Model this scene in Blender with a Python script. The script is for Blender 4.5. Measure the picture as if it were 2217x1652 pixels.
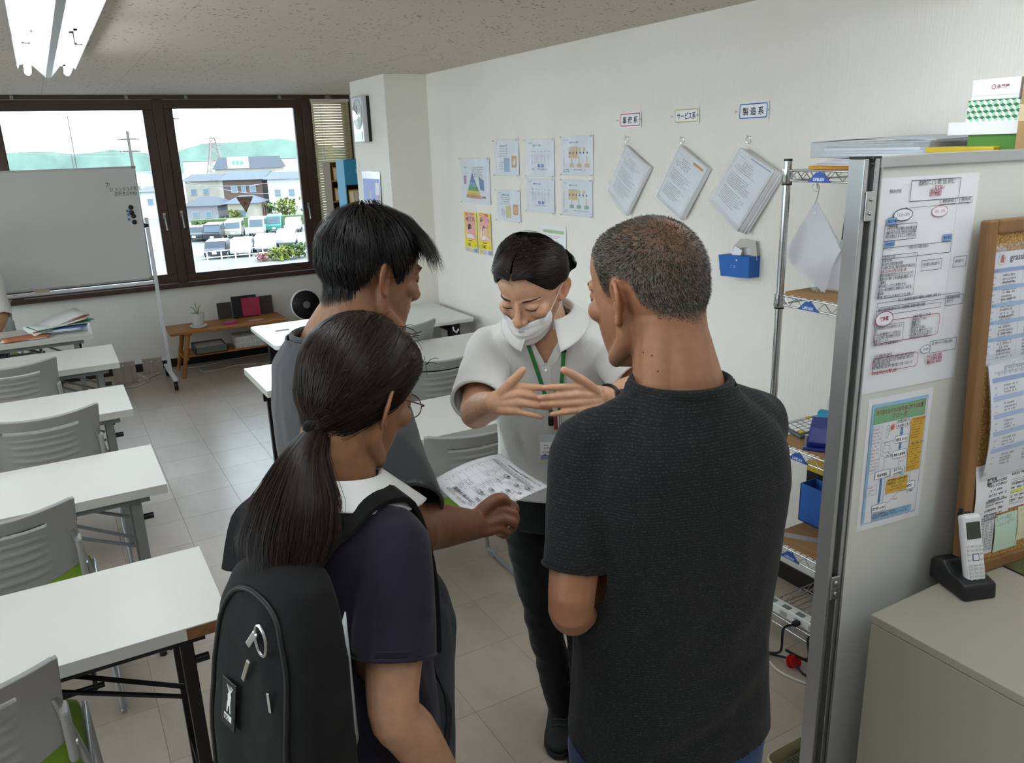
import bpy, bmesh, math, random
import numpy as np
from mathutils import Vector, Matrix, Quaternion, noise as mnoise
from mathutils.bvhtree import BVHTree
random.seed(7); RNG=np.random.default_rng(7)
for o in list(bpy.data.objects): bpy.data.objects.remove(o)
SC=bpy.context.scene; COL=SC.collection

# ---------------------------------------------------------------- camera
CAMH=1.812; FPX=1733.0; PX,PY=1108.5,826.0
_y=Vector((75-PX,350-PY,FPX)).normalized()
_x=Vector((4300-PX,206-PY,FPX)); _x=(_x-_x.dot(_y)*_y).normalized()
_z=_x.cross(_y)
CM=Matrix((_x,_y,_z))            # lens axes (right, down, forward) -> room axes
cam_data=bpy.data.cameras.new('camera'); cam=bpy.data.objects.new('camera',cam_data); COL.objects.link(cam)
cam_data.sensor_width=36; cam_data.lens=FPX/2217*36; cam_data.clip_start=.05; cam_data.clip_end=3000
R=Matrix((CM@Vector((1,0,0)),CM@Vector((0,-1,0)),CM@Vector((0,0,-1)))).transposed()
cam.matrix_world=Matrix.Translation((0,0,CAMH))@R.to_4x4()
SC.camera=cam
C0=Vector((0,0,CAMH))
# points of the room read off the photograph: a viewing ray met with a known plane
def ray(px,py): return CM@Vector((px-PX,py-PY,FPX))
def AZ(px,py,z=0.): r=ray(px,py); return C0+r*((z-CAMH)/r.z)
def AY(px,py,y): r=ray(px,py); return C0+r*(y/r.y)
def AX(px,py,x): r=ray(px,py); return C0+r*(x/r.x)
def AD(px,py,d): return C0+ray(px,py)*(d/FPX)
def proj(p):
    c=CM.transposed()@(Vector(p)-C0); return (c.x/c.z*FPX+PX,c.y/c.z*FPX+PY,c.z)
def inframe(p,m=80):
    x,y,d=proj(p); return d>.05 and -m<x<2217+m and -m<y<1652+m

# ---------------------------------------------------------------- light and exposure
SC.view_settings.view_transform='Standard'; SC.view_settings.look='None'
SC.view_settings.gamma=1; SC.view_settings.use_curve_mapping=False
SC.view_settings.exposure=0.33
world=bpy.data.worlds.new('world'); SC.world=world; world.use_nodes=True
wn=world.node_tree; wn.nodes.clear()
wo=wn.nodes.new('ShaderNodeOutputWorld'); wb=wn.nodes.new('ShaderNodeBackground')
wg=wn.nodes.new('ShaderNodeTexCoord'); wsep=wn.nodes.new('ShaderNodeSeparateXYZ'); wr=wn.nodes.new('ShaderNodeValToRGB')
wn.links.new(wg.outputs['Generated'],wsep.inputs[0]); wn.links.new(wsep.outputs['Z'],wr.inputs[0])
wr.color_ramp.elements[0].color=(.86,.93,1,1); wr.color_ramp.elements[1].color=(.62,.80,1,1); wr.color_ramp.elements[1].position=1
wn.links.new(wr.outputs[0],wb.inputs[0]); wb.inputs[1].default_value=5.6
wn.links.new(wb.outputs[0],wo.inputs[0])
sun_d=bpy.data.lights.new('sun','SUN'); sun_d.energy=3.0; sun_d.angle=.02; sun_d.color=(1,.96,.9)
sun=bpy.data.objects.new('sun',sun_d); COL.objects.link(sun)
sun.rotation_euler=Vector((-.5,.75,-1.3)).to_track_quat('-Z','Y').to_euler()

# ---------------------------------------------------------------- materials
def lin(c):
    if isinstance(c,str):
        c=c.lstrip('#'); c=''.join(q*2 for q in c) if len(c)==3 else c; c=[int(c[i:i+2],16)/255 for i in (0,2,4)]
    return tuple((v/12.92 if v<=.04045 else ((v+.055)/1.055)**2.4) for v in c)
def mat(name,col,rough=.5,metal=0,spec=.5,var=0,vs=8,bump=0,bs=60,stretch=(1,1,1),trans=0,alpha=1,emit=0,sheen=0,sss=0,coat=0,ior=1.45,col2=None):
    m=bpy.data.materials.new(name); m.use_nodes=True; t=m.node_tree; p=t.nodes['Principled BSDF']
    c=lin(col)+(1,)
    p.inputs['Base Color'].default_value=c; p.inputs['Roughness'].default_value=rough; p.inputs['Metallic'].default_value=metal
    p.inputs['Specular IOR Level'].default_value=spec; p.inputs['IOR'].default_value=ior
    if trans: p.inputs['Transmission Weight'].default_value=trans
    if alpha<1: p.inputs['Alpha'].default_value=alpha
    if coat: p.inputs['Coat Weight'].default_value=coat; p.inputs['Coat Roughness'].default_value=.08
    if sheen: p.inputs['Sheen Weight'].default_value=sheen; p.inputs['Sheen Roughness'].default_value=.6
    if sss: p.inputs['Subsurface Weight'].default_value=sss; p.inputs['Subsurface Radius'].default_value=(.012,.005,.003); p.inputs['Subsurface Scale'].default_value=1
    if emit: p.inputs['Emission Color'].default_value=c; p.inputs['Emission Strength'].default_value=emit
    if var or bump:
        tc=t.nodes.new('ShaderNodeTexCoord'); mp=t.nodes.new('ShaderNodeMapping'); mp.inputs['Scale'].default_value=stretch
        t.links.new(tc.outputs['Object'],mp.inputs['Vector'])
    if var:
        n=t.nodes.new('ShaderNodeTexNoise'); n.inputs['Scale'].default_value=vs; n.inputs['Detail'].default_value=5; n.inputs['Roughness'].default_value=.6
        t.links.new(mp.outputs[0],n.inputs['Vector'])
        mr=t.nodes.new('ShaderNodeMapRange'); mr.inputs['From Min'].default_value=.3; mr.inputs['From Max'].default_value=.7
        t.links.new(n.outputs['Fac'],mr.inputs['Value'])
        mx=t.nodes.new('ShaderNodeMix'); mx.data_type='RGBA'
        c2=lin(col2)+(1,) if col2 else tuple(v*(1-var) for v in c[:3])+(1,)
        mx.inputs['A'].default_value=c2; mx.inputs['B'].default_value=c
        t.links.new(mr.outputs[0],mx.inputs['Factor']); t.links.new(mx.outputs['Result'],p.inputs['Base Color'])
    if bump:
        n=t.nodes.new('ShaderNodeTexNoise'); n.inputs['Scale'].default_value=bs; n.inputs['Detail'].default_value=4
        t.links.new(mp.outputs[0],n.inputs['Vector'])
        b=t.nodes.new('ShaderNodeBump'); b.inputs['Strength'].default_value=bump; b.inputs['Distance'].default_value=.004
        t.links.new(n.outputs['Fac'],b.inputs['Height']); t.links.new(b.outputs[0],p.inputs['Normal'])
    return m
_MC={}
def flat(col,rough=.6):
    k=(col,rough)
    if k not in _MC: _MC[k]=mat('print_'+col.strip('#')+('' if rough==.6 else '_%d'%int(rough*100)),col,rough)
    return _MC[k]

# ---------------------------------------------------------------- mesh helpers
def rz(a): return Matrix.Rotation(a,3,'Z')
class MB:
    def __init__(s): s.v=[];s.f=[];s.m=[];s.sm=[]
    def add(s,vs,fs,mi=0,smooth=False):
        k=len(s.v); s.v+=[tuple(v) for v in vs]
        for f in fs: s.f.append(tuple(i+k for i in f)); s.m.append(mi); s.sm.append(smooth)
        return s
    def box(s,c,d,rot=None,mi=0):
        c=Vector(c); vs=[]
        for x in (-.5,.5):
            for y in (-.5,.5):
                for z in (-.5,.5):
                    p=Vector((x*d[0],y*d[1],z*d[2]))
                    if rot is not None: p=rot@p
                    vs.append(c+p)
        return s.add(vs,[(0,1,3,2),(4,6,7,5),(0,4,5,1),(2,3,7,6),(0,2,6,4),(1,5,7,3)],mi)
    def bb(s,x0,x1,y0,y1,z0,z1,mi=0): return s.box(((x0+x1)/2,(y0+y1)/2,(z0+z1)/2),(abs(x1-x0),abs(y1-y0),abs(z1-z0)),None,mi)
    def tube(s,pts,r,n=8,mi=0,closed=False,caps=True,flat=1.0,up=None,smooth=True):
        pts=[Vector(p) for p in pts]; L=len(pts)
        if not hasattr(r,'__len__'): r=[r]*L
        T=[]
        for i in range(L):
            a=pts[(i-1)%L] if (closed or i>0) else pts[i]; b=pts[(i+1)%L] if (closed or i<L-1) else pts[i]
            d=(b-a); T.append(d.normalized() if d.length>1e-9 else Vector((0,0,1)))
        u=Vector(up) if up is not None else (Vector((0,0,1)) if abs(T[0].z)<.9 else Vector((1,0,0)))
        u=(u-u.dot(T[0])*T[0]).normalized(); vs=[]
        for i in range(L):
            if i: u=(u-u.dot(T[i])*T[i]).normalized()
            w=T[i].cross(u)
            for k in range(n):
                a=2*math.pi*k/n; vs.append(pts[i]+u*(math.cos(a)*r[i]*flat)+w*(math.sin(a)*r[i]))
        fs=[]
        for i in range(L if closed else L-1):
            j=(i+1)%L
            for k in range(n): fs.append((i*n+k,i*n+(k+1)%n,j*n+(k+1)%n,j*n+k))
        if caps and not closed: fs.append(tuple(range(n-1,-1,-1))); fs.append(tuple((L-1)*n+k for k in range(n)))
        return s.add(vs,fs,mi,smooth)
    def cyl(s,a,b,r0,r1=None,n=14,mi=0,smooth=True): return s.tube([a,b],[r0,r0 if r1 is None else r1],n,mi,smooth=smooth)
    def lathe(s,prof,c=(0,0,0),n=24,mi=0,rot=None,close=True):
        c=Vector(c); vs=[]
        for (r,z) in prof:
            for k in range(n):
                a=2*math.pi*k/n; p=Vector((r*math.cos(a),r*math.sin(a),z))
                if rot is not None: p=rot@p
                vs.append(c+p)
        fs=[]
        for i in range(len(prof)-1):
            for k in range(n): fs.append((i*n+k,i*n+(k+1)%n,(i+1)*n+(k+1)%n,(i+1)*n+k))
        if close: fs.append(tuple(range(n-1,-1,-1))); fs.append(tuple((len(prof)-1)*n+k for k in range(n)))
        return s.add(vs,fs,mi,True)
    def prism(s,poly,h,o=(0,0,0),u=(1,0,0),v=(0,1,0),mi=0):
        o=Vector(o);u=Vector(u);v=Vector(v);w=u.cross(v).normalized()*h; n=len(poly)
        vs=[o+u*a+v*b for a,b in poly]+[o+u*a+v*b+w for a,b in poly]
        fs=[tuple(range(n-1,-1,-1)),tuple(range(n,2*n))]+[(i,(i+1)%n,n+(i+1)%n,n+i) for i in range(n)]
        return s.add(vs,fs,mi)
    def grid(s,fn,nu,nv,mi=0,smooth=True,thick=0,wrapu=False):
        vs=[Vector(fn(i/(nu-1) if not wrapu else i/nu,j/(nv-1))) for i in range(nu) for j in range(nv)]
        fs=[]
        for i in range(nu if wrapu else nu-1):
            for j in range(nv-1):
                a=i*nv+j;b=((i+1)%nu)*nv+j; fs.append((a,b,b+1,a+1))
        return s.add(vs,fs,mi,smooth)
    def build(s,name,mats,parent=None,bevel=0,solid=0,sub=0,seg=2,sharp=None):
        me=bpy.data.meshes.new(name); me.from_pydata(s.v,[],s.f)
        if not isinstance(mats,(list,tuple)): mats=[mats]
        for m in mats: me.materials.append(m)
        me.polygons.foreach_set('material_index',s.m); me.polygons.foreach_set('use_smooth',s.sm); me.update()
        if sharp: me.set_sharp_from_angle(angle=math.radians(sharp))
        elif any(s.sm): me.set_sharp_from_angle(angle=math.radians(50))
        o=bpy.data.objects.new(name,me); COL.objects.link(o)
        if parent: o.parent=parent
        if solid: d=o.modifiers.new('solid','SOLIDIFY'); d.thickness=solid; d.offset=0
        if sub: d=o.modifiers.new('sub','SUBSURF'); d.levels=sub; d.render_levels=sub
        if bevel: d=o.modifiers.new('bevel','BEVEL'); d.width=bevel; d.segments=seg; d.limit_method='ANGLE'; d.angle_limit=math.radians(40)
        return o
def tag(o,label=None,cat=None,group=None,kind=None):
    if label: o['label']=label
    if cat: o['category']=cat
    if group: o['group']=group
    if kind: o['kind']=kind
    return o
def thing(name,label,cat,loc=(0,0,0),a=0,group=None):
    o=bpy.data.objects.new(name,None); COL.objects.link(o); o.empty_display_size=.05
    o.location=loc; o.rotation_euler=(0,0,a); return tag(o,label,cat,group)
def struct(o): o['kind']='structure'; return o
def at(o,loc,rot=None):
    o.location=loc
    if rot is not None: o.rotation_euler=rot.to_euler() if hasattr(rot,'to_euler') else rot
    return o
def copytree(o,parent=None):
    c=o.copy(); COL.objects.link(c); c.parent=parent
    for ch in list(o.children): copytree(ch,c)
    return c
def bez(p,n=16):
    p=[Vector(q) for q in p]; out=[]
    for i in range(n+1):
        t=i/n; q=p[:]
        while len(q)>1: q=[q[k]*(1-t)+q[k+1]*t for k in range(len(q)-1)]
        out.append(q[0])
    return out
def spline(P,n=8,closed=False):
    P=[Vector(p) for p in P]; out=[]; L=len(P)
    for i in range(L if closed else L-1):
        if closed: a,b,c,d=P[(i-1)%L],P[i],P[(i+1)%L],P[(i+2)%L]
        else: a,b,c,d=P[max(i-1,0)],P[i],P[i+1],P[min(i+2,L-1)]
        for k in range(n):
            t=k/n; out.append(.5*((2*b)+(c-a)*t+(2*a-5*b+4*c-d)*t*t+(-a+3*b-3*c+d)*t**3))
    if not closed: out.append(P[-1])
    return out
# flat print on a sheet: rectangles, outlines, lines and lettering, a hair above the paper
def text_mesh(body,size,align='LEFT',bold=0):
    cu=bpy.data.curves.new('txt','FONT'); cu.body=body; cu.size=size; cu.align_x=align; cu.resolution_u=2; cu.offset=bold
    o=bpy.data.objects.new('txt',cu); COL.objects.link(o)
    me=o.to_mesh(); vs=[tuple(v.co) for v in me.vertices]; fs=[tuple(p.vertices) for p in me.polygons]
    o.to_mesh_clear(); bpy.data.objects.remove(o); bpy.data.curves.remove(cu)
    return vs,fs
class Print:
    def __init__(s,lift=.0004): s.b=MB(); s.mats=[]; s.lift=lift; s.k=0; s.warp=None; s.tol=.025
    def mi(s,c):
        m=flat(c)
        if m not in s.mats: s.mats.append(m)
        return s.mats.index(m)
    def z(s): s.k+=1; return s.lift+s.k*.000004
    def poly(s,pts,c): z=s.z(); s.b.add([(x,y,z) for x,y in pts],[tuple(range(len(pts)))],s.mi(c)); return s
    def rect(s,x0,y0,x1,y1,c,n=1):
        z=s.z(); xs=[x0+(x1-x0)*i/n for i in range(n+1)]
        vs=[(x,y,z) for x in xs for y in (y0,y1)]
        s.b.add(vs,[(2*i,2*i+2,2*i+3,2*i+1) for i in range(n)],s.mi(c)); return s
    def line(s,pts,c,w=.001,closed=False):
        n=len(pts)
        for i in range(n if closed else n-1):
            a=Vector(pts[i]+(0,)) if len(pts[i])==2 else Vector(pts[i]); b=Vector(tuple(pts[(i+1)%n])+(0,)) if len(pts[i])==2 else Vector(pts[(i+1)%n])
            d=(b-a)
            if d.length<1e-6: continue
            p=Vector((-d.y,d.x,0)).normalized()*w/2; e=d.normalized()*w/2
            s.poly([((a-p-e).x,(a-p-e).y),((b-p+e).x,(b-p+e).y),((b+p+e).x,(b+p+e).y),((a+p-e).x,(a+p-e).y)],c)
        return s
    def frame(s,x0,y0,x1,y1,c,w=.001): return s.line([(x0,y0),(x1,y0),(x1,y1),(x0,y1)],c,w,True)
    def rrect(s,x0,y0,x1,y1,r,c,w=.001,fill=None):
        pts=[]
        for cx,cy,a0 in ((x1-r,y1-r,0),(x0+r,y1-r,90),(x0+r,y0+r,180),(x1-r,y0+r,270)):
            for k in range(5): a=math.radians(a0+k*22.5); pts.append((cx+r*math.cos(a),cy+r*math.sin(a)))
        if fill: s.poly(pts,fill)
        if c: s.line(pts,c,w,True)
        return s
    def ell(s,cx,cy,rx,ry,c,w=.001,fill=None,n=24):
        pts=[(cx+rx*math.cos(2*math.pi*k/n),cy+ry*math.sin(2*math.pi*k/n)) for k in range(n)]
        if fill: s.poly(pts,fill)
        if c: s.line(pts,c,w,True)
        return s
    def text(s,x,y,size,body,c='#222226',align='LEFT',bold=0,rot=0,sx=1,fit=None):
        vs,fs=text_mesh(body,size,align,bold); z=s.z(); ca,sa=math.cos(rot),math.sin(rot)
        if fit and vs: sx=min(sx,fit/max(1e-6,max(v[0] for v in vs)-min(v[0] for v in vs)))
        s.b.add([(x+ca*v[0]*sx-sa*v[1],y+sa*v[0]*sx+ca*v[1],z) for v in vs],fs,s.mi(c)); return s
    # rows of small unreadable type, drawn as broken strokes of ink
    def type(s,x0,y1,w,rows,pitch,h=None,c='#3a3a42',fill=.85,seed=0,ragged=.35,cw=None):
        rr=random.Random(seed+int(x0*1e4)+int(y1*1e4)); h=h or pitch*.5; cw=cw or h*1.0
        for i in range(rows):
            y=y1-i*pitch; L=w*(1-ragged*rr.random()); x=x0
            z=s.z(); mi=s.mi(c)
            while x<x0+L:
                ww=cw*rr.choice((.7,.8,.9))
                if rr.random()<fill:
                    hh=h*rr.uniform(.75,1)
                    k=rr.randint(0,2)
                    if k==0: q=[(0,.0,1,.22),(0,.72,1,1),(.38,.2,.62,.75)]
                    elif k==1: q=[(0,0,.25,1),(.25,.75,1,1),(.75,0,1,.75),(.25,.35,.75,.5)]
                    else: q=[(0,.4,1,.62),(.38,0,.62,1),(0,.8,1,.95)]
                    for a,b,e,d in q: s.b.add([(x+a*ww,y+b*hh,z),(x+e*ww,y+b*hh,z),(x+e*ww,y+d*hh,z),(x+a*ww,y+d*hh,z)],[(0,1,2,3)],mi)
                x+=cw
        return s
    def build(s,parent,name='print'):
        if s.warp:
            V,F,Mi=list(s.b.v),[],[]
            def split(a,b,c,mi,d=0):
                e=[(math.dist(V[x],V[y]),x,y,z) for x,y,z in ((a,b,c),(b,c,a),(c,a,b))]; L,x,y,z=max(e)
                if L<s.tol or d>9: F.append((a,b,c)); Mi.append(mi); return
                V.append(tuple((V[x][i]+V[y][i])/2 for i in range(3))); m=len(V)-1; split(x,m,z,mi,d+1); split(m,y,z,mi,d+1)
            for f,mi in zip(s.b.f,s.b.m):
                if max(math.dist(V[f[i]],V[f[i-1]]) for i in range(len(f)))<s.tol: F.append(f); Mi.append(mi)
                else:
                    for i in range(1,len(f)-1): split(f[0],f[i],f[i+1],mi)
            s.b.f,s.b.m,s.b.sm=F,Mi,[False]*len(F); s.b.v=[s.warp(*v) for v in V]
        o=s.b.build(name,s.mats,parent); return o
def frame_from(o,u,v):
    u=Vector(u).normalized(); v=Vector(v); v=(v-v.dot(u)*u).normalized(); w=u.cross(v)
    m=Matrix((u,v,w)).transposed().to_4x4(); m.translation=Vector(o); return m
# ================================================================ the room
XL,XR,XR2,YB,YF,HC=-3.6,2.474,2.62,-2.2,7.577,2.309
def posmat(name,build,rough=.5,spec=.5):
    m=bpy.data.materials.new(name); m.use_nodes=True; t=m.node_tree; p=t.nodes['Principled BSDF']
    p.inputs['Roughness'].default_value=rough; p.inputs['Specular IOR Level'].default_value=spec
    g=t.nodes.new('ShaderNodeNewGeometry'); build(t,p,g.outputs['Position']); return m
def N(t,typ,**k):
    n=t.nodes.new(typ)
    for a,b in k.items():
        if a.startswith('i_'): n.inputs[a[2:].replace('_',' ')].default_value=b
        else: setattr(n,a,b)
    return n
def mixc(t,fac,a,b,out):
    mx=N(t,'ShaderNodeMix',data_type='RGBA'); mx.inputs['A'].default_value=lin(a)+(1,); mx.inputs['B'].default_value=lin(b)+(1,)
    t.links.new(fac,mx.inputs['Factor']); t.links.new(mx.outputs['Result'],out); return mx
def m_floor(t,p,pos):
    n=N(t,'ShaderNodeTexNoise',i_Scale=6.,i_Detail=8.,i_Roughness=.65); mp=N(t,'ShaderNodeMapping'); mp.inputs['Scale'].default_value=(1,.35,1)
    t.links.new(pos,mp.inputs[0]); t.links.new(mp.outputs[0],n.inputs['Vector'])
    r=N(t,'ShaderNodeMapRange'); r.inputs[1].default_value=.35; r.inputs[2].default_value=.68; t.links.new(n.outputs['Fac'],r.inputs[0])
    mx=mixc(t,r.outputs[0],'#a99b8d','#b7a99b',p.inputs['Base Color'])
    oi=N(t,'ShaderNodeObjectInfo'); hs=N(t,'ShaderNodeHueSaturation'); rr=N(t,'ShaderNodeMapRange'); rr.inputs[3].default_value=.93; rr.inputs[4].default_value=1.05
    t.links.new(oi.outputs['Random'],rr.inputs[0]); t.links.new(rr.outputs[0],hs.inputs['Value']); t.links.new(mx.outputs['Result'],hs.inputs['Color']); t.links.new(hs.outputs[0],p.inputs['Base Color'])
    n2=N(t,'ShaderNodeTexNoise',i_Scale=2.2,i_Detail=3.); t.links.new(pos,n2.inputs['Vector'])
    r2=N(t,'ShaderNodeMapRange'); r2.inputs[3].default_value=.24; r2.inputs[4].default_value=.36; t.links.new(n2.outputs['Fac'],r2.inputs[0]); t.links.new(r2.outputs[0],p.inputs['Roughness'])
    n3=N(t,'ShaderNodeTexNoise',i_Scale=9.,i_Detail=2.); t.links.new(pos,n3.inputs['Vector'])
    b=N(t,'ShaderNodeBump',i_Strength=.03,i_Distance=.01); t.links.new(n3.outputs['Fac'],b.inputs['Height']); t.links.new(b.outputs[0],p.inputs['Normal'])
M_floor=posmat('vinyl_floor_tile',m_floor,.3,.5)
def m_wall(t,p,pos):
    p.inputs['Base Color'].default_value=lin('#e6e5df')+(1,)
    n=N(t,'ShaderNodeTexNoise',i_Scale=1.,i_Detail=5.,i_Roughness=.7); mp=N(t,'ShaderNodeMapping'); mp.inputs['Scale'].default_value=(150,150,5)
    t.links.new(pos,mp.inputs[0]); t.links.new(mp.outputs[0],n.inputs['Vector'])
    b=N(t,'ShaderNodeBump',i_Strength=.6,i_Distance=.004); t.links.new(n.outputs['Fac'],b.inputs['Height']); t.links.new(b.outputs[0],p.inputs['Normal'])
    n2=N(t,'ShaderNodeTexNoise',i_Scale=1.6,i_Detail=3.); t.links.new(pos,n2.inputs['Vector'])
    r=N(t,'ShaderNodeMapRange'); r.inputs[1].default_value=.3; r.inputs[2].default_value=.7; t.links.new(n2.outputs['Fac'],r.inputs[0]); mixc(t,r.outputs[0],'#e6e2d9','#ece8e0',p.inputs['Base Color'])
M_wall=posmat('striped_wallpaper',m_wall,.75,.3)
def m_ceil(t,p,pos):
    n=N(t,'ShaderNodeTexNoise',i_Scale=70.,i_Detail=3.,i_Roughness=.6); t.links.new(pos,n.inputs['Vector'])
    vo=N(t,'ShaderNodeTexVoronoi',i_Scale=34.,i_Randomness=1.); 
    ad=N(t,'ShaderNodeVectorMath',operation='MULTIPLY_ADD'); ad.inputs[1].default_value=(.02,.02,.02); t.links.new(n.outputs['Color'],ad.inputs[0]); t.links.new(pos,ad.inputs[2])
    t.links.new(ad.outputs[0],vo.inputs['Vector'])
    wn_=N(t,'ShaderNodeTexNoise',i_Scale=9.,i_Detail=2.); t.links.new(pos,wn_.inputs['Vector'])
    th=N(t,'ShaderNodeMapRange'); th.inputs[1].default_value=.35; th.inputs[2].default_value=.7; th.inputs[3].default_value=.08; th.inputs[4].default_value=.28; t.links.new(wn_.outputs['Fac'],th.inputs[0])
    lt=N(t,'ShaderNodeMath',operation='LESS_THAN'); t.links.new(vo.outputs['Distance'],lt.inputs[0]); t.links.new(th.outputs[0],lt.inputs[1])
    mixc(t,lt.outputs[0],'#d3c9be','#83786d',p.inputs['Base Color'])
    b=N(t,'ShaderNodeBump',i_Strength=.6,i_Distance=.003,invert=True); t.links.new(lt.outputs[0],b.inputs['Height']); t.links.new(b.outputs[0],p.inputs['Normal'])
M_ceil=posmat('pitted_ceiling_board',m_ceil,.9,.2)
M_dark=mat('joint_dark','#5d554c',.9)
M_joint=mat('ceiling_joint','#8d857c',.9)
M_base=mat('baseboard_vinyl','#221d1a',.45)
M_frame=mat('bronze_window_frame','#4a352b',.38,.0,.5,var=.15,vs=5)
M_frame2=mat('bronze_window_track','#32241d',.45)
M_white=mat('white_plastic','#e9e9e6',.4)
M_steel=mat('brushed_steel','#b9bbbd',.32,1.)
M_chrome=mat('chrome','#d4d6d8',.14,1.)
M_black=mat('black_plastic','#141414',.45)
M_blackm=mat('black_steel','#0f0f10',.35)

# floor: a slab with recessed joints, tiles laid on it
fb=MB().bb(XL,XR2,YB,YF,-.05,-.0015); floor=struct(fb.build('floor',M_dark))
TP=.3048; ox,oy=.3575-TP*14,1.738-TP*14
tm=MB(); g=.0009
tm.add([(g,g,0),(TP-g,g,0),(TP-g,TP-g,0),(g,TP-g,0),(g-.0006,g-.0006,-.0014),(TP-g+.0006,g-.0006,-.0014),(TP-g+.0006,TP-g+.0006,-.0014),(g-.0006,TP-g+.0006,-.0014)],[(0,1,2,3),(4,5,1,0),(5,6,2,1),(6,7,3,2),(7,4,0,3)])
t0=tm.build('tile',M_floor,floor); tile_me=t0.data; bpy.data.objects.remove(t0)
rest=MB(); cand=[]
for i in range(0,24):
    for j in range(0,37):
        x,y=ox+i*TP,oy+j*TP
        if x<XL-.2 or x>XR2 or y<YB-.2 or y>YF: continue
        c=Vector((x+TP/2,y+TP/2,0)); d=proj(c)[2]
        cand.append((d if inframe(c,90) else 99+d,x,y))
cand.sort()
for k,(d,x,y) in enumerate(cand):
    x1,y1=min(x+TP,XR2),min(y+TP,YF)
    if d<50 and k<295 and x1==x+TP and y1==y+TP:
        o=bpy.data.objects.new('tile',tile_me); COL.objects.link(o); o.parent=floor; o.location=(x,y,0)
    else: rest.add([(max(x,XL)+g,y+g,0),(x1-g,y+g,0),(x1-g,y1-g,0),(max(x,XL)+g,y1-g,0)],[(0,1,2,3)])
ro=rest.build('tiling',M_floor,floor); ro['kind']='stuff'

# ceiling: boards .4385 x .877 with fine joints
cb=MB().bb(XL,XR2,YB,YF,HC+.003,HC+.06); ceiling=struct(cb.build('ceiling',M_joint))
PW,PL=.4385,.877; crest=MB()
for i in range(-9,6):
    for j in range(-4,10):
        x0,y0=.573+i*PW,7.577-(j+1)*PL+ (PL/2 if i%2 else 0)
        xa,xb,ya,yb=max(x0,XL),min(x0+PW,XR2),max(y0,YB),min(y0+PL,YF)
        if xb-xa<.02 or yb-ya<.02: continue
        b=MB().bb(xa+.0008,xb-.0008,ya+.0008,yb-.0008,HC,HC+.004)
        if inframe(((xa+xb)/2,(ya+yb)/2,HC),150): b.build('ceiling_board',M_ceil,ceiling)
        else: crest.bb(xa+.0008,xb-.0008,ya+.0008,yb-.0008,HC,HC+.004)
crest.build('ceiling_boards',M_ceil,ceiling)['kind']='stuff'

# walls
def wall(name,boxes,m=None):
    b=MB()
    for q in boxes: b.bb(*q)
    return struct(b.build(name,m or M_wall))
WZ0,WX0=.735,-1.45
wall('wall_front',[(XL-.12,XR2+.1,YF,YF+.14,-.05,WZ0),(XL-.12,WX0,YF,YF+.14,WZ0,HC+.06)])
wall('wall_right',[(XR,XR+.3,YB-.1,5.6,-.05,HC+.06),(XR2,XR2+.15,5.5,YF+.14,-.05,HC+.06)])
wall('wall_column',[(2.158,XR+.2,5.478,6.18,-.04,HC+.05)])
wall('wall_left',[(XL-.12,XL,YB-.1,YF,-.05,.8),(XL-.12,XL,YB-.1,YF,2.15,HC+.06),(XL-.12,XL,YB-.1,-.6,.8,2.15),(XL-.12,XL,6.6,YF,.8,2.15)])
wall('wall_rear',[(XL-.12,XR+.3,YB-.12,YB,-.05,HC+.06)])
def baseb(name,boxes):
    b=MB()
    for q in boxes: b.bb(*q)
    return struct(b.build(name,M_base,bevel=.002))
BH=.075
baseb('baseboard_front',[(XL,2.3,YF-.009,YF,0,BH),(2.3,XR2,YF-.009,YF,0,BH)])
baseb('baseboard_right',[(XR-.009,XR,YB,5.478,0,BH),(XR2-.009,XR2,6.18,YF-.009,0,BH)])
baseb('baseboard_column',[(2.149,XR-.009,5.469,5.478,0,BH),(2.149,2.158,5.478,6.18,0,BH)])
baseb('baseboard_left',[(XL,XL+.009,YB,YF-.009,0,BH)])

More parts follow.
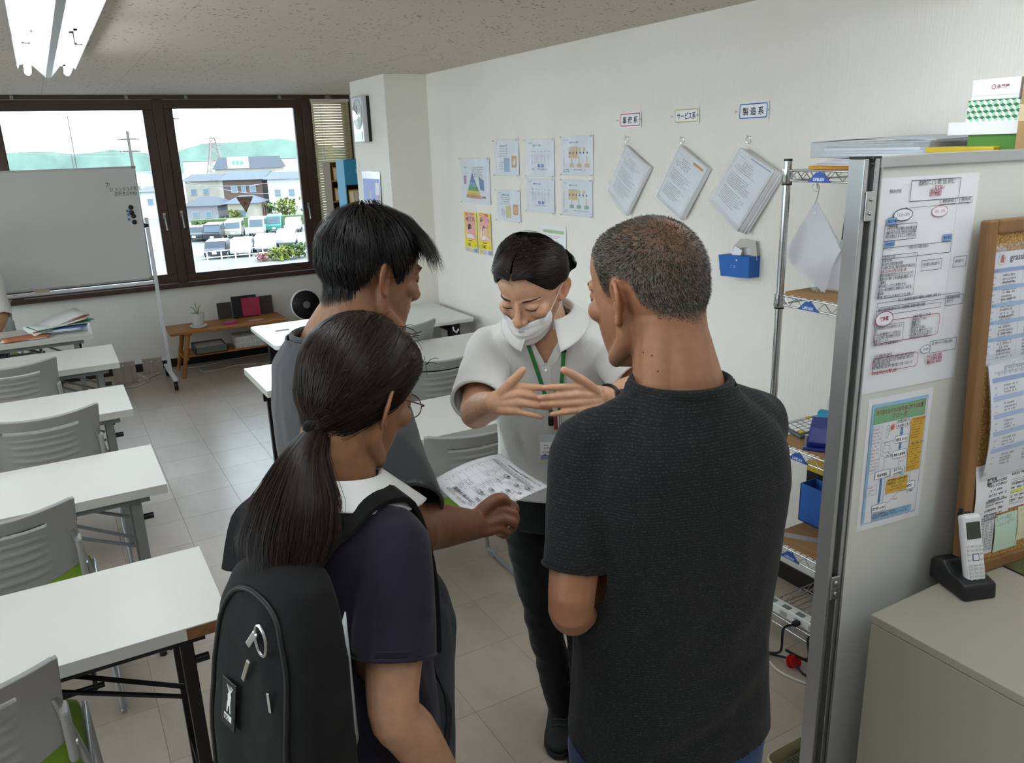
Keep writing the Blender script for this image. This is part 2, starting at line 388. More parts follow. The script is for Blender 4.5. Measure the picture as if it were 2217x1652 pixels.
# windows: one run of bronze frame, pivoting sashes in it
def m_glass():
    m=bpy.data.materials.new('window_glass'); m.use_nodes=True; t=m.node_tree; t.nodes.clear()
    o=t.nodes.new('ShaderNodeOutputMaterial'); tr=t.nodes.new('ShaderNodeBsdfTransparent'); tr.inputs[0].default_value=(.93,.96,.95,1)
    gl=t.nodes.new('ShaderNodeBsdfGlossy'); gl.inputs['Roughness'].default_value=.02; mx=t.nodes.new('ShaderNodeMixShader'); fr=t.nodes.new('ShaderNodeFresnel'); fr.inputs[0].default_value=1.3
    t.links.new(fr.outputs[0],mx.inputs[0]); t.links.new(tr.outputs[0],mx.inputs[1]); t.links.new(gl.outputs[0],mx.inputs[2]); t.links.new(mx.outputs[0],o.inputs[0]); return m
M_glass=m_glass()
def clear_film(name,tint=(.93,.94,.96),a=.12,rough=.12):
    m=bpy.data.materials.new(name); m.use_nodes=True; t=m.node_tree; t.nodes.clear()
    o=t.nodes.new('ShaderNodeOutputMaterial'); tr=t.nodes.new('ShaderNodeBsdfTransparent'); tr.inputs[0].default_value=tint+(1,)
    gl=t.nodes.new('ShaderNodeBsdfPrincipled'); gl.inputs['Roughness'].default_value=rough; gl.inputs['Base Color'].default_value=(.85,.87,.9,1); gl.inputs['Specular IOR Level'].default_value=.8
    fr=t.nodes.new('ShaderNodeLayerWeight'); fr.inputs[0].default_value=.25; ad=t.nodes.new('ShaderNodeMath'); ad.operation='ADD'; ad.inputs[1].default_value=a; ad.use_clamp=True
    mx=t.nodes.new('ShaderNodeMixShader'); pw_=t.nodes.new('ShaderNodeMath'); pw_.operation='POWER'; pw_.inputs[1].default_value=3.; t.links.new(fr.outputs['Facing'],pw_.inputs[0]); t.links.new(pw_.outputs[0],ad.inputs[0]); t.links.new(ad.outputs[0],mx.inputs[0])
    t.links.new(tr.outputs[0],mx.inputs[1]); t.links.new(gl.outputs[0],mx.inputs[2]); t.links.new(mx.outputs[0],o.inputs[0]); return m
M_film=clear_film('clear_film')
M_clear=clear_film('clear_plastic',(.9,.92,.94),.2,.2)
yf0,yf1=YF-.035,YF+.10
b=MB().bb(WX0,XR2,yf0,yf1,2.275,HC).bb(WX0,XR2,yf0-.012,yf1,.705,.745)
b.bb(WX0,WX0+.06,yf0,yf1,.745,2.275)
for xa,xb in ((-.345,-.262),(.922,1.0),(2.165,2.235)): b.bb(xa,xb,yf0,yf1,.745,2.275)
b.bb(XR2-.03,XR2,yf0,yf1,.745,2.275)
fr_=struct(b.build('trim_1',M_frame,bevel=.004)); tag(fr_,'bronze aluminium frame running round the row of windows')
def sash(n,xa,xb,lip,handles,crank=False):
    w=MB(); y0,y1=YF-.028,YF+.03; z0,z1=.748,2.272; s=lip
    w.bb(xa,xb,y0,y1,z0,z0+s).bb(xa,xb,y0,y1,z1-s,z1).bb(xa,xa+s,y0,y1,z0+s,z1-s).bb(xb-s,xb,y0,y1,z0+s,z1-s)
    o=struct(w.build('window_%d'%n,M_frame,bevel=.005))
    MB().bb(xa+s-.006,xb-s+.006,YF-.001,YF+.003,z0+s-.006,z1-s+.006).build('pane',M_glass,o)
    gk=MB(); q=.007
    gk.bb(xa+s-q,xa+s,y0-.001,y0+.02,z0+s,z1-s).bb(xb-s,xb-s+q,y0-.001,y0+.02,z0+s,z1-s).bb(xa+s-q,xb-s+q,y0-.001,y0+.02,z1-s,z1-s+q).bb(xa+s-q,xb-s+q,y0-.001,y0+.02,z0+s-q,z0+s)
    gk.build('gasket',M_frame2,o)
    for hx,hz in handles:
        h=MB().box((hx,y0-.006,hz),(.022,.014,.05)); h.tube([(hx,y0-.016,hz),(hx,y0-.03,hz-.01),(hx+.004,y0-.034,hz-.12)],.008,8); h.build('handle',M_steel,o)
    if crank:
        h=MB().box(((xa+xb)/2-.02,y0-.012,z0+.03),(.05,.024,.02)); h.tube([((xa+xb)/2,y0-.02,z0+.03),((xa+xb)/2+.2,y0-.022,z0+.034)],.006,8); h.build('stay',M_frame2,o)
    for hx in (xa+.19,xb-.19):
        MB().box((hx,YF-.043,2.289),(.024,.012,.028)).cyl((hx,YF-.05,2.287),(hx+.01,YF-.062,2.277),.006).build('bracket',mat_br,o)
    return o
mat_br=mat('bracket_metal','#a49a8e',.4,.6)
sash(1,-.262,.922,.082,[(.885,1.33)]); sash(2,1.0,2.165,.072,[(1.025,1.34),(2.135,1.34)],True)
sash(3,2.235,XR2-.03,.04,[]); sash(4,-1.39,-.345,.08,[])

# the row of windows in the left wall, outside the picture
for k in range(5):
    ya=-.6+k*1.44; yb=ya+1.44; w=MB(); s=.06
    w.bb(XL-.09,XL+.02,ya,yb,.8,.8+s).bb(XL-.09,XL+.02,ya,yb,2.15-s,2.15).bb(XL-.09,XL+.02,ya,ya+s,.8+s,2.15-s).bb(XL-.09,XL+.02,yb-s,yb,.8+s,2.15-s)
    o=struct(w.build('window_%d'%(5+k),M_frame)); MB().bb(XL-.04,XL-.036,ya+s-.005,yb-s+.005,.8+s-.005,2.15-s+.005).build('pane',M_glass,o)

# venetian blind before the narrow window
blind=thing('venetian_blind','cream venetian blind lowered over the narrow window beside the column','blind',(2.42,YF-.06,0))
M_slat=mat('blind_slat','#d8caa8',.5)
sl=MB(); sl.grid(lambda u,v:((u-.5)*.35,(v-.5)*.013,-(v-.5)*.0205+.0015*math.cos((v-.5)*3)),2,4); s0=sl.build('slat',M_slat,blind,solid=.0006)
zz=2.235; s0.location=(0,0,zz); k=1
while zz>.80:
    zz-=.0232; o=s0.copy(); COL.objects.link(o); o.parent=blind; o.location=(0,0,zz)
MB().bb(-.178,.178,-.016,.016,2.247,2.272).build('head_rail',mat('blind_rail','#c9c4b8',.4),blind,bevel=.002)
MB().bb(-.176,.176,-.012,.012,.772,.787).build('bottom_rail',M_slat,blind,bevel=.002)
for xx in (-.11,.15):
    MB().tube([(xx,-.014,2.25),(xx,-.014,.78)],.0012,5).build('ladder_cord',mat('cord','#e6dfc9',.8),blind)
MB().tube([(-.1,-.022,2.24),(-.098,-.03,1.62)],.0025,6).build('tilt_wand',M_clear,blind)

# triangular sticker on the window
M_tri=None
st=thing('window_sticker','brown-rimmed triangular sticker pointing down on the window glass','sticker',(1.577,YF-.0035,1.40))
MB().add([(-.075,0,.05),(.075,0,.05),(0,0,-.09)],[(0,2,1)]).build('backing',flat('#8d7a68'),st)
pr=Print(); pr.poly([(-.062,.043),(.062,.043),(0,-.072)],'#a39684'); pr.text(0,.018,.021,'消防隊進入口','#8a3a34','CENTER',.0006); pr.ell(0,-.008,.018,.018,None,fill='#9a5a50')
o=pr.build(st); o.matrix_local=frame_from((0,-.0006,0),(1,0,0),(0,0,1))

# fluorescent lamps
M_tube=mat('fluorescent_tube','#f4fbff',.3,emit=19.0)
M_refl=mat('lamp_reflector','#a9adb0',.3,.2)
M_lampend=mat('lamp_holder','#9a9a98',.5)
def lamp(x,y0,y1,label):
    L=y1-y0; t=thing('fluorescent_lamp',label,'ceiling lamp',(x,y0,HC-.001),0,'fluorescent lamps on the ceiling')
    MB().prism([(-.095,0),(.095,0),(.095,-.018),(.012,-.112),(-.012,-.112),(-.095,-.018)],-L,(0,0,0),(1,0,0),(0,0,1)).build('body',M_refl,t)
    for s in (-1,1):
        MB().prism([(s*.03,-.05),(s*.112,-.054),(s*.122,-.074),(s*.119,-.074),(s*.110,-.057),(s*.03,-.053)] if s>0 else [(-.03,-.053),(-.110,-.057),(-.119,-.074),(-.122,-.074),(-.112,-.054),(-.03,-.05)],-L,(0,0,0),(1,0,0),(0,0,1)).build('reflector_wing',M_refl,t)
        pts=[(s*.082,.05,-.092),(s*.082,L-.05,-.092)]
        MB().tube(pts,.0145,14).build('tube',M_tube,t)
        for yy in (.03,L-.03):
            MB().box((s*.082,yy,-.075),(.026,.02,.05)).box((s*.07,yy,-.052),(.03,.02,.02)).build('tube_holder',M_lampend,t)
    for s in (-1,1): MB().tube([(s*.03,L,-.03),(s*.035,L+.03,-.04),(s*.04,L+.035,-.065)],.007,8).build('end_hook',M_lampend,t)
    return t
lamp(.125,3.43,4.66,'far twin-tube fluorescent lamp hanging nearest the windows')
lamp(.125,2.19,3.42,'near twin-tube fluorescent lamp at the top left corner of the picture')
for i,(x,y) in enumerate([(.125,.6),(.125,-.65),(1.72,.35),(1.72,-.95),(-1.9,4.0),(-1.9,2.4),(-1.9,.6)]):
    lamp(x,y,y+1.23,'twin-tube fluorescent lamp on the ceiling outside the picture')
# ================================================================ furniture of the left column and the aisle
M_top=mat('white_laminate','#d9d8d0',.33,var=.03,vs=3)
M_topL=mat('cool_white_laminate','#dfe1de',.3)
M_edge=mat('laminate_edge','#c3c3bb',.45)
M_grayleg=mat('grey_painted_steel','#7d807f',.4)
M_chairg=mat('grey_chair_plastic','#9fa09c',.42,bump=.02,bs=300)
M_green=mat('green_seat_fabric','#6f8f1f',.85,bump=.25,bs=700)
M_tubeg=mat('silver_chair_tube','#a7abae',.3,.7)
def folding_table(name,label,x0,x1,y0,y1,zt,legm,group,chip=False,shelf=True,lm=None,slats=False):
    t=thing(name,label,'table',((x0+x1)/2,(y0+y1)/2,0),0,group)
    W,D=(x1-x0),(y1-y0); hx,hy=W/2,D/2
    top=MB().bb(-hx,hx,-hy,hy,zt-.003,zt).build('tabletop',lm or M_top,t,bevel=.0015)
    MB().bb(-hx+.0005,hx-.0005,-hy+.0005,hy-.0005,zt-.034,zt-.003).build('edge_band',M_edge,t)
    if chip:
        b=MB().bb(hx-.103,hx+.0006,-hy-.0006,-hy+.01,zt-.034,zt-.0035); b.build('worn_edge',mat('bare_chipboard','#8a5f3d',.8,var=.4,vs=60),t)
    for s in (-1,1):
        lx=s*(hx-.105)
        # folding leg frame: two uprights with an upper rail and a foot bar
        for q in (-1,1):
            b=MB().bb(lx-.016,lx+.016,q*(hy-.06)-.016,q*(hy-.06)+.016,.02,zt-.034)
            b.build('leg',legm,t,bevel=.002)
            MB().cyl((lx,q*(hy-.06),0),(lx,q*(hy-.06),.02),.013).build('foot',M_black,t)
        MB().bb(lx-.014,lx+.014,-hy+.076,hy-.076,zt-.075,zt-.045).build('cross_rail',legm,t); MB().bb(lx-.012,lx+.012,-hy+.076,hy-.076,.10,.122).build('foot_rail',legm,t)
        for q in (-1,1):
            b=MB(); yy=q*(hy-.06)-q*.0195
            b.tube([(lx-s*.02,yy,zt-.21),(lx-s*.30,yy,zt-.06)],.013,4,flat=.5); b.tube([(lx-s*.02,yy-q*.014,zt-.25),(lx-s*.30,yy-q*.014,zt-.12)],.007,6)
            b.build('folding_stay',legm,t)
        MB().box((lx+s*.024,hy-.06,zt-.16),(.018,.018,.05)).build('latch',M_black,t); MB().cyl((lx+s*.015,-hy+.06,zt-.13),(lx+s*.05,-hy+.06,zt-.13),.011).build('latch_knob',M_black,t)
    MB().bb(-hx+.06,hx-.06,-hy+.03,-hy+.055,zt-.062,zt-.034).build('apron_rail',legm,t); MB().bb(-hx+.06,hx-.06,hy-.055,hy-.03,zt-.062,zt-.034).build('apron_rail',legm,t)
    if shelf:
        b=MB()
        for k in range(3): yy=-hy+.11+k*(D-.22)/2; b.tube([(-hx+.3,yy,zt-.15),(hx-.3,yy,zt-.15)],.0075,8)
        for s in (-1,0,1): b.tube([(s*(hx-.32),-hy+.1,zt-.15),(s*(hx-.32),hy-.1,zt-.15)],.006,6); b.tube([(s*(hx-.32),-hy+.1,zt-.15),(s*(hx-.32),-hy+.1,zt-.04)],.005,6); b.tube([(s*(hx-.32),hy-.1,zt-.15),(s*(hx-.32),hy-.1,zt-.04)],.005,6)
        b.build('wire_shelf',legm,t)
    return t
ZT=.70
folding_table('folding_table','nearest white folding table with black legs and a chipped brown corner',-1.57,.232,1.905,2.343,ZT,M_blackm,'folding tables in the left row',chip=True)
folding_table('folding_table','white folding table with grey legs, second from the front in the left row',-1.58,.214,2.905,3.38,ZT,M_grayleg,'folding tables in the left row')
folding_table('folding_table','white folding table with grey legs, third from the front in the left row',-1.6,.202,3.946,4.431,ZT,M_grayleg,'folding tables in the left row')
folding_table('folding_table','white folding table with grey legs, fourth from the front in the left row',-1.57,.226,4.96,5.50,ZT,M_grayleg,'folding tables in the left row')
folding_table('folding_table','farthest white folding table in the left row, heaped with papers',-1.66,.142,5.93,6.40,ZT,M_grayleg,'folding tables in the left row')

# grey plastic stacking chair with a slotted ribbed back, green seat and silver sled legs
def make_chair():
    t=thing('stacking_chair','chair','chair',(0,0,0),0,'grey stacking chairs with green seats')
    # local +y is the way the sitter faces
    W=.225
    def bk(u,v):
        a=(u-.5)*2; x=a*(W-.018*(1-v)); z=.575+v*.25
        y=-.215-.075*v-.045*(1-a*a)*.9+.02*math.sin(v*3.0)
        if v>.92: z+=.0
        z+= -.022*(1-a*a)*max(0,v-.6)*2.5
        if v<.1: z-=.0
        z-= .045*(1-a*a)*(1-v)
        # ribs below the slot
        if abs(a)<.6 and .12<v<.62: y-=.004*max(0,math.sin((v-.12)/.5*math.pi*9))*min(1,(.6-abs(a))/.12)
        return Vector((x,y,z))
    nu,nv=49,65; b=MB(); vs=[bk(i/(nu-1),j/(nv-1)) for i in range(nu) for j in range(nv)]; fs=[]
    for i in range(nu-1):
        for j in range(nv-1):
            a=((i+.5)/(nu-1)-.5)*2; v=(j+.5)/(nv-1)
            if abs(a)<.62 and .735<v<.80+.0: continue
            # rounded corners
            if v>.93 and abs(a)>.93 and ((abs(a)-.93)/.07)**2+((v-.93)/.07)**2>1: continue
            if v<.06 and abs(a)>.94 and ((abs(a)-.94)/.06)**2+((.06-v)/.06)**2>1: continue
            k=i*nv+j; fs.append((k,k+nv,k+nv+1,k+1))
    b.add(vs,fs,0,True); bo=b.build('backrest',M_chairg,t,solid=.012); bo.modifiers[0].offset=0
    d=bo.modifiers.new('bev','BEVEL'); d.width=.003; d.segments=2; d.limit_method='ANGLE'; d.angle_limit=math.radians(60)
    rim=MB()
    sb=[(x,y,z) for x,y,z in []]
    def seat(u,v):
        a=(u-.5)*2; c=(v-.5)*2; r=max(0,(a**6+c**6))**(1/6)
        x=a*.222*(1-.05*abs(c)**3); y=-.01+c*.215
        return Vector((x,y,.435+.018*(1-a*a)*(1-c*c)-.02*max(0,c-.6)*2-.03*max(0,r-.9)*6))
    MB().grid(seat,21,21).build('seat',M_green,t,solid=.03)
    MB().grid(lambda u,v:seat(u,v)-Vector((0,0,.025)),9,9).build('seat_shell',M_chairg,t,solid=.01)
    for s in (-1,1):
        x=s*.235
        p=spline([(s*.2,-.24,.70),(x,-.215,.50),(x,-.16,.40),(x,.0,.385),(x,.19,.37),(x,.225,.33),(x+s*.01,.235,.05),(x+s*.01,.215,.013),(x+s*.01,.17,.013),(x+s*.01,-.22,.013),(x+s*.01,-.25,.016)],6)
        MB().tube(p,.0095,10).build('sled_leg',M_tubeg,t)
        MB().tube(spline([(x+s*.01,-.24,.014),(x+s*.008,-.252,.06),(x,-.17,.3),(x,-.13,.385)],6),.0085,8).build('rear_leg',M_tubeg,t)
        for yy in (.17,-.2): MB().box((x+s*.01,yy,.008),(.024,.05,.016)).build('glide',M_grayleg,t,bevel=.003)
        MB().box((s*.214,-.232,.60),(.02,.045,.15),Matrix.Rotation(.15,3,'X')).build('back_bracket',M_chairg,t,bevel=.008)
        MB().cyl((s*.223,-.24,.575),(s*.2275,-.24,.575),.008).build('bolt',M_steel,t)
    MB().tube([(-.235,.12,.378),(.235,.12,.378)],.008,8).tube([(-.235,-.13,.388),(.235,-.13,.388)],.008,8).build('stretcher',M_tubeg,t)
    return t
ch0=make_chair(); first=[True]
def chair(loc,a,label,scale=1):
    if first[0]: o=ch0; first[0]=False
    else: o=copytree(ch0)
    o.location=loc; o.rotation_euler=(0,0,a); o['label']=label; return o
# left row: backs to the camera side, drawn up to the tables
chair((-.365,2.02,0),.02,'nearest grey chair at the bottom left, green seat, at the black-legged table')
chair((-.295,2.93,0),.0,'grey chair with green seat behind the nearest table, at the second table')
chair((-.165,3.985,0),.0,'grey chair drawn up to the third table of the left row')
chair((-.30,5.05,0),.0,'farthest grey chair of the left row, at the fourth table')

# right row
folding_table('folding_table','near white folding table behind the people, white shirt in front of it',.80,2.38,2.79,3.27,ZT,M_blackm,'folding tables in the right row')
mid_table=folding_table('folding_table','middle white folding table of the right row with slatted black modesty rail',.793,2.40,3.85,4.37,ZT,M_blackm,'folding tables in the right row')
chair((1.275,2.78,0),-.04,'grey chair with green seat beside the person in white, behind the held paper')
chair((1.62,3.82,0),.0,'grey chair tucked behind the white shirt at the middle table')
chair((1.72,4.66,0),0,'grey chair standing at the white desk near the column')
# slatted modesty rails under the middle table
mz=mid_table
for k in range(5): MB().box((-.04,-.2,.47+.038*k),(1.3,.012,.016)).build('modesty_slat',M_blackm,mz)
for s in (-.6,0,.6): MB().box((s-.04,-.188,.54),(.03,.012,.25)).build('slat_bracket',M_blackm,mz)

# white desk by the wall
desk=thing('white_desk','white desk with rounded corners and black legs against the right wall','desk',(1.74,5.12,0))
def rr(hx,hy,r,n=6):
    p=[]
    for cx,cy,a0 in ((hx-r,hy-r,0),(-hx+r,hy-r,90),(-hx+r,-hy+r,180),(hx-r,-hy+r,270)):
        for k in range(n+1): a=math.radians(a0+90*k/n); p.append((cx+r*math.cos(a),cy+r*math.sin(a)))
    return p
MB().prism(rr(.675,.345,.03),.028,(0,0,.672)).build('desktop',M_topL,desk,bevel=.006,seg=3)
for s in (-1,1):
    MB().bb(s*.56-.035,s*.56+.035,-.27,-.21,0,.672).bb(s*.56-.03,s*.56+.03,.21,.27,0,.672).bb(s*.56-.03,s*.56+.03,-.21,.21,.60,.67).build('leg_frame',M_blackm,desk,bevel=.004)
MB().bb(-.53,.53,.2,.22,.35,.66).build('modesty_panel',mat('desk_panel','#8a8580',.6),desk)
MB().box((-.52,.1,.7035),(.09,.03,.006)).build('cable_cap',M_white,desk,bevel=.002)
MB().tube([(.5,-.36,.66),(.5,-.368,.64),(.52,-.368,.62),(.54,-.36,.64)],.006,8).build('bag_hook',M_white,desk)

# whiteboard on a castered stand
wbY=7.02
wbx0,wbx1=-1.15,.665; wbz0,wbz1=.875,1.755
wbt=thing('whiteboard','large whiteboard on a white castered stand standing before the window','whiteboard',((wbx0+wbx1)/2,wbY,0))
hw=(wbx1-wbx0)/2
M_wbs=mat('whiteboard_surface','#cbcbc8',.18,coat=.4)
M_alu=mat('anodised_aluminium','#b4b7b9',.35,.85)
M_wstand=mat('white_stand','#dedee2',.4)
MB().bb(-hw+.01,hw-.01,-.012,.012,wbz0+.01,wbz1-.01).build('board',M_wbs,wbt)
MB().bb(-hw,hw,-.014,.014,wbz1-.014,wbz1).bb(-hw,hw,-.014,.014,wbz0,wbz0+.014).bb(-hw,-hw+.014,-.014,.014,wbz0,wbz1).bb(hw-.014,hw,-.014,.014,wbz0,wbz1).build('board_frame',M_alu,wbt,bevel=.002)
for sx in (-1,1):
    for z in (wbz0+.009,wbz1-.009): MB().box((sx*(hw-.012),0,z),(.03,.032,.022)).build('corner_cap',mat('corner_cap','#8f8a78',.6),wbt,bevel=.003)
for sx in (-1,1):
    MB().bb(sx*(hw+.022)-.014,sx*(hw+.022)+.014,-.014,.014,.1,1.36).build('upright',M_wstand,wbt,bevel=.003)
    MB().bb(sx*(hw+.022)-.018,sx*(hw+.022)+.018,-.28,.28,.075,.105).build('foot_bar',M_wstand,wbt,bevel=.006)
    MB().cyl((sx*hw,0,1.3),(sx*(hw+.03),0,1.3),.018).build('pivot_knob',M_black,wbt)
    for sy in (-1,1):
        MB().cyl((sx*(hw+.022)-.014,sy*.255,.035),(sx*(hw+.022)+.014,sy*.255,.035),.035,n=18).box((sx*(hw+.022),sy*.255,.062),(.02,.03,.03)).build('caster',M_black,wbt)
MB().bb(-hw,hw,-.05,-.045,.845,.862).bb(-hw,hw,-.05,.02,.842,.847).bb(-hw,hw,-.012,.012,.846,.862).build('pen_tray',M_wstand,wbt)
MB().bb(-hw-.01,hw+.01,-.012,.012,.20,.225).build('lower_bar',M_wstand,wbt,bevel=.003)
pr=Print(.013)
zc=lambda x,z:(x-(wbx0+wbx1)/2,z)
for (x,z,s,tx) in [(.44,1.605,.05,'7/'),(.462,1.575,.036,'21 メンタルの授業'),(.49,1.540,.036,'武術生②9/4(火)')]:
    q=zc(x,z); pr.text(q[0],q[1],s,tx,'#33333a',sx=.75)
o=pr.build(wbt,'handwriting'); o.matrix_local=frame_from((0,0,0),(1,0,0),(0,0,1))
def magnet(px,py,r,col,label):
    p=AY(px,py,wbY-.0125); o=MB().lathe([(r,0),(r,.006),(r*.85,.009),(.0001,.0095)],(0,0,0),18,rot=Matrix.Rotation(math.pi/2,3,'X')).build('magnet',mat('magnet_'+col.strip('#'),col,.35))
    at(o,p); tag(o,label,'magnet',None)
for i,(px,py) in enumerate([(283,449),(285,460),(289,468),(291,481)]): magnet(px,py,.018,'#17181b',['topmost','second','third','lowest'][i]+' of the four black round magnets on the whiteboard')
for i,(px,py) in enumerate([(276,457),(278,465),(279,475)]): magnet(px,py,.010,'#3f7ea0',['upper','middle','lower'][i]+' of the three small blue magnets on the whiteboard')
for i,(px,py,c,n) in enumerate([(40,641,'#222222','black'),(88,634,'#b02a3a','red'),(155,626,'#3a3550','navy'),(214,620,'#3d7fae','blue'),(242,616,'#c86a6a','pink')]):
    p=AY(px,py,wbY-.03); p.z=.8545; o=thing('marker_pen',n+' capped white marker pen lying in the whiteboard tray','marker pen',p,0,'marker pens in the whiteboard tray')
    MB().cyl((0,0,0),(.10,0,0),.0075).build('barrel',M_white,o); MB().cyl((-.035,0,0),(0,0,0),.008).build('cap',flat(c),o)
e=thing('board_eraser','beige whiteboard eraser lying on the tray edge','eraser',(-.115,wbY-.025,.8475)); MB().bb(-.05,.05,-.022,.022,0,.012).build('felt',flat('#6f6c66'),e); MB().bb(-.05,.05,-.022,.022,.012,.03).build('grip',mat('eraser_grip','#b5ae95',.6),e,bevel=.004)
M_cloth=mat('grey_cleaning_cloth','#a59a92',.95,bump=.5,bs=120)
def cloth(name,label,x,w,h):
    def fn(u,v):
        s=v*2*h; top=h
        y=-.016 if s<h else .016
        z=.226-abs(0) - (h-s if s<h else s-h); ww=.006*math.sin(u*14+3*v)+.004*math.sin(u*31)
        yy=y+ (ww if s<h else -ww)
        if abs(s-h)<.02: z=.229; yy=(s-h)*.8
        return ((u-.5)*w,yy,z)
    o=thing(name,label,'cloth',(x,wbY,0)); MB().grid(fn,22,30).build('folded_cloth',M_cloth,o,solid=.003)
cloth('cleaning_cloth','grey cloth draped over the lower bar of the whiteboard, nearer its right leg',.56,.15,.115)
cloth('cleaning_cloth','grey cloth hanging lower on the whiteboard bar behind the fourth table',.345,.17,.17)

# bench with plant and papers under the window
M_wood=mat('oak_bench','#b5793c',.45,var=.35,vs=3,stretch=(1,14,14))
bn=thing('low_bench','low oak bench with splayed legs and a lower shelf under the window','bench',(1.225,7.27,0))
MB().bb(-.49,.49,-.19,.19,.375,.40).build('bench_top',M_wood,bn,bevel=.006)
MB().bb(-.37,.37,-.14,.14,.165,.182).build('lower_shelf',M_wood,bn,bevel=.003)
for sx in (-1,1):
    for sy in (-1,1): MB().tube([(sx*.345,sy*.13,.376),(sx*.43,sy*.165,0)],[.022,.015],10).build('leg',M_wood,bn)
    MB().bb(sx*.335-.022,sx*.335+.022,-.15,.15,.352,.376).build('top_rail',M_wood,bn); MB().bb(sx*.385-.018,sx*.385+.018,-.155,.155,.145,.166).build('lower_rail',M_wood,bn)
pot=thing('potted_plant','small green plant in a white ribbed pot on a saucer on the bench','plant',(.985,7.2,.4005))
MB().lathe([(.058,0),(.07,.012),(.072,.02),(.05,.02),(.05,.012)],n=28).build('saucer',M_white,pot)
MB().lathe([(.042,.02),(.05,.05),(.056,.10),(.058,.125),(.052,.125),(.048,.1),(.0001,.098)],n=28,close=False).build('pot',mat('speckled_pot','#d4d2cd',.6,bump=.4,bs=90,stretch=(.2,.2,3)),pot)
MB().lathe([(.0001,.108),(.049,.104)],n=20,close=False).build('soil',mat('soil','#2c241c',.95),pot)
M_leaf=mat('leaf_green','#6f9a3a',.5,var=.3)
rp=random.Random(3)
for k in range(16):
    a=rp.uniform(0,6.28); r=rp.uniform(.005,.03); h_=rp.uniform(.03,.10); bx,by=r*math.cos(a),r*math.sin(a)
    p=[(bx*.4,by*.4,.106),(bx*.8,by*.8,.106+h_*.7),(bx*1.4,by*1.4,.106+h_)]
    b=MB().tube(p,.0012,5); L=rp.uniform(.014,.026); w=L*.3; d=Vector((math.cos(a),math.sin(a),.4)).normalized(); s_=Vector((-math.sin(a),math.cos(a),0)); q=Vector(p[2])
    b.add([q,q+d*L*.5+s_*w+Vector((0,0,.002)),q+d*L,q+d*L*.5-s_*w+Vector((0,0,.002)),q+d*L*.5],[(0,4,1),(1,4,2),(2,4,3),(3,4,0)],0,True); b.build('leaf',M_leaf,pot)
# display cards on the bench
yb=7.40
for lab,px0,px1,py0,py1,col,yy,nm in [('dark grey cover standing at the left on the bench',468,505,655,692,'#3b3331',7.44,'display_board'),('dark grey cover standing at the right on the bench',556,593,640,682,'#3b3331',7.445,'display_board'),('black folding stand carrying the pink cover on the bench',500,560,648,690,'#151314',7.43,'display_stand'),('pink cover standing in the middle of the bench',521,566,644,688,'#a6304e',7.415,'display_board')]:
    a_,b_=AY(px0,py0,yy),AY(px1,py1,yy); zb=.4005; o=thing(nm,lab,'book',((a_.x+b_.x)/2,yy,zb)); w=(b_.x-a_.x)/2; hh=max(.12,AY((px0+px1)/2,py0,yy).z-zb)
    if col=='#151314': hh=.19
    MB().box((0,.01*0,hh/2),(2*w,.006,hh),Matrix.Rotation(-.08,3,'X')).build('cover',mat('cover_'+col.strip('#'),col,.5),o,bevel=.001)
    if nm=='display_stand': MB().bb(-w,w,-.05,.0,0,.006).box((-.05,-.03,.012),(.03,.02,.014)).build('ledge',M_black,o)
    else: MB().box((0,.04,hh*.32),(.04,.004,hh*.66),Matrix.Rotation(.25,3,'X')).build('prop',M_black,o)
for lab,x,y,c,s in [('pink and blue pocket pack lying on the bench beside the pink cover',1.245,7.17,'#c2305a',(.11,.055,.02)),('pale printed leaflet lying on the right of the bench',1.47,7.2,'#cda58c',(.14,.07,.002))]:
    o=thing('small_packet' if s[2]>.01 else 'leaflet',lab,'packet' if s[2]>.01 else 'leaflet',(x,y,.4005),.1)
    MB().box((0,0,s[2]/2),s).build('body',mat('pk'+c.strip('#'),c,.5),o,bevel=.001)
    if s[2]>.01: MB().box((-.01,0,s[2]+.0006),(s[0]*.9,s[1]*.5,.001)).build('blue_band',flat('#4f9ac0'),o)
tr=thing('letter_tray','grey green letter tray of papers on the lower shelf of the bench','tray',(1.05,7.24,.1825))
MB().bb(-.13,.13,-.13,.13,0,.006).bb(-.13,.13,-.13,-.124,0,.06).bb(-.13,.13,.124,.13,0,.06).bb(-.13,-.124,-.13,.13,0,.06).bb(.124,.13,-.13,.13,0,.06).build('tray_body',mat('tray_green','#5d645a',.6),tr)
MB().bb(-.115,.115,-.115,.115,.006,.05).build('paper_stack',mat('paper_stack','#cfcdc8',.8,var=.2,vs=200,stretch=(.1,.1,1)),tr)
wbk=thing('wire_basket','white wire basket of papers on the lower shelf of the bench','basket',(1.38,7.24,.1825))
b=MB()
for z in (.006,.045,.09): b.tube([(-.13,-.12,z),(.13,-.12,z),(.13,.12,z),(-.13,.12,z)],.0022,6,closed=True)
for k in range(7): x=-.13+.26*k/6; b.tube([(x,-.12,.09),(x,-.12,.006),(x,.12,.006),(x,.12,.09)],.0016,5)
b.build('wires',M_white,wbk); MB().bb(-.12,.12,-.11,.11,.008,.1).build('paper_stack',mat('paper_stack2','#d4d2ce',.8,var=.25,vs=220,stretch=(.1,.1,1)),wbk)

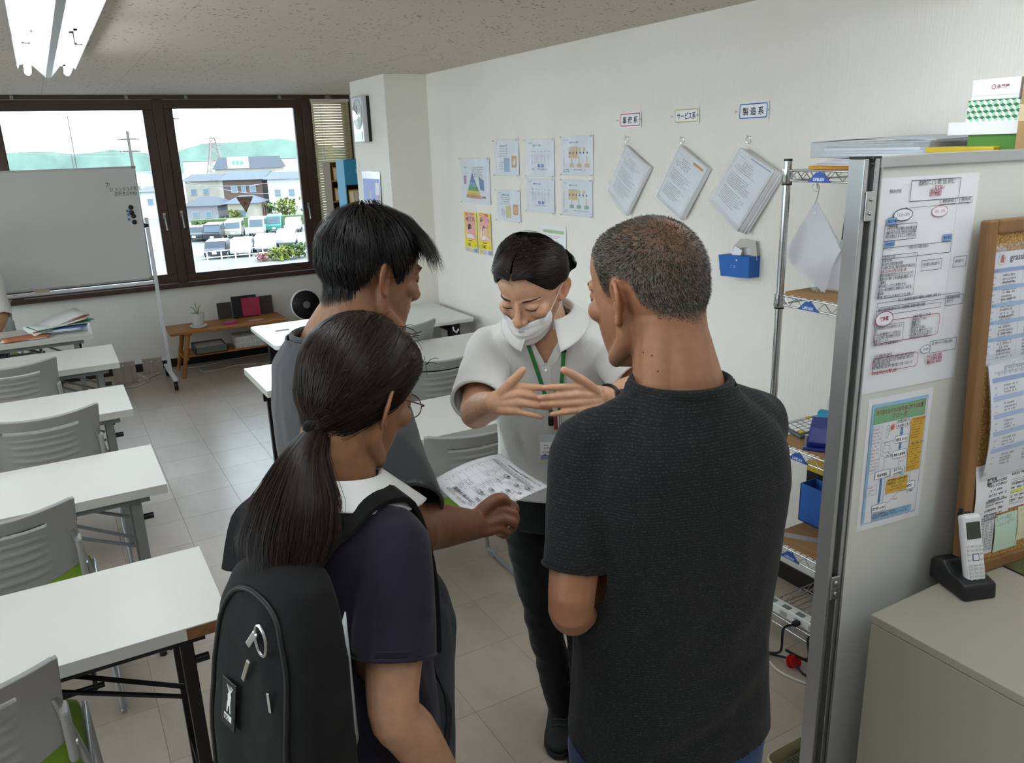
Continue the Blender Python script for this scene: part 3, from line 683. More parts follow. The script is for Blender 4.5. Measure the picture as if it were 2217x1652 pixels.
# power strip and cables on the floor by the window
M_cable=mat('white_cable','#d3cfc6',.55)
def cable(label,pts,r=.004,m=None,name='power_cable'):
    o=MB().tube(spline(pts,8),r,7).build(name,m or M_cable); tag(o,label,'cable'); return o
cable('white cable running along the floor from the whiteboard to the bench',[(.30,7.18,.006),(.5,7.25,.006),(.63,7.38,.006),(.8,7.44,.006),(1.0,7.42,.006),(1.3,7.5,.006),(1.62,7.53,.006)])
cable('looped white cable on the floor under the whiteboard',[(.27,7.1,.006),(.4,7.06,.006),(.52,7.2,.006),(.46,7.33,.04),(.38,7.4,.08)],.0045)
cable('white cable looping on the floor before the bench',[(.95,7.3,.0055),(.98,7.22,.0055),(1.1,7.19,.0055),(1.25,7.25,.0055),(1.42,7.2,.0055)],.0035)
ps=thing('power_strip','small white power strip on the floor under the whiteboard','power strip',(.33,7.16,0),.5); MB().bb(-.06,.06,-.02,.02,0,.025).build('body',M_white,ps,bevel=.004)
for k in (-.03,.0,.03): MB().box((k,0,.0255),(.016,.022,.002)).build('socket',flat('#b9b6ae'),ps)

# round fan beside the bench
fan=thing('circulator_fan','white round circulator fan with a black grille between bench and desk','fan',(1.93,7.25,0))
R1=Matrix.Rotation(math.radians(80),3,'X')
MB().lathe([(.11,0),(.105,.02),(.04,.035),(.03,.12),(.0001,.12)],n=24).build('base',M_white,fan)
MB().tube([(0,.02,.1),(0,.03,.33)],.02,12).build('stem',M_white,fan)
c=Vector((0,0,.47)); MB().lathe([(.0001,-.08),(.07,-.075),(.12,-.045),(.142,0),(.142,.04),(.132,.045),(.13,.04)],c,32,rot=R1,close=False).build('housing',M_white,fan)
MB().lathe([(.131,.035),(.10,.048),(.06,.055),(.0001,.057)],c,32,rot=R1,close=False).build('grille',mat('fan_grille','#121213',.35),fan)
b=MB()
for k in range(16):
    a=k*math.pi/8; b.tube([c+R1@Vector((r*math.cos(a+tw),r*math.sin(a+tw),z)) for r,tw,z in ((.03,0,.06),(.07,.15,.059),(.11,.35,.05),(.128,.45,.042))],.0018,5)
b.build('grille_ribs',M_black,fan)
MB().lathe([(.035,.056),(.03,.064),(.0001,.066)],c,20,rot=R1,close=False).build('hub_cap',mat('fan_hub','#74757c',.4),fan)

# heaped papers on the farthest table
def papers(label,x,y,z,a,w,d,n,cols,tilt=(0,0),group='papers heaped on the farthest table',name='paper_pile'):
    o=thing(name,label,'papers',(x,y,z),a,group); rr_=random.Random(int(x*1e3)+n)
    th=.004
    for k in range(n):
        def fn(u,v,k=k): return ((u-.5)*w+rr_.uniform(-.0005,.0005),(v-.5)*d,k*th+.006*math.sin(u*5+k)*tilt[0]*u)
        b=MB().grid(fn,8,3); p_=b.build('sheet_bundle',flat(cols[k%len(cols)],.5),o,solid=.003)
        p_.rotation_euler=(tilt[1]*k*.05,-tilt[0]*k*.06,rr_.uniform(-.15,.15)); p_.location=(rr_.uniform(-.02,.02),rr_.uniform(-.02,.02),.0025)
    return o
papers('red and orange clear folder of papers at the front of the far table',-.26,6.05,ZT,.1,.26,.16,3,['#a85f50','#d8d4d0','#c87a50'])
papers('loose white papers piled on the right of the far table',-.03,6.16,ZT,-.2,.28,.2,8,['#dcdcdf','#c8ccd6','#e6e6e6','#5a6da6'])
o=papers('open file of white sheets with a green and orange spine on top of the heap',-.05,6.2,ZT+.045,.25,.36,.22,6,['#e2e2e2','#2e7a4a','#eeeeee','#c8643a','#dddddd'],tilt=(.9,.3))
# ================================================================ things on the right wall and the column
M_paper=mat('paper','#e9e9ec',.55)
M_lam=mat('laminated_paper','#e6e7ec',.22)
WF=frame_from((XR-.001,0,0),(0,-1,0),(0,0,1))       # wall sheet frame: u = -y, v = z
def W(px,py): p=AX(px,py,XR-.002); return (-p.y,p.z)
def wrect(p0,p1):
    a,b=W(*p0),W(*p1); return min(a[0],b[0]),min(a[1],b[1]),max(a[0],b[0]),max(a[1],b[1])
def wall_sheet(label,p0,p1,draw,film=True,cat='poster',name='wall_poster',group=None,paper='#e4e5ea',seed=1,wav=.003):
    x0,y0,x1,y1=wrect(p0,p1); w,h=x1-x0,y1-y0
    t=thing(name,label,cat,(0,0,0),0,group); t.matrix_world=WF@Matrix.Translation((x0,y0,.002))
    rr_=random.Random(seed); ph=[rr_.uniform(0,6) for _ in range(4)]
    bend=lambda x,y,z:(x,y,z+wav*.5*(1+math.sin(x/w*5+ph[0])*math.sin(y/h*2.5+ph[1])))
    b=MB().grid(lambda u,v:bend(u*w,v*h,0),10,10); b.build('sheet',flat(paper,.5),t)
    pr=Print(.0005); pr.warp=bend; draw(pr,w,h); pr.build(t)
    if film:
        f=MB().grid(lambda u,v:(u*w*1.04-.02*w,v*h*1.04-.02*h,.0035+wav*1.1+wav*.8*math.sin(u*9+ph[2]+1.5*math.sin(v*3+ph[3]))+wav*.5*math.sin(u*23+v*4+ph[0])),40,18); f.build('clear_sleeve',M_film,t)
        for cx,cy in ((0,0),(w,0),(0,h),(w,h)): MB().lathe([(.004,.004),(.005,.009),(.003,.016),(.0001,.017)],(cx,cy,wav),8).build('push_pin',M_clear,t)
    return t
def d_pyr(p,w,h):
    X=lambda a:a*w; Y=lambda a:a*h
    apex=(.40,.68); bl=(.15,.11); br=(.72,.09)
    def lev(f): return (apex[0]+(bl[0]-apex[0])*f,apex[1]+(bl[1]-apex[1])*f),(apex[0]+(br[0]-apex[0])*f,apex[1]+(br[1]-apex[1])*f)
    for f0,f1,c in ((0,.36,'#4a6cb0'),(.36,.54,'#6f9db8'),(.54,.70,'#4f8f45'),(.70,.86,'#e0cf28'),(.86,1,'#d08055')):
        a,b=lev(f0); c_,d_=lev(f1); p.poly([(X(a[0]),Y(a[1])),(X(c_[0]),Y(c_[1])),(X(d_[0]),Y(d_[1])),(X(b[0]),Y(b[1]))],c)
    p.rect(X(.09),Y(.42),X(.18),Y(.62),'#b07aa8'); p.poly([(X(.62),Y(.6)),(X(.8),Y(.52)),(X(.8),Y(.28)),(X(.66),Y(.3))],'#4a7fae')
    p.rect(X(.72),Y(.11),X(.85),Y(.16),'#8a7a40'); p.text(X(.12),Y(.79),h*.03,'自己実現の','#444',bold=.0003); p.type(X(.4),Y(.80),w*.42,6,h*.043,h*.022,'#4a4a4a'); p.type(X(.30),Y(.2),w*.3,2,h*.06,h*.02,'#777733')
wall_sheet('laminated poster of a rainbow striped pyramid chart on the right wall',(998,344),(1063,442),d_pyr,seed=2)
def d_ad(p,w,h):
    p.rect(0,0,w,h,'#e8d52a'); p.rect(0,0,w,.13*h,'#c9cbe0'); p.rect(.12*w,.92*h,.82*w,.985*h,'#cf5f7a'); p.text(.15*w,.935*h,.035*h,'令和7年10月から','#f2e2e8',bold=.0002)
    p.rrect(.08*w,.33*h,.9*w,.92*h,.06*w,None,fill='#e3a0ae'); p.text(.14*w,.79*h,.115*h,'最低賃金','#32242a',bold=.0012,sx=.56*w/(.115*h*4)*1.25)
    p.ell(.45*w,.55*h,.16*w,.10*h,None,fill='#e6bfae'); p.poly([(.28*w,.56*h),(.32*w,.69*h),(.48*w,.72*h),(.62*w,.66*h),(.6*w,.6*h),(.45*w,.64*h)],'#2f2528'); p.poly([(.16*w,.36*h),(.3*w,.46*h),(.6*w,.46*h),(.85*w,.36*h)],'#f0e4e6'); p.poly([(.1*w,.4*h),(.2*w,.62*h),(.26*w,.6*h),(.22*w,.4*h)],'#eddcd8')
    p.rect(.3*w,.275*h,.6*w,.30*h,'#7a6a2a'); p.text(.2*w,.155*h,.115*h,'1140','#2d2a22',bold=.0013,sx=.8); p.text(.04*w,.165*h,.06*h,'¥','#a08a20'); p.text(.80*w,.16*h,.06*h,'円','#c07a3a',bold=.0005)
    p.type(.06*w,.09*h,.6*w,4,.022*h,.012*h,'#8a86a8'); p.rect(.7*w,.02*h,.96*w,.11*h,'#7f9ac8')
wall_sheet('left of the two yellow and pink posters reading 1140',(1004.5,458),(1036,549),d_ad,film=False,seed=3,wav=.004)
wall_sheet('right of the two yellow and pink posters reading 1140',(1036.5,460),(1066.5,555),d_ad,film=False,seed=4,wav=.006)
def d_flow(cols,kind):
    def d(p,w,h):
        r=random.Random(kind); p.text(.25*w,.83*h,.05*h,'製造 系 ライン作業','#2f4a70',bold=.0003); 
        if kind in (3,6):
            p.rrect(.22*w,.44*h,.52*w,.74*h,.02*w,None,fill='#d9b98c'); 
            for k in range(6): x=(.24+.11*k)*w; p.poly([(x,.58*h),(x+.03*w,.62*h),(x+.05*w,.58*h),(x+.03*w,.54*h)],cols[0])
            for k in range(4): p.rrect((.24+.15*k)*w,.62*h,(.32+.15*k)*w,.72*h,.01*w,None,fill='#d8c7a0')
            for k in range(3):
                x=(.26+.24*k)*w; p.rrect(x,.2*h,x+.14*w,.3*h,.008*w,None,fill='#7fae93' if kind==6 else '#d8b890')
                p.rect(x+.05*w,.3*h,x+.08*w,.5*h,'#d8c59a')
            p.rect(.05*w,.2*h,.065*w,.66*h,'#c07a80'); p.type(.05*w,.12*h,.2*w,2,.05*h,.03*h,'#b05060' if kind==6 else '#666'); p.type(.4*w,.12*h,.5*w,1,.05*h,.03*h,'#777777')
        elif kind in (2,5):
            for k in range(6): x=(.2+.12*k)*w; p.ell(x,.56*h,.03*w,.035*h,cols[0],.0012); p.type(x-.02*w,.67*h,.05*w,1,.04*h,.03*h,'#666'); p.rect(x-.004*w,.3*h,x+.004*w,.5*h,'#8899bb')
            for k in range(2): p.rect((.42+.13*k)*w,.24*h,(.51+.13*k)*w,.33*h,'#5f86c0')
            p.frame(.22*w,.38*h,.38*w,.68*h,'#888'); p.type(.2*w,.18*h,.7*w,1,.05*h,.03*h,'#666')
        else:
            for k in range(5): p.type(.16*w,(.82-.07*k)*h,.5*w,1,.05*h,.028*h,'#555560')
            p.rect(.38*w,.1*h,.62*w,.5*h,'#9db9d8' if kind==1 else '#cfc58a'); p.rrect(.7*w,.22*h,.92*w,.56*h,.03*w,None,fill='#cf9a5a'); p.ell(.81*w,.38*h,.06*w,.09*h,None,fill='#d8dbe0'); p.type(.16*w,.35*h,.2*w,4,.06*h,.03*h,'#77777f')
        p.type(.06*w,.9*h,.15*w,1,.05*h,.03*h,'#6070a0')
    return d
for i,(lab,a,b,k,c) in enumerate([('crumpled clear sleeve with a bear-brown figure, top left of the six wall sheets',(1072,305),(1125,380),1,'#335'),('clear sleeved sheet with a row of red circles, top middle of the six',(1140,304),(1201,382),2,'#c06070'),('clear sleeved flow chart with orange panel, top right of the six',(1217.5,297),(1285,379.5),3,'#2f3f60'),('crumpled clear sleeve with olive block, bottom left of the six wall sheets',(1077,410.5),(1128.5,481.5),4,'#335'),('clear sleeved sheet with a row of blue circles, bottom middle of the six',(1141,386.5),(1202,462),5,'#4060a8'),('clear sleeved flow chart with green blocks, bottom right of the six',(1218,389),(1283.5,470),6,'#2f4038')]):
    wall_sheet(lab,a,b,d_flow([c],k),seed=10+i,group='sleeved sheets pinned on the right wall',wav=.005 if k in (1,4) else .003)
def d_g(p,w,h): p.rect(.1*w,.78*h,.92*w,.88*h,'#a9bf92'); p.text(.3*w,.8*h,.06*h,'お知らせ','#5a6a48'); p.type(.1*w,.68*h,.7*w,2,.06*h,.03*h,'#c07a86'); p.type(.1*w,.5*h,.8*w,7,.06*h,.028*h,'#777')
wall_sheet('white notice with a green heading band behind the head of the person in white',(1172,486),(1227,566),d_g,film=False,seed=30)
def sign(label,p0,p1,txt,col,sp):
    x0,y0,x1,y1=wrect(p0,p1); w,h=x1-x0,y1-y0; t=thing('category_sign',label,'sign',(0,0,0)); t.matrix_world=WF@Matrix.Translation((x0,y0,.003))
    MB().bb(-.008,w+.008,-.008,h+.008,0,.0008).build('laminate',M_lam,t)
    pr=Print(.0012); pr.rrect(0,0,w,h,h*.12,col,.0042,fill='#eceef2'); n=len(txt); cw=w*.86/n
    for k,c in enumerate(txt): pr.text(w*.07+cw*(k+.5),h*.24,h*.62,c,'#2c2b2b','CENTER',.0006,sx=min(1,cw/(h*.62)))
    pr.build(t)
    for xx in (-.012,w+.012): MB().tube([(xx-.006,h*.5,.002),(xx,h*.5,.014),(xx+.01,h*.5,.02)],.0035,8).build('push_pin',M_clear,t)
sign('red-bordered sign 事務系 above the leftmost hanging bundle',(1345,248),(1386,271),['事','務','系'],'#b8505c',0)
sign('yellow-bordered sign サービス系 above the middle hanging bundle',(1463.5,239),(1511,262),list('サービス系'),'#b9b545',0)
sign('blue-bordered sign 製造系 above the rightmost hanging bundle',(1604,227),(1661,253),['製','造','系'],'#3f62ac',0)
# bundles of sheets hung by one corner from a ring
def bundle(label,ring,top,right,bottom,left,n,film,seed):
    rg=W(*ring); P=[Vector(W(*q)+(0,)) for q in (left,top,right,bottom)]
    t=thing('hanging_document_bundle',label,'documents',(0,0,0),0,'document bundles hung on rings'); t.matrix_world=WF@Matrix.Translation((rg[0],rg[1],.003))
    Q=[q-Vector((rg[0],rg[1],0)) for q in P]; rr_=random.Random(seed); L=(Q[2]-Q[1]).length; Hh=(Q[0]-Q[1]).length
    def pt(u,v,k,o): # u along top->right edge, v down the sheet (top->left)
        q=Q[1]*(1-u)*(1-v)+Q[2]*u*(1-v)+Q[0]*(1-u)*v+Q[3]*u*v
        return Vector((q.x+o[0],q.y+o[1],.006+k*.0042+.014*u*v+.004*math.sin(u*4)))
    for k in range(n):
        o=(rr_.uniform(-.004,.004)+.006*(n-1-k)*.6,-.004*(n-1-k)*.5)
        MB().grid(lambda u,v:pt(u,v,k,o),12,12).build('sheet',M_paper,t,solid=.0025)
    pr=Print(0); 
    def warp(x,y,z): v=pt(x,1-y,n-1,(0,0)); return (v.x,v.y,v.z+.0018+z)
    pr.warp=warp; pr.tol=.1; a=Hh/L
    for k in range(24):
        y=.86-k*.03
        if k in (6,7,15): continue
        seg=14; pr.type(.12 if k>2 else .3,y,.7 if k>2 else .35,1,.02,.012,'#55555c',seed=k+seed,cw=.016)
    pr.rect(.08,.9,.3,.905,'#999'); pr.frame(.06,.06,.94,.94,'#b9b9be',.002)
    if film==2: pr.rect(.62,.9,.95,.94,'#c98a4a')
    if film==3: pr.rect(.4,.955,.96,.965,'#4a86b4')
    pr.build(t)
    if film:
        MB().grid(lambda u,v:pt(u*1.03-.015,v*1.02-.01,n,(0,0))+Vector((0,0,.011+.0035*math.sin(v*16+2*math.sin(u*3))+.002*math.sin(u*11))),16,36).build('clear_sleeve',M_film,t)
    MB().tube([(.0135*math.cos(a_),.0135*math.sin(a_),.012+.004*math.sin(a_)) for a_ in [2*math.pi*k/20 for k in range(20)]],.0012,6,closed=True).build('ring',M_chrome,t)
    MB().tube([(0,.013,.0),(0,.012,.02),(.004,.02,.022)],.003,8).build('wall_pin',M_clear,t)
bundle('leftmost hanging bundle of printed sheets, behind the shaved head',(1362,303),(1361,313),(1413,362),(1366,466),(1322,413),3,1,3)
bundle('middle hanging bundle of printed sheets in clear sleeves',(1482,305),(1480,313),(1538,363),(1484,474),(1428,424),4,2,5)
bundle('thick rightmost hanging bundle of printed sheets beside the wire shelf',(1626,303),(1618,318),(1691,369),(1616,499),(1553,432),8,3,7)

# blue paper pocket on the wall
p0=AX(1577,590,XR); p1=AX(1645,590,XR)
bx=thing('blue_paper_pocket','bright blue paper pocket stuck to the wall with a grey loop','box',(XR-.002,(p0.y+p1.y)/2,AX(1610,598,XR).z))
M_blue=mat('blue_card','#1e5fae',.6); hy=abs(p0.y-p1.y)/2; hz=AX(1600,548,XR).z-AX(1610,598,XR).z
b=MB(); poly=[(-hy*.8,0),(hy,.008),(hy*.98,hz),(-hy*1.0,hz*.93)]
b.prism(poly,.06,(0,0,0),(0,-1,0),(0,0,1)); b.build('pocket',M_blue,bx,bevel=.001)
MB().tube([(-.02,hy*.35,hz*.8),(-.02,hy*.3,hz*1.25),(-.02,0,hz*1.5),(-.02,-hy*.75,hz*1.5),(-.02,-hy*.85,hz*.8)],.018,4,flat=.06).build('loop',mat('grey_strap','#b9b6ac',.6),bx)
MB().box((-.025,hy*.2,hz*1.02),(.004,hy*.5,.05),Matrix.Rotation(.4,3,'X')).build('card',M_paper,bx)
MB().tube([(-.03,hy*.9,.03),(-.035,hy*1.2,.02),(-.03,hy*1.25,.04)],.0015,6).tube([(-.03,hy*.9,.045),(-.035,hy*1.15,.035),(-.03,hy*1.2,.05)],.0015,6).build('wire_hook',M_steel,bx)
MB().lathe([(.004,0),(.0001,.003)],(-.0605,-hy*.2,hz*.8),8,rot=Matrix.Rotation(-math.pi/2,3,'Y')).build('stud',M_white,bx)
pr=Print(.0003); pr.text(0,hz*.45,.016,'：3','#cfd8e8','CENTER'); o=pr.build(bx,'print'); o.matrix_local=frame_from((-.0605,0,0),(0,-1,0),(0,0,1))

# clock on the column
ck=thing('wall_clock','silver rectangular wall clock with an oval dial on the column','clock',(2.157,5.885,2.03))
M_silver=mat('silver_plastic','#c9cdd0',.35,.3)
F=frame_from((0,0,0),(0,-1,0),(0,0,1)).to_3x3()
MB().box((-.012,0,0),(.022,.205,.315)).build('back_case',M_black,ck,bevel=.006)
MB().box((-.042,0,0),(.038,.212,.322)).build('front_case',M_silver,ck,bevel=.008)
MB().lathe([(.098,0),(.092,.004),(.0001,.004)],(0,0,0),36,close=False).build('dial',mat('clock_dial','#dfe4e6',.15,coat=.5),ck).matrix_local=frame_from((-.063,0,.035),(0,-1,0),(0,0,1))@Matrix.Diagonal((.95,1.08,1,1))
h_=MB(); h_.box((-.0685,.018,.055),(.002,.05,.008),Matrix.Rotation(.6,3,'X')); h_.box((-.0685,-.01,.062),(.002,.006,.06)); h_.build('hands',M_black,ck)
MB().box((-.0625,-.005,-.115),(.003,.13,.055)).build('display',mat('clock_display','#b6c0b4',.25),ck)
def col_sheet(label,y0,y1,z0,z1,draw):
    t=thing('column_calendar',label,'calendar',(0,0,0)); t.matrix_world=frame_from((2.155,y1,z0),(0,-1,0),(0,0,1)); w,h=y1-y0,z1-z0
    MB().grid(lambda u,v:(u*w,v*h,.001+.02*u*(1-v)),8,8).build('sheet',M_lam,t); pr=Print(.0016); pr.warp=lambda x,y,z:(x,y,z+.02*(x/w)*(1-y/h)); draw(pr,w,h); pr.build(t); return t
def d_cal(p,w,h):
    p.rect(.03*w,.52*h,.97*w,.88*h,'#93a6dc',8); p.ell(.35*w,.72*h,.06*w,.04*h,None,fill='#c99ab8'); p.ell(.42*w,.62*h,.05*w,.06*h,None,fill='#d8b8a8'); p.rect(.72*w,.62*h,.93*w,.82*h,'#ddd8e0'); p.ell(.2*w,.78*h,.06*w,.03*h,None,fill='#a8a0d8'); p.poly([(.7*w,.56*h),(.93*w,.62*h),(.95*w,.54*h)],'#d09aa0')
    for r in range(5):
        for c in range(7): p.rect((.06+.13*c)*w,(.4-.08*r)*h,(.09+.13*c)*w,(.43-.08*r)*h,'#8a8a96')
    p.ell(.45*w,.95*h,.02*w,.008*h,None,fill='#b8a878')
col_sheet('calendar with a blue picture hanging on the column below the clock',5.675,6.06,1.22,1.66,d_cal)

# cardboard brochure stands between column and blind
def bro(label,x0,x1,y,ztop,blue):
    t=thing('brochure_stand',label,'stand',((x0+x1)/2,y,0)); w=(x1-x0)/2; d=.2
    M_b=mat('brown_card','#6b5138',.7); M_bl=mat('blue_card_stand','#2f86a8',.6); M_e=mat('card_edge','#b89c80',.7); M_y=mat('yellow_booklet','#cf9a2f',.6)
    MB().bb(-w,w,d-.006,d,0,ztop).build('back_panel',M_b,t)
    for s in (-1,1): MB().bb(s*w-.004,s*w+.004,0,d,0,ztop).build('side_panel',M_bl if blue else M_b,t)
    z=ztop-(.22 if blue else .16); k=0
    if blue:
        MB().bb(-w,w,-.004,.002,ztop-.19,ztop).build('header',M_bl,t); MB().bb(-w,w,-.01,d-.01,ztop-.2,ztop-.19).build('header_shelf',M_bl,t)
        pr=Print(.0006); pr.ell(.02,ztop-.09,.02,.024,None,fill='#8ab9cc'); pr.ell(.05,ztop-.13,.014,.016,None,fill='#8ab9cc'); pr.text(-.0,ztop-.06,.03,'はぐ','#8fc0d2'); o=pr.build(t); o.matrix_local=frame_from((0,-.005,0),(1,0,0),(0,0,1)); z-=.14
    while z>.25:
        MB().bb(-w+.004,w-.004,-.006,d-.006,z,z+.008).build('shelf_lip',M_e,t)
        for q in range(3):
            x=-w+.035+q*(2*w-.05)/3
            if (k+q)%4!=3: 
                MB().box((x+.012,.03+.02*q,z+.008+.055),(.045,.03,.11),Matrix.Rotation(-.12,3,'X')).build('booklet',M_y,t); MB().box((x+.012,.013+.02*q,z+.008+.055),(.034,.003,.09),Matrix.Rotation(-.12,3,'X')).build('booklet_cover',flat('#e6d8c4'),t)
        z-=.175; k+=1
    return t
a=AY(714,352,6.95); b_=AY(748,348,6.95); bro('brown cardboard brochure stand in front of the blind',a.x,b_.x,6.95,a.z,False)
a=AY(744,346,6.52); b_=AY(789,342,6.52); bro('blue-headed cardboard brochure stand half hidden by the column',a.x,b_.x,6.52,a.z,True)
bs=thing('leaflet_holder','clear leaflet holder with white cards below the brown brochure stand shelves','holder',(a.x-.06,6.6,1.05))
for k in range(3):
    MB().box((-.09+.06*k,-.02,.26),(.05,.003,.03),Matrix.Rotation(.4,3,'X')).build('card',M_paper,bs); MB().box((-.09+.06*k,0,.15),(.055,.02,.2)).build('pocket',M_clear,bs)
MB().bb(-.13,.08,-.02,.04,-1.05,.05).build('base',mat('brown_card2','#5d4630',.7),bs)
# ================================================================ wire shelf
SX0,SX1,SY0,SY1=2.094,2.444,1.075,1.867
LV=[1.705,1.30,.777,.40,.114]
sh=thing('wire_shelf','chrome wire shelving unit with five tiers along the right wall','shelf',(0,0,0))
for x in (SX0,SX1):
    for y in (SY0,SY1):
        MB().cyl((x,y,.06),(x,y,1.735),.0127,n=16).build('post',M_chrome,sh)
        b=MB(); z=.1
        for k in range(64): b.cyl((x,y,.11+k*.0254),(x,y,.1108+k*.0254),.01285,n=12)
        b.build('post_grooves',mat_gr if 'mat_gr' in globals() else M_steel,sh)
        MB().cyl((x,y,1.735),(x,y,1.742),.0135).build('post_cap',M_black,sh)
        MB().cyl((x,y,0),(x,y,.05),.017).cyl((x,y,.05),(x,y,.065),.015).build('foot',M_black,sh)
for z in LV:
    b=MB()
    for zz in (z,z-.032): b.tube([(SX0,SY0,zz),(SX1,SY0,zz),(SX1,SY1,zz),(SX0,SY1,zz)],.0032,8,closed=True)
    for (xa,ya,xb,yb,n) in ((SX0,SY0,SX0,SY1,14),(SX1,SY0,SX1,SY1,14),(SX0,SY0,SX1,SY0,6),(SX0,SY1,SX1,SY1,6)):
        pts=[(xa+(xb-xa)*(k+.5)/(2*n),ya+(yb-ya)*(k+.5)/(2*n),z-.002 if k%2 else z-.030) for k in range(2*n)]; b.tube(pts,.0018,5)
    for k in range(1,30): y=SY0+(SY1-SY0)*k/30; b.tube([(SX0,y,z+.001),(SX1,y,z+.001)],.0017,5)
    for k in (1,2): x=SX0+(SX1-SX0)*k/3; b.tube([(x,SY0,z-.004),(x,SY1,z-.004)],.0026,6)
    b.build('tier',M_chrome,sh)
    for x in (SX0,SX1):
        for y in (SY0,SY1): MB().lathe([(.016,0),(.019,.006),(.017,.045),(.014,.045)],(x,y,z-.04),14).build('collar',M_chrome,sh); MB().cyl((x,y,z-.045),(x,y,z-.04),.0165).build('sleeve_ring',M_black,sh)
bp=[(1775,372),(1752,649),(1730,967),(1712,1186)]
for z,(px,py) in zip(LV[:4],bp):
    y=AX(px,py,SX0-.004).y; o=MB().prism([(-.042,-.017),(.042,-.017),(.012,.012),(-.012,.012)],.003,(0,0,0)).build('badge',mat('badge_blue','#2f57a8',.35),sh); o.matrix_local=frame_from((SX0-.0045,y,z-.016),(0,-1,0),(0,0,1))
    pr=Print(.0034); pr.text(0,-.013,.0125,'LIFELEX','#dfe6f2','CENTER',.0004); q=pr.build(o,'badge_lettering')
M_ply=mat('plywood','#a87e4e',.6,var=.3,vs=4,stretch=(12,1,12))
for z,lab in ((LV[1],'upper plywood board lying on the wire shelf'),(LV[2],'middle plywood board lying on the wire shelf'),(LV[3],'lower plywood board lying on the wire shelf')):
    o=MB().bb(SX0+.012,SX1-.012,SY0+.02,SY1-.012,z+.0032,z+.013).build('plywood_board',M_ply,bevel=.001); tag(o,lab,'board')
# ---- on the top tier
zt=LV[0]+.003
def shelfbox(name,label,cat,p0,p1,depth,z,x,m,extra=None,bev=.001,zh=None,lid=None):
    a,b_=AX(*p0,x),AX(*p1,x); y1,y0=max(a.y,b_.y),min(a.y,b_.y); hh=zh or abs(a.z-b_.z)
    t=thing(name,label,cat,(x,(y0+y1)/2,z)); MB().bb(0,depth,-(y1-y0)/2,(y1-y0)/2,0,hh).build('box_body',m,t,bevel=bev); t['h']=hh; t['w']=(y1-y0)/2; return t
M_wbox=mat('white_carton','#dcdbdd',.55)
zz=lambda px,py,x=2.13: AX(px,py,x).z
z1=zz(2150,291); z2=zz(2150,262); z3=zz(2150,215); z4=zz(2150,170)
g1=shelfbox('green_box','green box under the stack on the wire shelf','box',(2096,293),(2200,321),.25,zt,2.13,mat('green_carton','#467a2e',.55),zh=z1-zt)
g2=shelfbox('flat_carton','flat white carton on the green box','box',(2054,262),(2206,290),.28,z1+.0003,2.125,M_wbox,zh=z2-z1-.0003)
g3=shelfbox('patterned_box','white box printed with green tumbling blocks on the wire shelf','box',(2098,215),(2206,260),.2,z2+.0003,2.14,M_wbox,zh=z3-z2-.0003); H3=z3-z2-.0003
pr=Print(.0004); w3=g3['w']; s_=.0095; cols=['#2f6b4a','#8fc39a','#dfe8df']; hx=s_*.866
rows=int(H3/(1.5*s_))+2; ncol=int(2*w3/(2*hx))+2
def clip(poly,x0,y0,x1,y1):
    for ax,lim,sg in ((0,x0,1),(0,x1,-1),(1,y0,1),(1,y1,-1)):
        out=[]
        for i in range(len(poly)):
            a,b_=poly[i],poly[(i+1)%len(poly)]; da,db=(a[ax]-lim)*sg,(b_[ax]-lim)*sg
            if da>=0: out.append(a)
            if da*db<0: f=da/(da-db); out.append((a[0]+(b_[0]-a[0])*f,a[1]+(b_[1]-a[1])*f))
        poly=out
        if not poly: return None
    return poly
for r in range(rows):
    for c in range(ncol):
        cx=-w3+c*2*hx+(hx if r%2 else 0); cy=r*1.5*s_; P6=[(cx+s_*math.cos(math.radians(90+60*k)),cy+s_*math.sin(math.radians(90+60*k))) for k in range(6)]
        for k,col in ((0,cols[1]),(2,cols[0]),(4,cols[2])):
            q=clip([(cx,cy),P6[(k)%6],P6[(k+1)%6],P6[(k+2)%6]],-w3,0,w3,H3)
            if q and len(q)>2: pr.poly(q,col)
o=pr.build(g3); o.matrix_local=frame_from((-.0003,0,0),(0,-1,0),(0,0,1))
g4=shelfbox('white_gift_box','white carton with a small red mark on top of the patterned box','box',(2108,170),(2206,214),.19,z3+.0003,2.14,M_wbox,zh=z4-z3)
pr=Print(.0004); pr.ell(-.005,.030,.005,.005,'#c04050',.0016); pr.text(.003,.026,.0105,'永楽屋','#8a4a4e',bold=.0003); pr.line([(-g4['w'],.010),(g4['w'],.010)],'#b9b8ba',.0008); o=pr.build(g4); o.matrix_local=frame_from((-.0003,0,0),(0,-1,0),(0,0,1))
yt=shelfbox('yellow_tray','yellow plastic tray lip on the top tier behind the partition','tray',(2003,318),(2150,330),.12,zt,2.10,mat('yellow_plastic','#b89f22',.4),zh=zz(2075,318,2.10)-zt,bev=.004)
a=AX(2202,132,2.06); b_=AX(2202,320,2.06)
cbx=thing('cardboard_box','tall brown cardboard carton at the right edge above the partition','box',(2.1,1.13,zt)); MB().bb(0,.2,-.055,a.y-1.13,0,a.z-zt).build('carton',mat('brown_cardboard','#a5835a',.75,var=.1,vs=8),cbx,bevel=.001)
MB().bb(-.0008,.0,-.03,a.y-1.13+.0005,.12,.16).build('tape',mat('packing_tape','#c0a98a',.3),cbx)
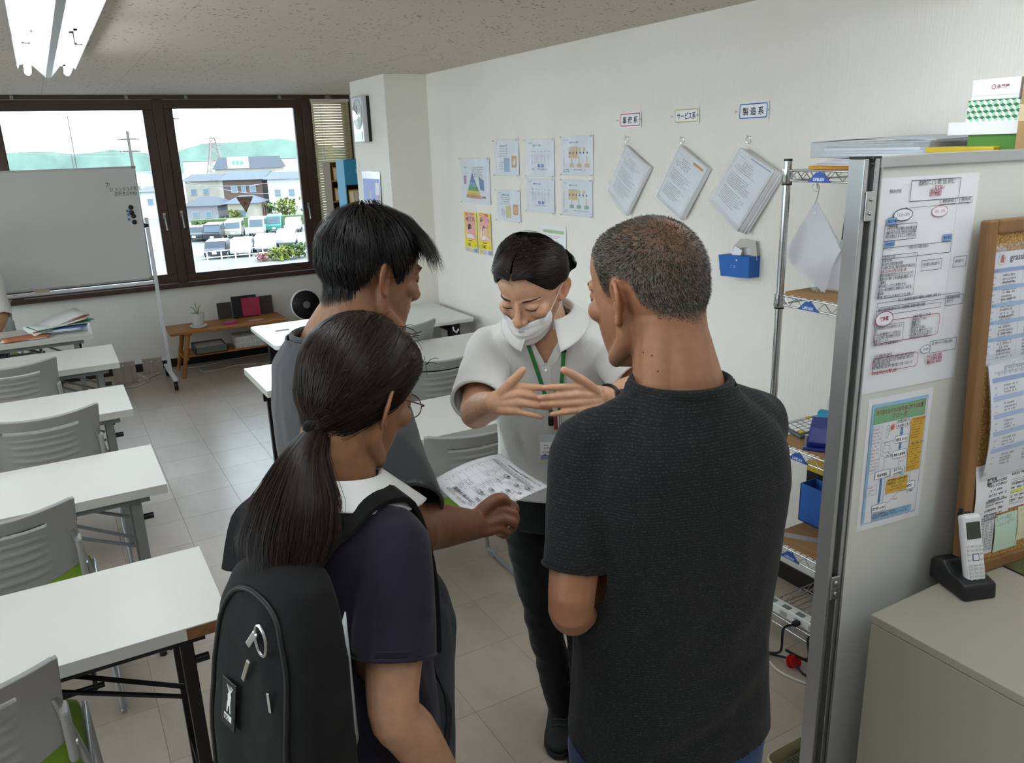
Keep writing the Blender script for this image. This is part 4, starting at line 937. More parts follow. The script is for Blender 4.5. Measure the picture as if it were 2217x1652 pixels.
# clear document case and papers
case=thing('document_case','clear plastic document case with a blue grey lid full of papers on the top tier','case',(2.27,1.60,zt+.035))
MB().bb(-.155,.155,-.2,.2,0,.003).bb(-.155,-.152,-.2,.2,0,.045).bb(.152,.155,-.2,.2,0,.045).bb(-.155,.155,-.2,-.197,0,.045).bb(-.155,.155,.197,.2,0,.045).build('case_body',M_clear,case,bevel=.001)
for k,(c,h0) in enumerate([('#dcdce0',.004),('#c9cbd2',.012),('#e4e4e6',.02),('#7a7f86',.027),('#d2d3d6',.031)]): MB().box((-.005+.004*k,.01*k-.02,h0+.004),(.28,.36-.02*k,.007),rz(.03*(k-2))).build('paper_bundle',flat(c,.7),case)
MB().grid(lambda u,v:(-.15+.3*v,(u-.5)*.40,.046+.008*math.sin(u*3.1)+.004*v),14,6).build('lid',mat('blue_grey_sheet','#a3adb8',.35),case,solid=.002)
pap=thing('envelope_pile','orange envelope and loose papers piled under the clear case','papers',(2.26,1.60,zt))
MB().box((-.005,.10,.006),(.27,.22,.010),rz(.08)).build('orange_envelope',mat('orange_envelope','#c98a24',.6),pap)
for k in range(5): MB().box((-.01,.02-.012*k,.014+.0042*k),(.28,.33-.01*k,.0036),rz(-.04+.02*k)).build('paper_bundle',flat(['#d8d8de','#c2c4cc','#e2e2e4'][k%3],.7),pap)
# ---- hanging clear sleeves on an S hook
hk=AX(1768,385,2.15)
hs=thing('s_hook','small steel hook with a white clip hanging under the top tier','hook',(hk.x,hk.y,LV[0]-.036))
MB().tube(spline([(0,-.004,-.03),(0,.012,-.026),(0,.014,-.012),(0,.0,-.008),(0,-.012,-.014),(0,-.01,-.04),(0,.0,-.075),(0,-.012,-.09),(0,-.016,-.08)],5),.0017,7).build('hook_wire',M_steel,hs)
MB().box((0,0,-.006),(.008,.008,.03)).build('clip',M_white,hs); MB().box((0,-.004,-.105),(.006,.012,.024)).build('bulldog_clip',M_steel,hs)
bag=thing('clear_sleeve_bundle','bundle of clear plastic sleeves hung by a corner from the wire shelf','sleeves',(hk.x,hk.y,LV[0]-.145))
Pz=lambda px,py: AX(px,py,2.15)-Vector((hk.x,hk.y,LV[0]-.145))
tp,lf,bt,rt=Pz(1768,432),Pz(1700,548),Pz(1772,632),Pz(1824,542)
for k in range(5):
    def fn(u,v,k=k):
        q=tp*(1-u)*(1-v)+lf*u*(1-v)+rt*(1-u)*v+bt*u*v
        return (q.x+(k-2)*.012*(u+v)*.5+.02*math.sin(u*3+v*5+k)*u*v,q.y+(k-2)*.014*(u*v),q.z)
    MB().grid(fn,14,14).build('sleeve',mat('frosted_sleeve','#d6d6dc',.3,trans=.0,alpha=.55) if k<2 else M_clear,bag)
# ---- second tier: black tablet and papers
zb=LV[1]+.013
a=AX(1836,605,2.3)
tb=thing('black_folder','black folder standing upright on the upper board','folder',(2.33,1.72,zb)); MB().box((0,0,.15),(.012,.21,.30),Matrix.Rotation(.09,3,'Y')).build('cover',M_black,tb,bevel=.004)
lp=thing('leaning_papers','curled white papers leaning on the black folder','papers',(2.28,1.69,zb)); MB().grid(lambda u,v:(-.06+.07*v-.03*math.sin(v*3),(u-.5)*.2,.002+.16*v*(.6+.4*v)),8,10).build('sheet',M_paper,lp,solid=.003)
cable('grey cable loop hanging behind the wire shelf below the upper tier',[(2.40,1.60,1.26),(2.38,1.66,1.22),(2.375,1.69,1.14),(2.39,1.67,1.06),(2.41,1.60,1.0),(2.42,1.5,.98)],.0035,mat('grey_cable','#b3b1ab',.6))
# ---- third tier
zc3=LV[2]+.0132
cal_=AZ(1757,925,zc3+.012)
cl=thing('desk_calculator','grey desk calculator with yellow and white keys on the middle board','calculator',(cal_.x,cal_.y,zc3),-.25)
M_cg=mat('calculator_grey','#5d6063',.5)
MB().prism([(-.09,.0),(.09,.0),(.09,.03),(.07,.034),(-.09,.012)],.125,(0,.0625,0),(1,0,0),(0,0,1)).build('body',M_cg,cl,bevel=.004)
tl=math.atan2(.022,.16); Rt=Matrix.Rotation(-tl,3,'Y')
MB().box((.06,0,.034),(.04,.1,.004),Rt).build('display',mat('lcd','#9aa79a',.2),cl)
for i in range(5):
    for j in range(5): MB().box((-.075+.023*i,-.046+.023*j,.016+.0031*i+.003),(.017,.017,.006),Rt).build('key',flat('#c9b23a' if (i==0 and j<1) or (i==4 and j==4) else ('#e4e4e2' if j<4 else '#b9bcc0')),cl,bevel=.001)
hp=AZ(1785,945,zc3+.03)
pu=thing('hole_punch','dark blue metal hole punch on the middle board','hole punch',(hp.x-.02,hp.y,zc3),.6)
M_db=mat('dark_blue_enamel','#1d2c7a',.3); MB().bb(-.065,.065,-.05,.05,0,.012).build('base',M_db,pu,bevel=.004); MB().prism([(-.05,.012),(-.02,.012),(.0,.05),(.055,.075),(.06,.085),(-.02,.07),(-.055,.03)],.07,(0,.035,0),(1,0,0),(0,0,1)).build('lever',M_db,pu,bevel=.004)
for s in (-.04,.04): MB().cyl((-.03,s,.012),(-.03,s,.045),.008).build('punch_pin',M_steel,pu)
cy=AZ(1795,900,zc3+.04)
stp=thing('tape_dispenser','light blue tape dispenser with clear reel on the middle board','tape dispenser',(cy.x+.01,cy.y,zc3),.3)
MB().prism([(-.08,0),(.07,0),(.075,.03),(.03,.04),(.0,.03),(-.05,.075),(-.075,.07)],.045,(0,.022,0),(1,0,0),(0,0,1)).build('body',mat('cyan_plastic','#2d9cc0',.4),stp,bevel=.005); MB().lathe([(.03,-.01),(.042,-.01),(.042,.01),(.03,.01)],(.02,0,.075),22,rot=Matrix.Rotation(math.pi/2,3,'X')).build('tape_reel',M_clear,stp)
wc=AZ(1808,850,zc3+.05)
wx=thing('white_file_box','white file box with an orange item inside at the back of the middle board','box',(wc.x+.03,wc.y-.02,zc3),.0)
MB().bb(-.06,.06,-.12,.12,0,.004).bb(-.06,-.057,-.12,.12,0,.13).bb(.057,.06,-.12,.12,0,.16).prism([(-.06,0),(.06,0),(.06,.16),(-.06,.11)],.003,(0,.12,0),(1,0,0),(0,0,1)).prism([(-.06,0),(.06,0),(.06,.16),(-.06,.11)],.003,(0,-.117,0),(1,0,0),(0,0,1)).build('box_shell',M_white,wx); MB().box((0,.06,.09),(.05,.06,.14)).build('orange_packet',flat('#c9502a'),wx)
# ---- fourth tier
zc4=LV[3]+.0132
q=AZ(1775,1150,zc4)
bb_=thing('blue_file_box','blue magazine file with a yellow and black box behind it on the lower board','file box',(q.x+.05,q.y,zc4),0)
MB().bb(-.04,.04,-.11,.11,0,.003).bb(-.04,-.037,-.11,.11,0,.15).bb(.037,.04,-.11,.11,0,.15).bb(-.04,.04,.107,.11,0,.15).bb(-.04,.04,-.11,-.107,0,.15).build('file_shell',mat('blue_plastic','#2f66b8',.4),bb_); MB().box((0,.1105,.03),(.035,.002,.02)).build('label_holder',flat('#9fc0d8'),bb_)
yb_=thing('black_yellow_box','black box with a yellow band standing behind the blue file','box',(q.x+.16,q.y+.06,zc4)); MB().bb(-.06,.06,-.1,.1,0,.19).build('box_body',M_black,yb_,bevel=.002); MB().bb(-.061,.061,-.101,.101,.165,.2).build('yellow_band',mat('yellow_band','#c9a63a',.5),yb_,bevel=.002)
q=AZ(1735,1165,zc4); ru=thing('clear_ruler','clear plastic ruler lying on the lower board','ruler',(q.x,q.y,zc4),math.radians(-57)); MB().box((0,0,.0015),(.20,.032,.003)).build('ruler_body',M_clear,ru)
# ---- bottom tier: power strip and cables
q=AZ(1710,1327,LV[4]+.02); q2=AZ(1765,1345,LV[4]+.02)
an=math.atan2(q2.y-q.y,q2.x-q.x)
ps=thing('power_strip','long white power strip with black plugs on the bottom tier','power strip',(2.125,1.66,LV[4]+.004),math.radians(-88)); MB().bb(-.20,.20,-.022,.022,0,.036).build('body',M_white,ps,bevel=.004)
for k in range(6): MB().box((-.165+.062*k,-.006,.037),(.03,.02,.003)).build('switch',flat('#6f7f72'),ps); MB().box((-.165+.062*k,-.0225,.016),(.028,.002,.018)).build('socket',flat('#aaa9a4'),ps)
for k in (1,2): MB().box((-.13+.095*k,-.035,.016),(.02,.028,.016)).build('plug',M_black,ps,bevel=.003)
blk=mat('black_cable','#0d0d0d',.5)
pA=ps.matrix_basis@Vector((-.035,-.05,.016)); pB=ps.matrix_basis@Vector((.06,-.05,.016)); rd=AZ(1718,1432,.03)
pA,pB=[Vector((2.125,1.66,LV[4]+.004))+rz(math.radians(-88))@v for v in (Vector((-.035,-.05,.016)),Vector((.06,-.05,.016)))]
cable('black cable looping from the power strip to the red cable winder, left one',[pA,pA+Vector((-.05,.0,0)),Vector((2.0,1.68,.06)),rd+Vector((-.02,.10,-.015)),rd+Vector((0,.02,0))],.0042,blk)
cable('black cable from the power strip to the red cable winder, right one',[pB,pB+Vector((-.04,0,.01)),Vector((2.02,1.58,.08)),rd+Vector((.03,.06,.0)),rd+Vector((.02,.01,.01)),rd+Vector((.06,-.03,-.01)),rd+Vector((.12,-.05,-.024))],.0042,blk)
cable('black cable running from the red winder across the floor under the shelf',[rd,rd+Vector((.0,-.06,-.024)),rd+Vector((.05,-.13,-.024)),rd+Vector((.12,-.16,-.024))],.0042,blk)
rw=thing('cable_winder','bright red round cable winder on the floor before the wire shelf','cable winder',rd-Vector((0,0,.03))); Rw=Matrix.Rotation(math.radians(60),3,'X')@Matrix.Rotation(.5,3,'Z')
MB().lathe([(.008,-.012),(.024,-.012),(.024,-.008),(.012,-.006),(.012,.006),(.024,.008),(.024,.012),(.008,.012)],(0,0,.03),22,rot=Rw).build('reel',mat('red_plastic','#b81f24',.4),rw)
cable('white cable on the floor beside the shelf foot',[(2.08,1.82,.006),(2.0,1.74,.006),(1.97,1.64,.006),(2.02,1.5,.006),(2.06,1.42,.006)],.0045)
cable('thin white cable curling round the shelf foot',[(2.14,1.93,.005),(2.04,1.9,.005),(1.98,1.8,.005),(2.06,1.7,.005)],.003)

# ================================================================ partition with posters
PA=math.atan2(-.116,1)
PO=Vector((1.438,1.0905,0)); PU_=Vector((math.cos(PA),math.sin(PA),0)); PN=Vector((math.sin(PA),-math.cos(PA),0))
PM=frame_from(PO,PU_,(0,0,1))
def PP(px,py):
    r=ray(px,py); t=(PO-C0).dot(PN)/r.dot(PN); p=C0+r*t-PO; return (p.dot(PU_),p.z)
M_panel=mat('white_steel_panel','#d3d4cd',.28)
pt=thing('office_partition','white partition panel in an aluminium frame covered with posters','partition',PO,PA)
ztop=1.767; Lp=1.0
M_alud=mat('grooved_aluminium','#6f7473',.4,.7)
MB().bb(.05,Lp,.006,.03,.06,ztop-.018).build('panel',M_panel,pt)
MB().bb(.0,.012,-.004,.038,.0,ztop-.004).bb(.03,.042,-.004,.038,.0,ztop-.004).bb(.048,.054,-.002,.036,.0,ztop-.02).build('post_rails',M_alu,pt,bevel=.002)
MB().bb(.012,.03,.008,.03,.0,ztop-.004).bb(.042,.048,.006,.03,0,ztop-.004).build('post_groove',M_alud,pt)
MB().bb(.0,.045,-.004,.038,ztop-.004,ztop).build('post_cap',M_black,pt)
MB().bb(.045,Lp,-.002,.036,ztop-.024,ztop).build('top_rail',M_alu,pt,bevel=.003); MB().bb(.045,Lp,.0,.034,.03,.07).build('bottom_rail',M_alu,pt)
MB().bb(.0,.045,-.18,.22,0,.02).build('foot',M_alu,pt,bevel=.004)
for (px,py) in ((1868,432),(1868,462),(1790,1262),(1790,1285)):
    u,z=PP(px,py); MB().bb(.008,.034,-.009,-.004,z-.016,z+.016).build('bracket',M_steel,pt,bevel=.002); MB().lathe([(.005,0),(.004,.004),(.0001,.005)],(.021,-.009,z),8,rot=Matrix.Rotation(math.pi/2,3,'X')).build('screw',M_steel,pt)
for (px,py) in ((1887,345),(1887,357)):
    MB().lathe([(.004,0),(.0001,.003)],(.021,-.004,PP(px,py)[1]),8,rot=Matrix.Rotation(math.pi/2,3,'X')).build('screw',M_black,pt)
# poster 1: emergency manual
def on_panel(name,label,cat,c0,c1):
    t=thing(name,label,cat); t.matrix_world=PM@Matrix.Translation((0,0,-.0045)); 
    return t
t=thing('manual_poster','large white emergency manual poster of boxes and ovals on the partition','poster'); t.matrix_world=PM
z1_=lambda x,y:PP(1860+x/6.354,360+y/6.354); z2_=lambda x,y:PP(1860+x/6.354,600+y/6.354); z3_=lambda x,y:PP(1850+x/4.72,820+y/4.72)
u0,u1=PP(1863,858)[0]+.004,PP(2070,812)[0]; v0,v1=PP(1866,857)[1],PP(1918,386)[1]
fz=.0 # panel face lies at local y=.006; sheet frame z axis points to the camera side
MB().grid(lambda u,v:(u0+(u1-u0)*u,v0+(v1-v0)*v,-.0055+.0025*math.sin(u*3.1)*(.4+.6*v)),12,12).build('sheet',M_lam,t)
p=Print(-.0015)
def bx(f,a,b_,c,w=.0011,**k):
    A=f(*a);B=f(*b_); p.frame(min(A[0],B[0]),min(A[1],B[1]),max(A[0],B[0]),max(A[1],B[1]),c,w)
def tx(f,a,s,txt,c='#3b3b4a',b=.0001,sx=.8,fit=None): A=f(*a); p.text(A[0],A[1],s,txt,c,bold=b,sx=sx,fit=fit)
def vv(f,x0,y0,x1,y1): A=f(x0,y0);B=f(x1,y1); return A[0],A[1],B[0],B[1]
nv='#4a4a66'
bx(z1_,(735,200),(1378,435),nv,.0014); tx(z1_,(835,262),.0135,'緊急時対応マニュアル（事故、怪我、発作など）','#3d3d52',sx=.62,fit=.105)
for (x,y,s) in ((1010,318,'1  慌てない'),(975,365,'2  安心感を与える'),(970,412,'3 協力体制を整える')): tx(z1_,(x,y),.0095,s,'#9a3040',.0002,fit=.036)
tx(z1_,(425,370),.0085,'令和6年5月作成',fit=.033); bx(z1_,(1128,455),(1330,512),nv); tx(z1_,(1160,498),.0085,'緊急性が高い場合',fit=.032); bx(z1_,(1395,430),(1560,490),nv); tx(z1_,(1418,472),.0085,'緊急性が低い場合',fit=.028)
A=z1_(655,577);B=z1_(1508,502); p.line([A,B],'#5a5a7a',.0009); p.ell(A[0],A[1],.002,.002,None,fill='#4a4a66',n=8); p.ell(B[0],B[1],.002,.002,None,fill='#4a4a66',n=8)
A=z1_(1368,420); B=z2_(1100,820); p.line([(A[0],A[1]),(A[0],B[1]+.02)],'#9a9ab4',.0006)
c=z1_(615,668); p.ell(c[0],c[1],.027,.0125,'#2c2c30',.0018,fill='#e9eaf0'); p.text(c[0],c[1]-.003,.0085,'てんかん発作','#33333c','CENTER',sx=.75)
c=z1_(1120,618); p.ell(c[0],c[1],.024,.0115,'#c2706a',.0014,fill='#e9eaf0'); p.text(c[0],c[1]-.003,.008,'事故、怪我','#c98a80','CENTER',sx=.75)
for f,x,y,s in ((z1_,462,757,'事前準備'),(z1_,427,1075,'発作発生'),(z1_,1222,980,'事故発生')): c=f(x,y); p.rrect(c[0]-.0135,c[1]-.007,c[0]+.0135,c[1]+.007,.002,'#4a6a9c',.0008,fill='#7fa6d6'); p.text(c[0],c[1]-.003,.0075,s,'#3a2f4a','CENTER',.0001,sx=.8)
bx(z1_,(362,815),(780,990),nv)
for k,(x,y,s) in enumerate(((392,855,'【発作準備】'),(385,895,'アセスメントなど情報の共有を聞き出す'),(378,945,'意識を消失するものなど危険を伴うものは周囲に'),(370,995,'椅子は撤去するなどして危険防止'))): tx(z1_,(x,y),.0078,s,sx=.72,fit=.086)
bx(z1_,(338,1130),(1258,1180),nv); tx(z1_,(700,1135),.0075,'発見スタッフは助けを求める',fit=.055)
A=z1_(310,1240);B=z2_(715,245); p.frame(A[0]+.004,B[1],B[0]+.006,A[1],nv,.001)
for k,s in enumerate(['【発作の確認】','気道の確保','身の回りの危険物の排除','平らな場所に寝かせる、嘔吐がある場合は顔を横に向ける','注意 口の中に手を入れない事','痙攣がある場合体を打たないようにクッションなど','意識がなく暑くときは救急に電話したい','【観察】','発作が起こっていた時間を計る。','てんかんの様子を観察する（意識があるか、体の硬直、','痙攣等）','発作後、眠りに入った体の起こさずに安静']): tx(z1_,(326-7.3*k,1275+51.5*k*.985),.0078,s,'#8a3040' if k==4 else '#3b3b4a',sx=.72,fit=.098)
bx(z1_,(868,1300),(1130,1410),nv); tx(z1_,(885,1375),.0078,'安全な場所に必要な処置をする',sx=.7,fit=.05); bx(z1_,(1308,1250),(1465,1370),nv); tx(z1_,(1320,1325),.0078,'必要な処置をする',sx=.62,fit=.027)
A=z2_(258,350);B=z2_(1430,165); p.frame(A[0],B[1]-.016,B[0]-.01,B[1]-.006,nv,.001); tx(z2_,(535,338),.0078,'発見スタッフ間の情報共有と役割分担（当事者対応、全体把握対応、記録等）を行う',sx=.68,fit=.13)
A=z2_(248,445);B=z2_(1137,300); p.frame(A[0],B[1]-.018,B[0],B[1]-.007,nv,.001); tx(z2_,(262,480),.0078,'病院又は病状把握を聞き出すため、緊急連絡先、救急車や家族への連絡',sx=.7,fit=.14)
bx(z2_,(1200,265),(1425,360),nv); tx(z2_,(1212,305),.0075,'病院又は家族宛に報告と連',sx=.66,fit=.04); tx(z2_,(1205,350),.0075,'絡を行う',sx=.7)
# red rounded outlines
A=z2_(165,1045);B=z2_(1125,455); p.rrect(A[0]+.004,A[1]+.018,B[0],B[1]-.006,.01,'#a03a52',.0014)
c=z2_(350,578); p.ell(c[0],c[1],.0255,.0165,'#a03a52',.0018,fill='#e9eaf0'); p.text(c[0],c[1]-.0035,.011,'救急車','#9a2a48','CENTER',.0004,sx=.75)
A=z2_(195,985);B=z2_(620,620); p.frame(A[0]+.002,A[1]+.006,B[0],B[1],nv,.0009)
for k,s in enumerate(['1 次の発作が起こる（てんかん発作が続くまったとき','け）','がいれんの後も意識状態やチアノーゼが収まらない','いつもと違う様子、症状の時間がいつもと違う','頭部を打っている','発作以上たっても意識が戻らない']): tx(z2_,(222-5*k,735+44*k),.0078,s,sx=.68,fit=.078)
A=z2_(690,870);B=z2_(1100,480); p.frame(A[0]+.004,A[1]+.01,B[0]-.004,B[1]-.008,'#b9b2a8',.0007)
for k,s in enumerate(['たびたび起こしている','呼吸をしていない','意識がない','返事がない','顔色がひどく悪い','顔色を取り戻し意識がもうろうとしている。','ひどい頭痛、吐き気、言っすぐに受けない、','体が一部に力が入らない、物が見えにくい']): tx(z2_,(742-6*k,560+42*k),.0078,s,sx=.7,fit=.066)
A=z2_(150,1405);B=z2_(830,950); p.rrect(A[0]+.004,A[1]+.012,B[0],B[1]-.012,.01,'#a03a52',.0013)
for k,s in enumerate(['【119番通報の時の応対法】','火事や救急車かわかりで明確に答える   自署所への住所、場所番号を伝える','対象者の住居、症状を確認し適切に伝える  性別年齢や症状、概要を伝える','【救急車が来着した時の伝える内容】','到着が対象者の特定と症状  何時か緊急処置とその経過  いつ起こったか']): tx(z2_,(200-6*k,1118+40*k),.0078,s,sx=.66,fit=.122 if k in (1,2,4) else .05)
tx(z2_,(170,1355),.0095,'呼ぶか迷う時 #7119に電話し相談','#a02a46',.0002,sx=.72,fit=.075)
c=z2_(920,990); p.ell(c[0],c[1],.0155,.0095,nv,.0011,fill='#e9eaf0'); p.text(c[0],c[1]-.003,.0075,'総合判断','#3b3b4a','CENTER',sx=.6)
bx(z2_,(985,885),(1325,985),nv); tx(z2_,(1000,935),.0078,'主治、病院や かかりつけや家族への連絡先',sx=.55,fit=.064)
for k,s in enumerate(['みよしばやし内科','みよし市三好町地ノ森前通','電話 0561 76 0071']): tx(z2_,(930,1112+44*k),.0085,s,'#a02a46',.0002,sx=.72,fit=.047)
o=p.build(t)
# poster 2: heat stroke flow chart
t=thing('flowchart_poster','heat stroke flow chart poster with green heading and yellow notes on the partition','poster'); t.matrix_world=PM
u0,u1=PP(1856,1160)[0]+.001,PP(2027,829)[0]; v0,v1=PP(1856,1155)[1],PP(1880,868)[1]
MB().grid(lambda u,v:(u0+(u1-u0)*u,v0+(v1-v0)*v,-.0055+.0015*math.sin(u*3.1)),8,8).build('sheet',M_lam,t)
p=Print(-.0034)
u=lambda a:u0+(u1-u0)*a; v=lambda b_:v0+(v1-v0)*b_
p.rect(u(.06),v(.06),u(.10),v(.95),'#93c0e2'); p.rect(u(.06),v(.93),u(.92),v(.955),'#93c0e2'); p.rect(u(.06),v(.05),u(.92),v(.056),'#8fb4dc'); p.rect(u(.915),v(.05),u(.92),v(.95),'#8a80b8')
p.rect(u(.09),v(.81),u(.89),v(.925),'#7fae86'); p.frame(u(.09),v(.81),u(.89),v(.925),'#4a6a52',.0006); p.text(u(.49),v(.875),.0125,'熱中症のおそれのある者に対する処置','#8a3a34','CENTER',.0002,sx=.86,fit=.145); p.text(u(.49),v(.832),.012,'フロー図','#8a3a34','CENTER',.0001)
def fb(a0,b0,a1,b1,lines,col='#5a6a86',fill='#eef0f4',s=.0078,tc='#2c2c34',w=.001): 
    p.rrect(u(a0),v(b0),u(a1),v(b1),.0025,col,w,fill=fill); n=len(lines)
    for k,l in enumerate(lines): p.text(u((a0+a1)/2),v(b1)-(v(b1)-v(b0))*(k+.72)/n,s,l,tc,'CENTER',.0002,sx=.8,fit=(u(a1)-u(a0))*.86)
fb(.46,.745,.66,.80,['熱中症のおそれの','ある者を発見'],'#a04a5a'); fb(.46,.63,.66,.685,['作業離脱、身体冷却'],'#3f4f78'); fb(.45,.515,.66,.575,['意識の異常等']); fb(.20,.385,.42,.445,['救急隊要請'],'#3f4f78'); fb(.44,.375,.66,.44,['自力での','水分摂取']); fb(.64,.245,.86,.305,['経過観察'],'#3f4f78'); fb(.2,.125,.42,.185,['医療機関への搬送'],'#3f4f78')
p.rrect(u(.22),v(.065),u(.84),v(.115),.002,'#4a6a8a',.0008,fill='#9fc6e6'); 
for k,s in enumerate(['回復後の体調急変等により症状が悪化するケースがあるため、','連絡体制や経過観察等の確認を含めた対応をお願い。']): p.text(u(.53),v(.094-.019*k),.0066,s,'#2a3550','CENTER',.0001,sx=.8,fit=.118)
for a0,b0,a1,b1,n in ((.69,.62,.90,.80,8),(.69,.39,.90,.615,11)):
    p.rrect(u(a0),v(b0),u(a1),v(b1),.001,None,fill='#d9ae45'); p.text(u(a0+.02),v(b1-.022),.0068,'熱中症が疑われる症状例' if n==8 else '「意識の有無」だけで','#a83a20' if n==8 else '#3a3020',bold=.0001,sx=.72,fit=.04); p.type(u(a0+.015),v(b1-.04),(u1-u0)*.18,n-1,(v1-v0)*.0195,.0032,'#4a3a20',seed=4,cw=.0035)
p.poly([(u(.66),v(.775)),(u(.69),v(.785)),(u(.69),v(.765))],'#d9ae45'); p.poly([(u(.66),v(.55)),(u(.69),v(.56)),(u(.69),v(.54))],'#d9ae45')
p.rrect(u(.40),v(.25),u(.73),v(.365),.001,None,fill='#d9ae45'); p.poly([(u(.36),v(.29)),(u(.40),v(.30)),(u(.40),v(.28))],'#d9ae45')
for k,s in enumerate(['医療機関までの搬送の間や','経過観察中は、一人にしない。','(単独作業の場合は','常に連絡できる状態を維持する)']): p.text(u(.565),v(.34-.024*k),.0075 if k<2 else .006,s,'#4a3a20','CENTER',.0002 if k<2 else 0,sx=.76,fit=.06)
for a,b0,b1 in ((.55,.745,.70),(.55,.63,.59)): p.rect(u(a-.013),v(b1+.005),u(a+.013),v(b0),'#3f86c4'); p.poly([(u(a-.028),v(b1+.006)),(u(a),v(b1-.012)),(u(a+.028),v(b1+.006))],'#3f86c4')
p.rect(u(.292),v(.215),u(.318),v(.385),'#3f86c4'); p.poly([(u(.28),v(.217)),(u(.305),v(.19)),(u(.332),v(.217))],'#3f86c4')
for pts in ([(.45,.54),(.32,.54),(.32,.45)],[(.555,.515),(.555,.445)],[(.66,.42),(.76,.42),(.76,.31)],[(.44,.39),(.36,.39),(.36,.19)],[(.64,.26),(.42,.17)],[(.75,.245),(.75,.21)],[(.31,.125),(.31,.09)],[(.25,.385),(.25,.37)]): p.line([(u(a),v(b_)) for a,b_ in pts],'#4a4a58',.0008)
p.type(u(.34),v(.545),.02,1,.01,.0035,'#33333a',cw=.004); p.type(u(.57),v(.48),.016,1,.01,.0035,'#33333a',cw=.004); p.type(u(.5),v(.19),.028,1,.01,.0035,'#33333a',cw=.004); p.type(u(.78),v(.225),.01,1,.01,.0035,'#33333a',cw=.004); p.type(u(.34),v(.1),.01,1,.01,.0035,'#33333a',cw=.004)
p.frame(u(.08),v(.44),u(.24),v(.79),'#8aa0c0',.0007); p.type(u(.095),v(.765),(u1-u0)*.13,13,(v1-v0)*.0255,.0036,'#b07a86',seed=8,cw=.004); p.frame(u(.08),v(.27),u(.24),v(.345),'#8aa0c0',.0007); p.type(u(.1),v(.325),(u1-u0)*.11,3,(v1-v0)*.022,.0036,'#b07a86',cw=.004)
p.ell(u(.40),v(.765),.0045,.0055,None,fill='#cf6a3a'); 
for k in range(10): a=k*.628; p.line([(u(.40)+.005*math.cos(a),v(.765)+.006*math.sin(a)),(u(.40)+.0085*math.cos(a),v(.765)+.0095*math.sin(a))],'#cf6a3a',.0007)
for q in ([(.30,.77),(.33,.785),(.36,.77),(.34,.755),(.30,.757)],[(.31,.755),(.30,.72),(.31,.69),(.33,.69),(.34,.72),(.34,.75)],[(.34,.735),(.40,.75)],[(.26,.60),(.30,.64),(.37,.63),(.40,.60),(.38,.58),(.30,.58),(.26,.60)],[(.27,.58),(.26,.56),(.30,.555)],[(.36,.58),(.40,.555),(.42,.56)],[(.30,.64),(.28,.655),(.36,.66),(.37,.64)]): p.line([(u(a),v(b_)) for a,b_ in q],'#55555c',.0007)
p.line([(u(.25),v(.66)),(u(.45),v(.66))],'#4a4a58',.0007); p.rrect(u(.61),v(.385),u(.635),v(.425),.001,'#6a8aa8',.0006,fill='#a8c8e0')
p.build(t)

# ================================================================ cabinet, cork board, phone
ZC=.76
cc=AZ(1887,1330,ZC)
M_cab=mat('beige_steel','#9f9a8c',.42)
cab=thing('storage_cabinet','low beige steel storage cabinet at the lower right in front of the partition','cabinet',(cc.x,cc.y,0))
CW,CD=.66,.95
MB().bb(0,CW,-CD,0,0,ZC-.022).build('body',M_cab,cab,bevel=.003); MB().bb(-.001,CW+.001,-CD-.001,.001,ZC-.02,ZC).build('cabinet_top',M_cab,cab,bevel=.002)
MB().bb(.01,CW-.01,-CD+.01,-.01,ZC-.022,ZC-.02).build('joint',M_dark,cab)
# cork board leaning on the partition, standing on the cabinet
BLc=AZ(2069,1258,ZC); tl=PP(2125,475); TLc=PM@Vector((tl[0],tl[1],.030))
vdir=(TLc-BLc); vdir=(vdir-vdir.dot(PU_)*PU_); Hb=vdir.length
CF=frame_from(BLc+Vector((0,0,.001)),PU_,vdir); CN=CF.to_3x3()@Vector((0,0,1))
cork=thing('cork_board','wood-framed cork board leaning on the partition, standing on the cabinet','cork board'); cork.matrix_world=CF
CBW=.40; M_cfr=mat('pine_frame','#8c653d',.5,var=.25,vs=3,stretch=(14,1,14)); fw=.032
def m_cork(t,p,pos):
    n=N(t,'ShaderNodeTexNoise',i_Scale=220.,i_Detail=3.); t.links.new(pos,n.inputs['Vector']); r=N(t,'ShaderNodeMapRange'); r.inputs[1].default_value=.38; r.inputs[2].default_value=.62; t.links.new(n.outputs['Fac'],r.inputs[0]); mixc(t,r.outputs[0],'#8f6a3c','#c9a066',p.inputs['Base Color'])
    b=N(t,'ShaderNodeBump',i_Strength=.5,i_Distance=.002); t.links.new(n.outputs['Fac'],b.inputs['Height']); t.links.new(b.outputs[0],p.inputs['Normal'])
M_cork=posmat('cork',m_cork,.9,.2)
MB().bb(fw-.005,CBW-fw+.005,fw-.005,Hb-fw+.005,-.012,-.003).build('cork_sheet',M_cork,cork)
for q in ((0,fw,0,Hb),(CBW-fw,CBW,0,Hb),(fw,CBW-fw,0,fw),(fw,CBW-fw,Hb-fw,Hb)): MB().bb(*q,-.018,.006).build('frame_rail',M_cfr,cork,bevel=.005)
def CP(px,py):
    r=ray(px,py); t=(BLc-C0).dot(CN)/r.dot(CN); p=CF.inverted()@(C0+r*t); return (p.x,p.y)
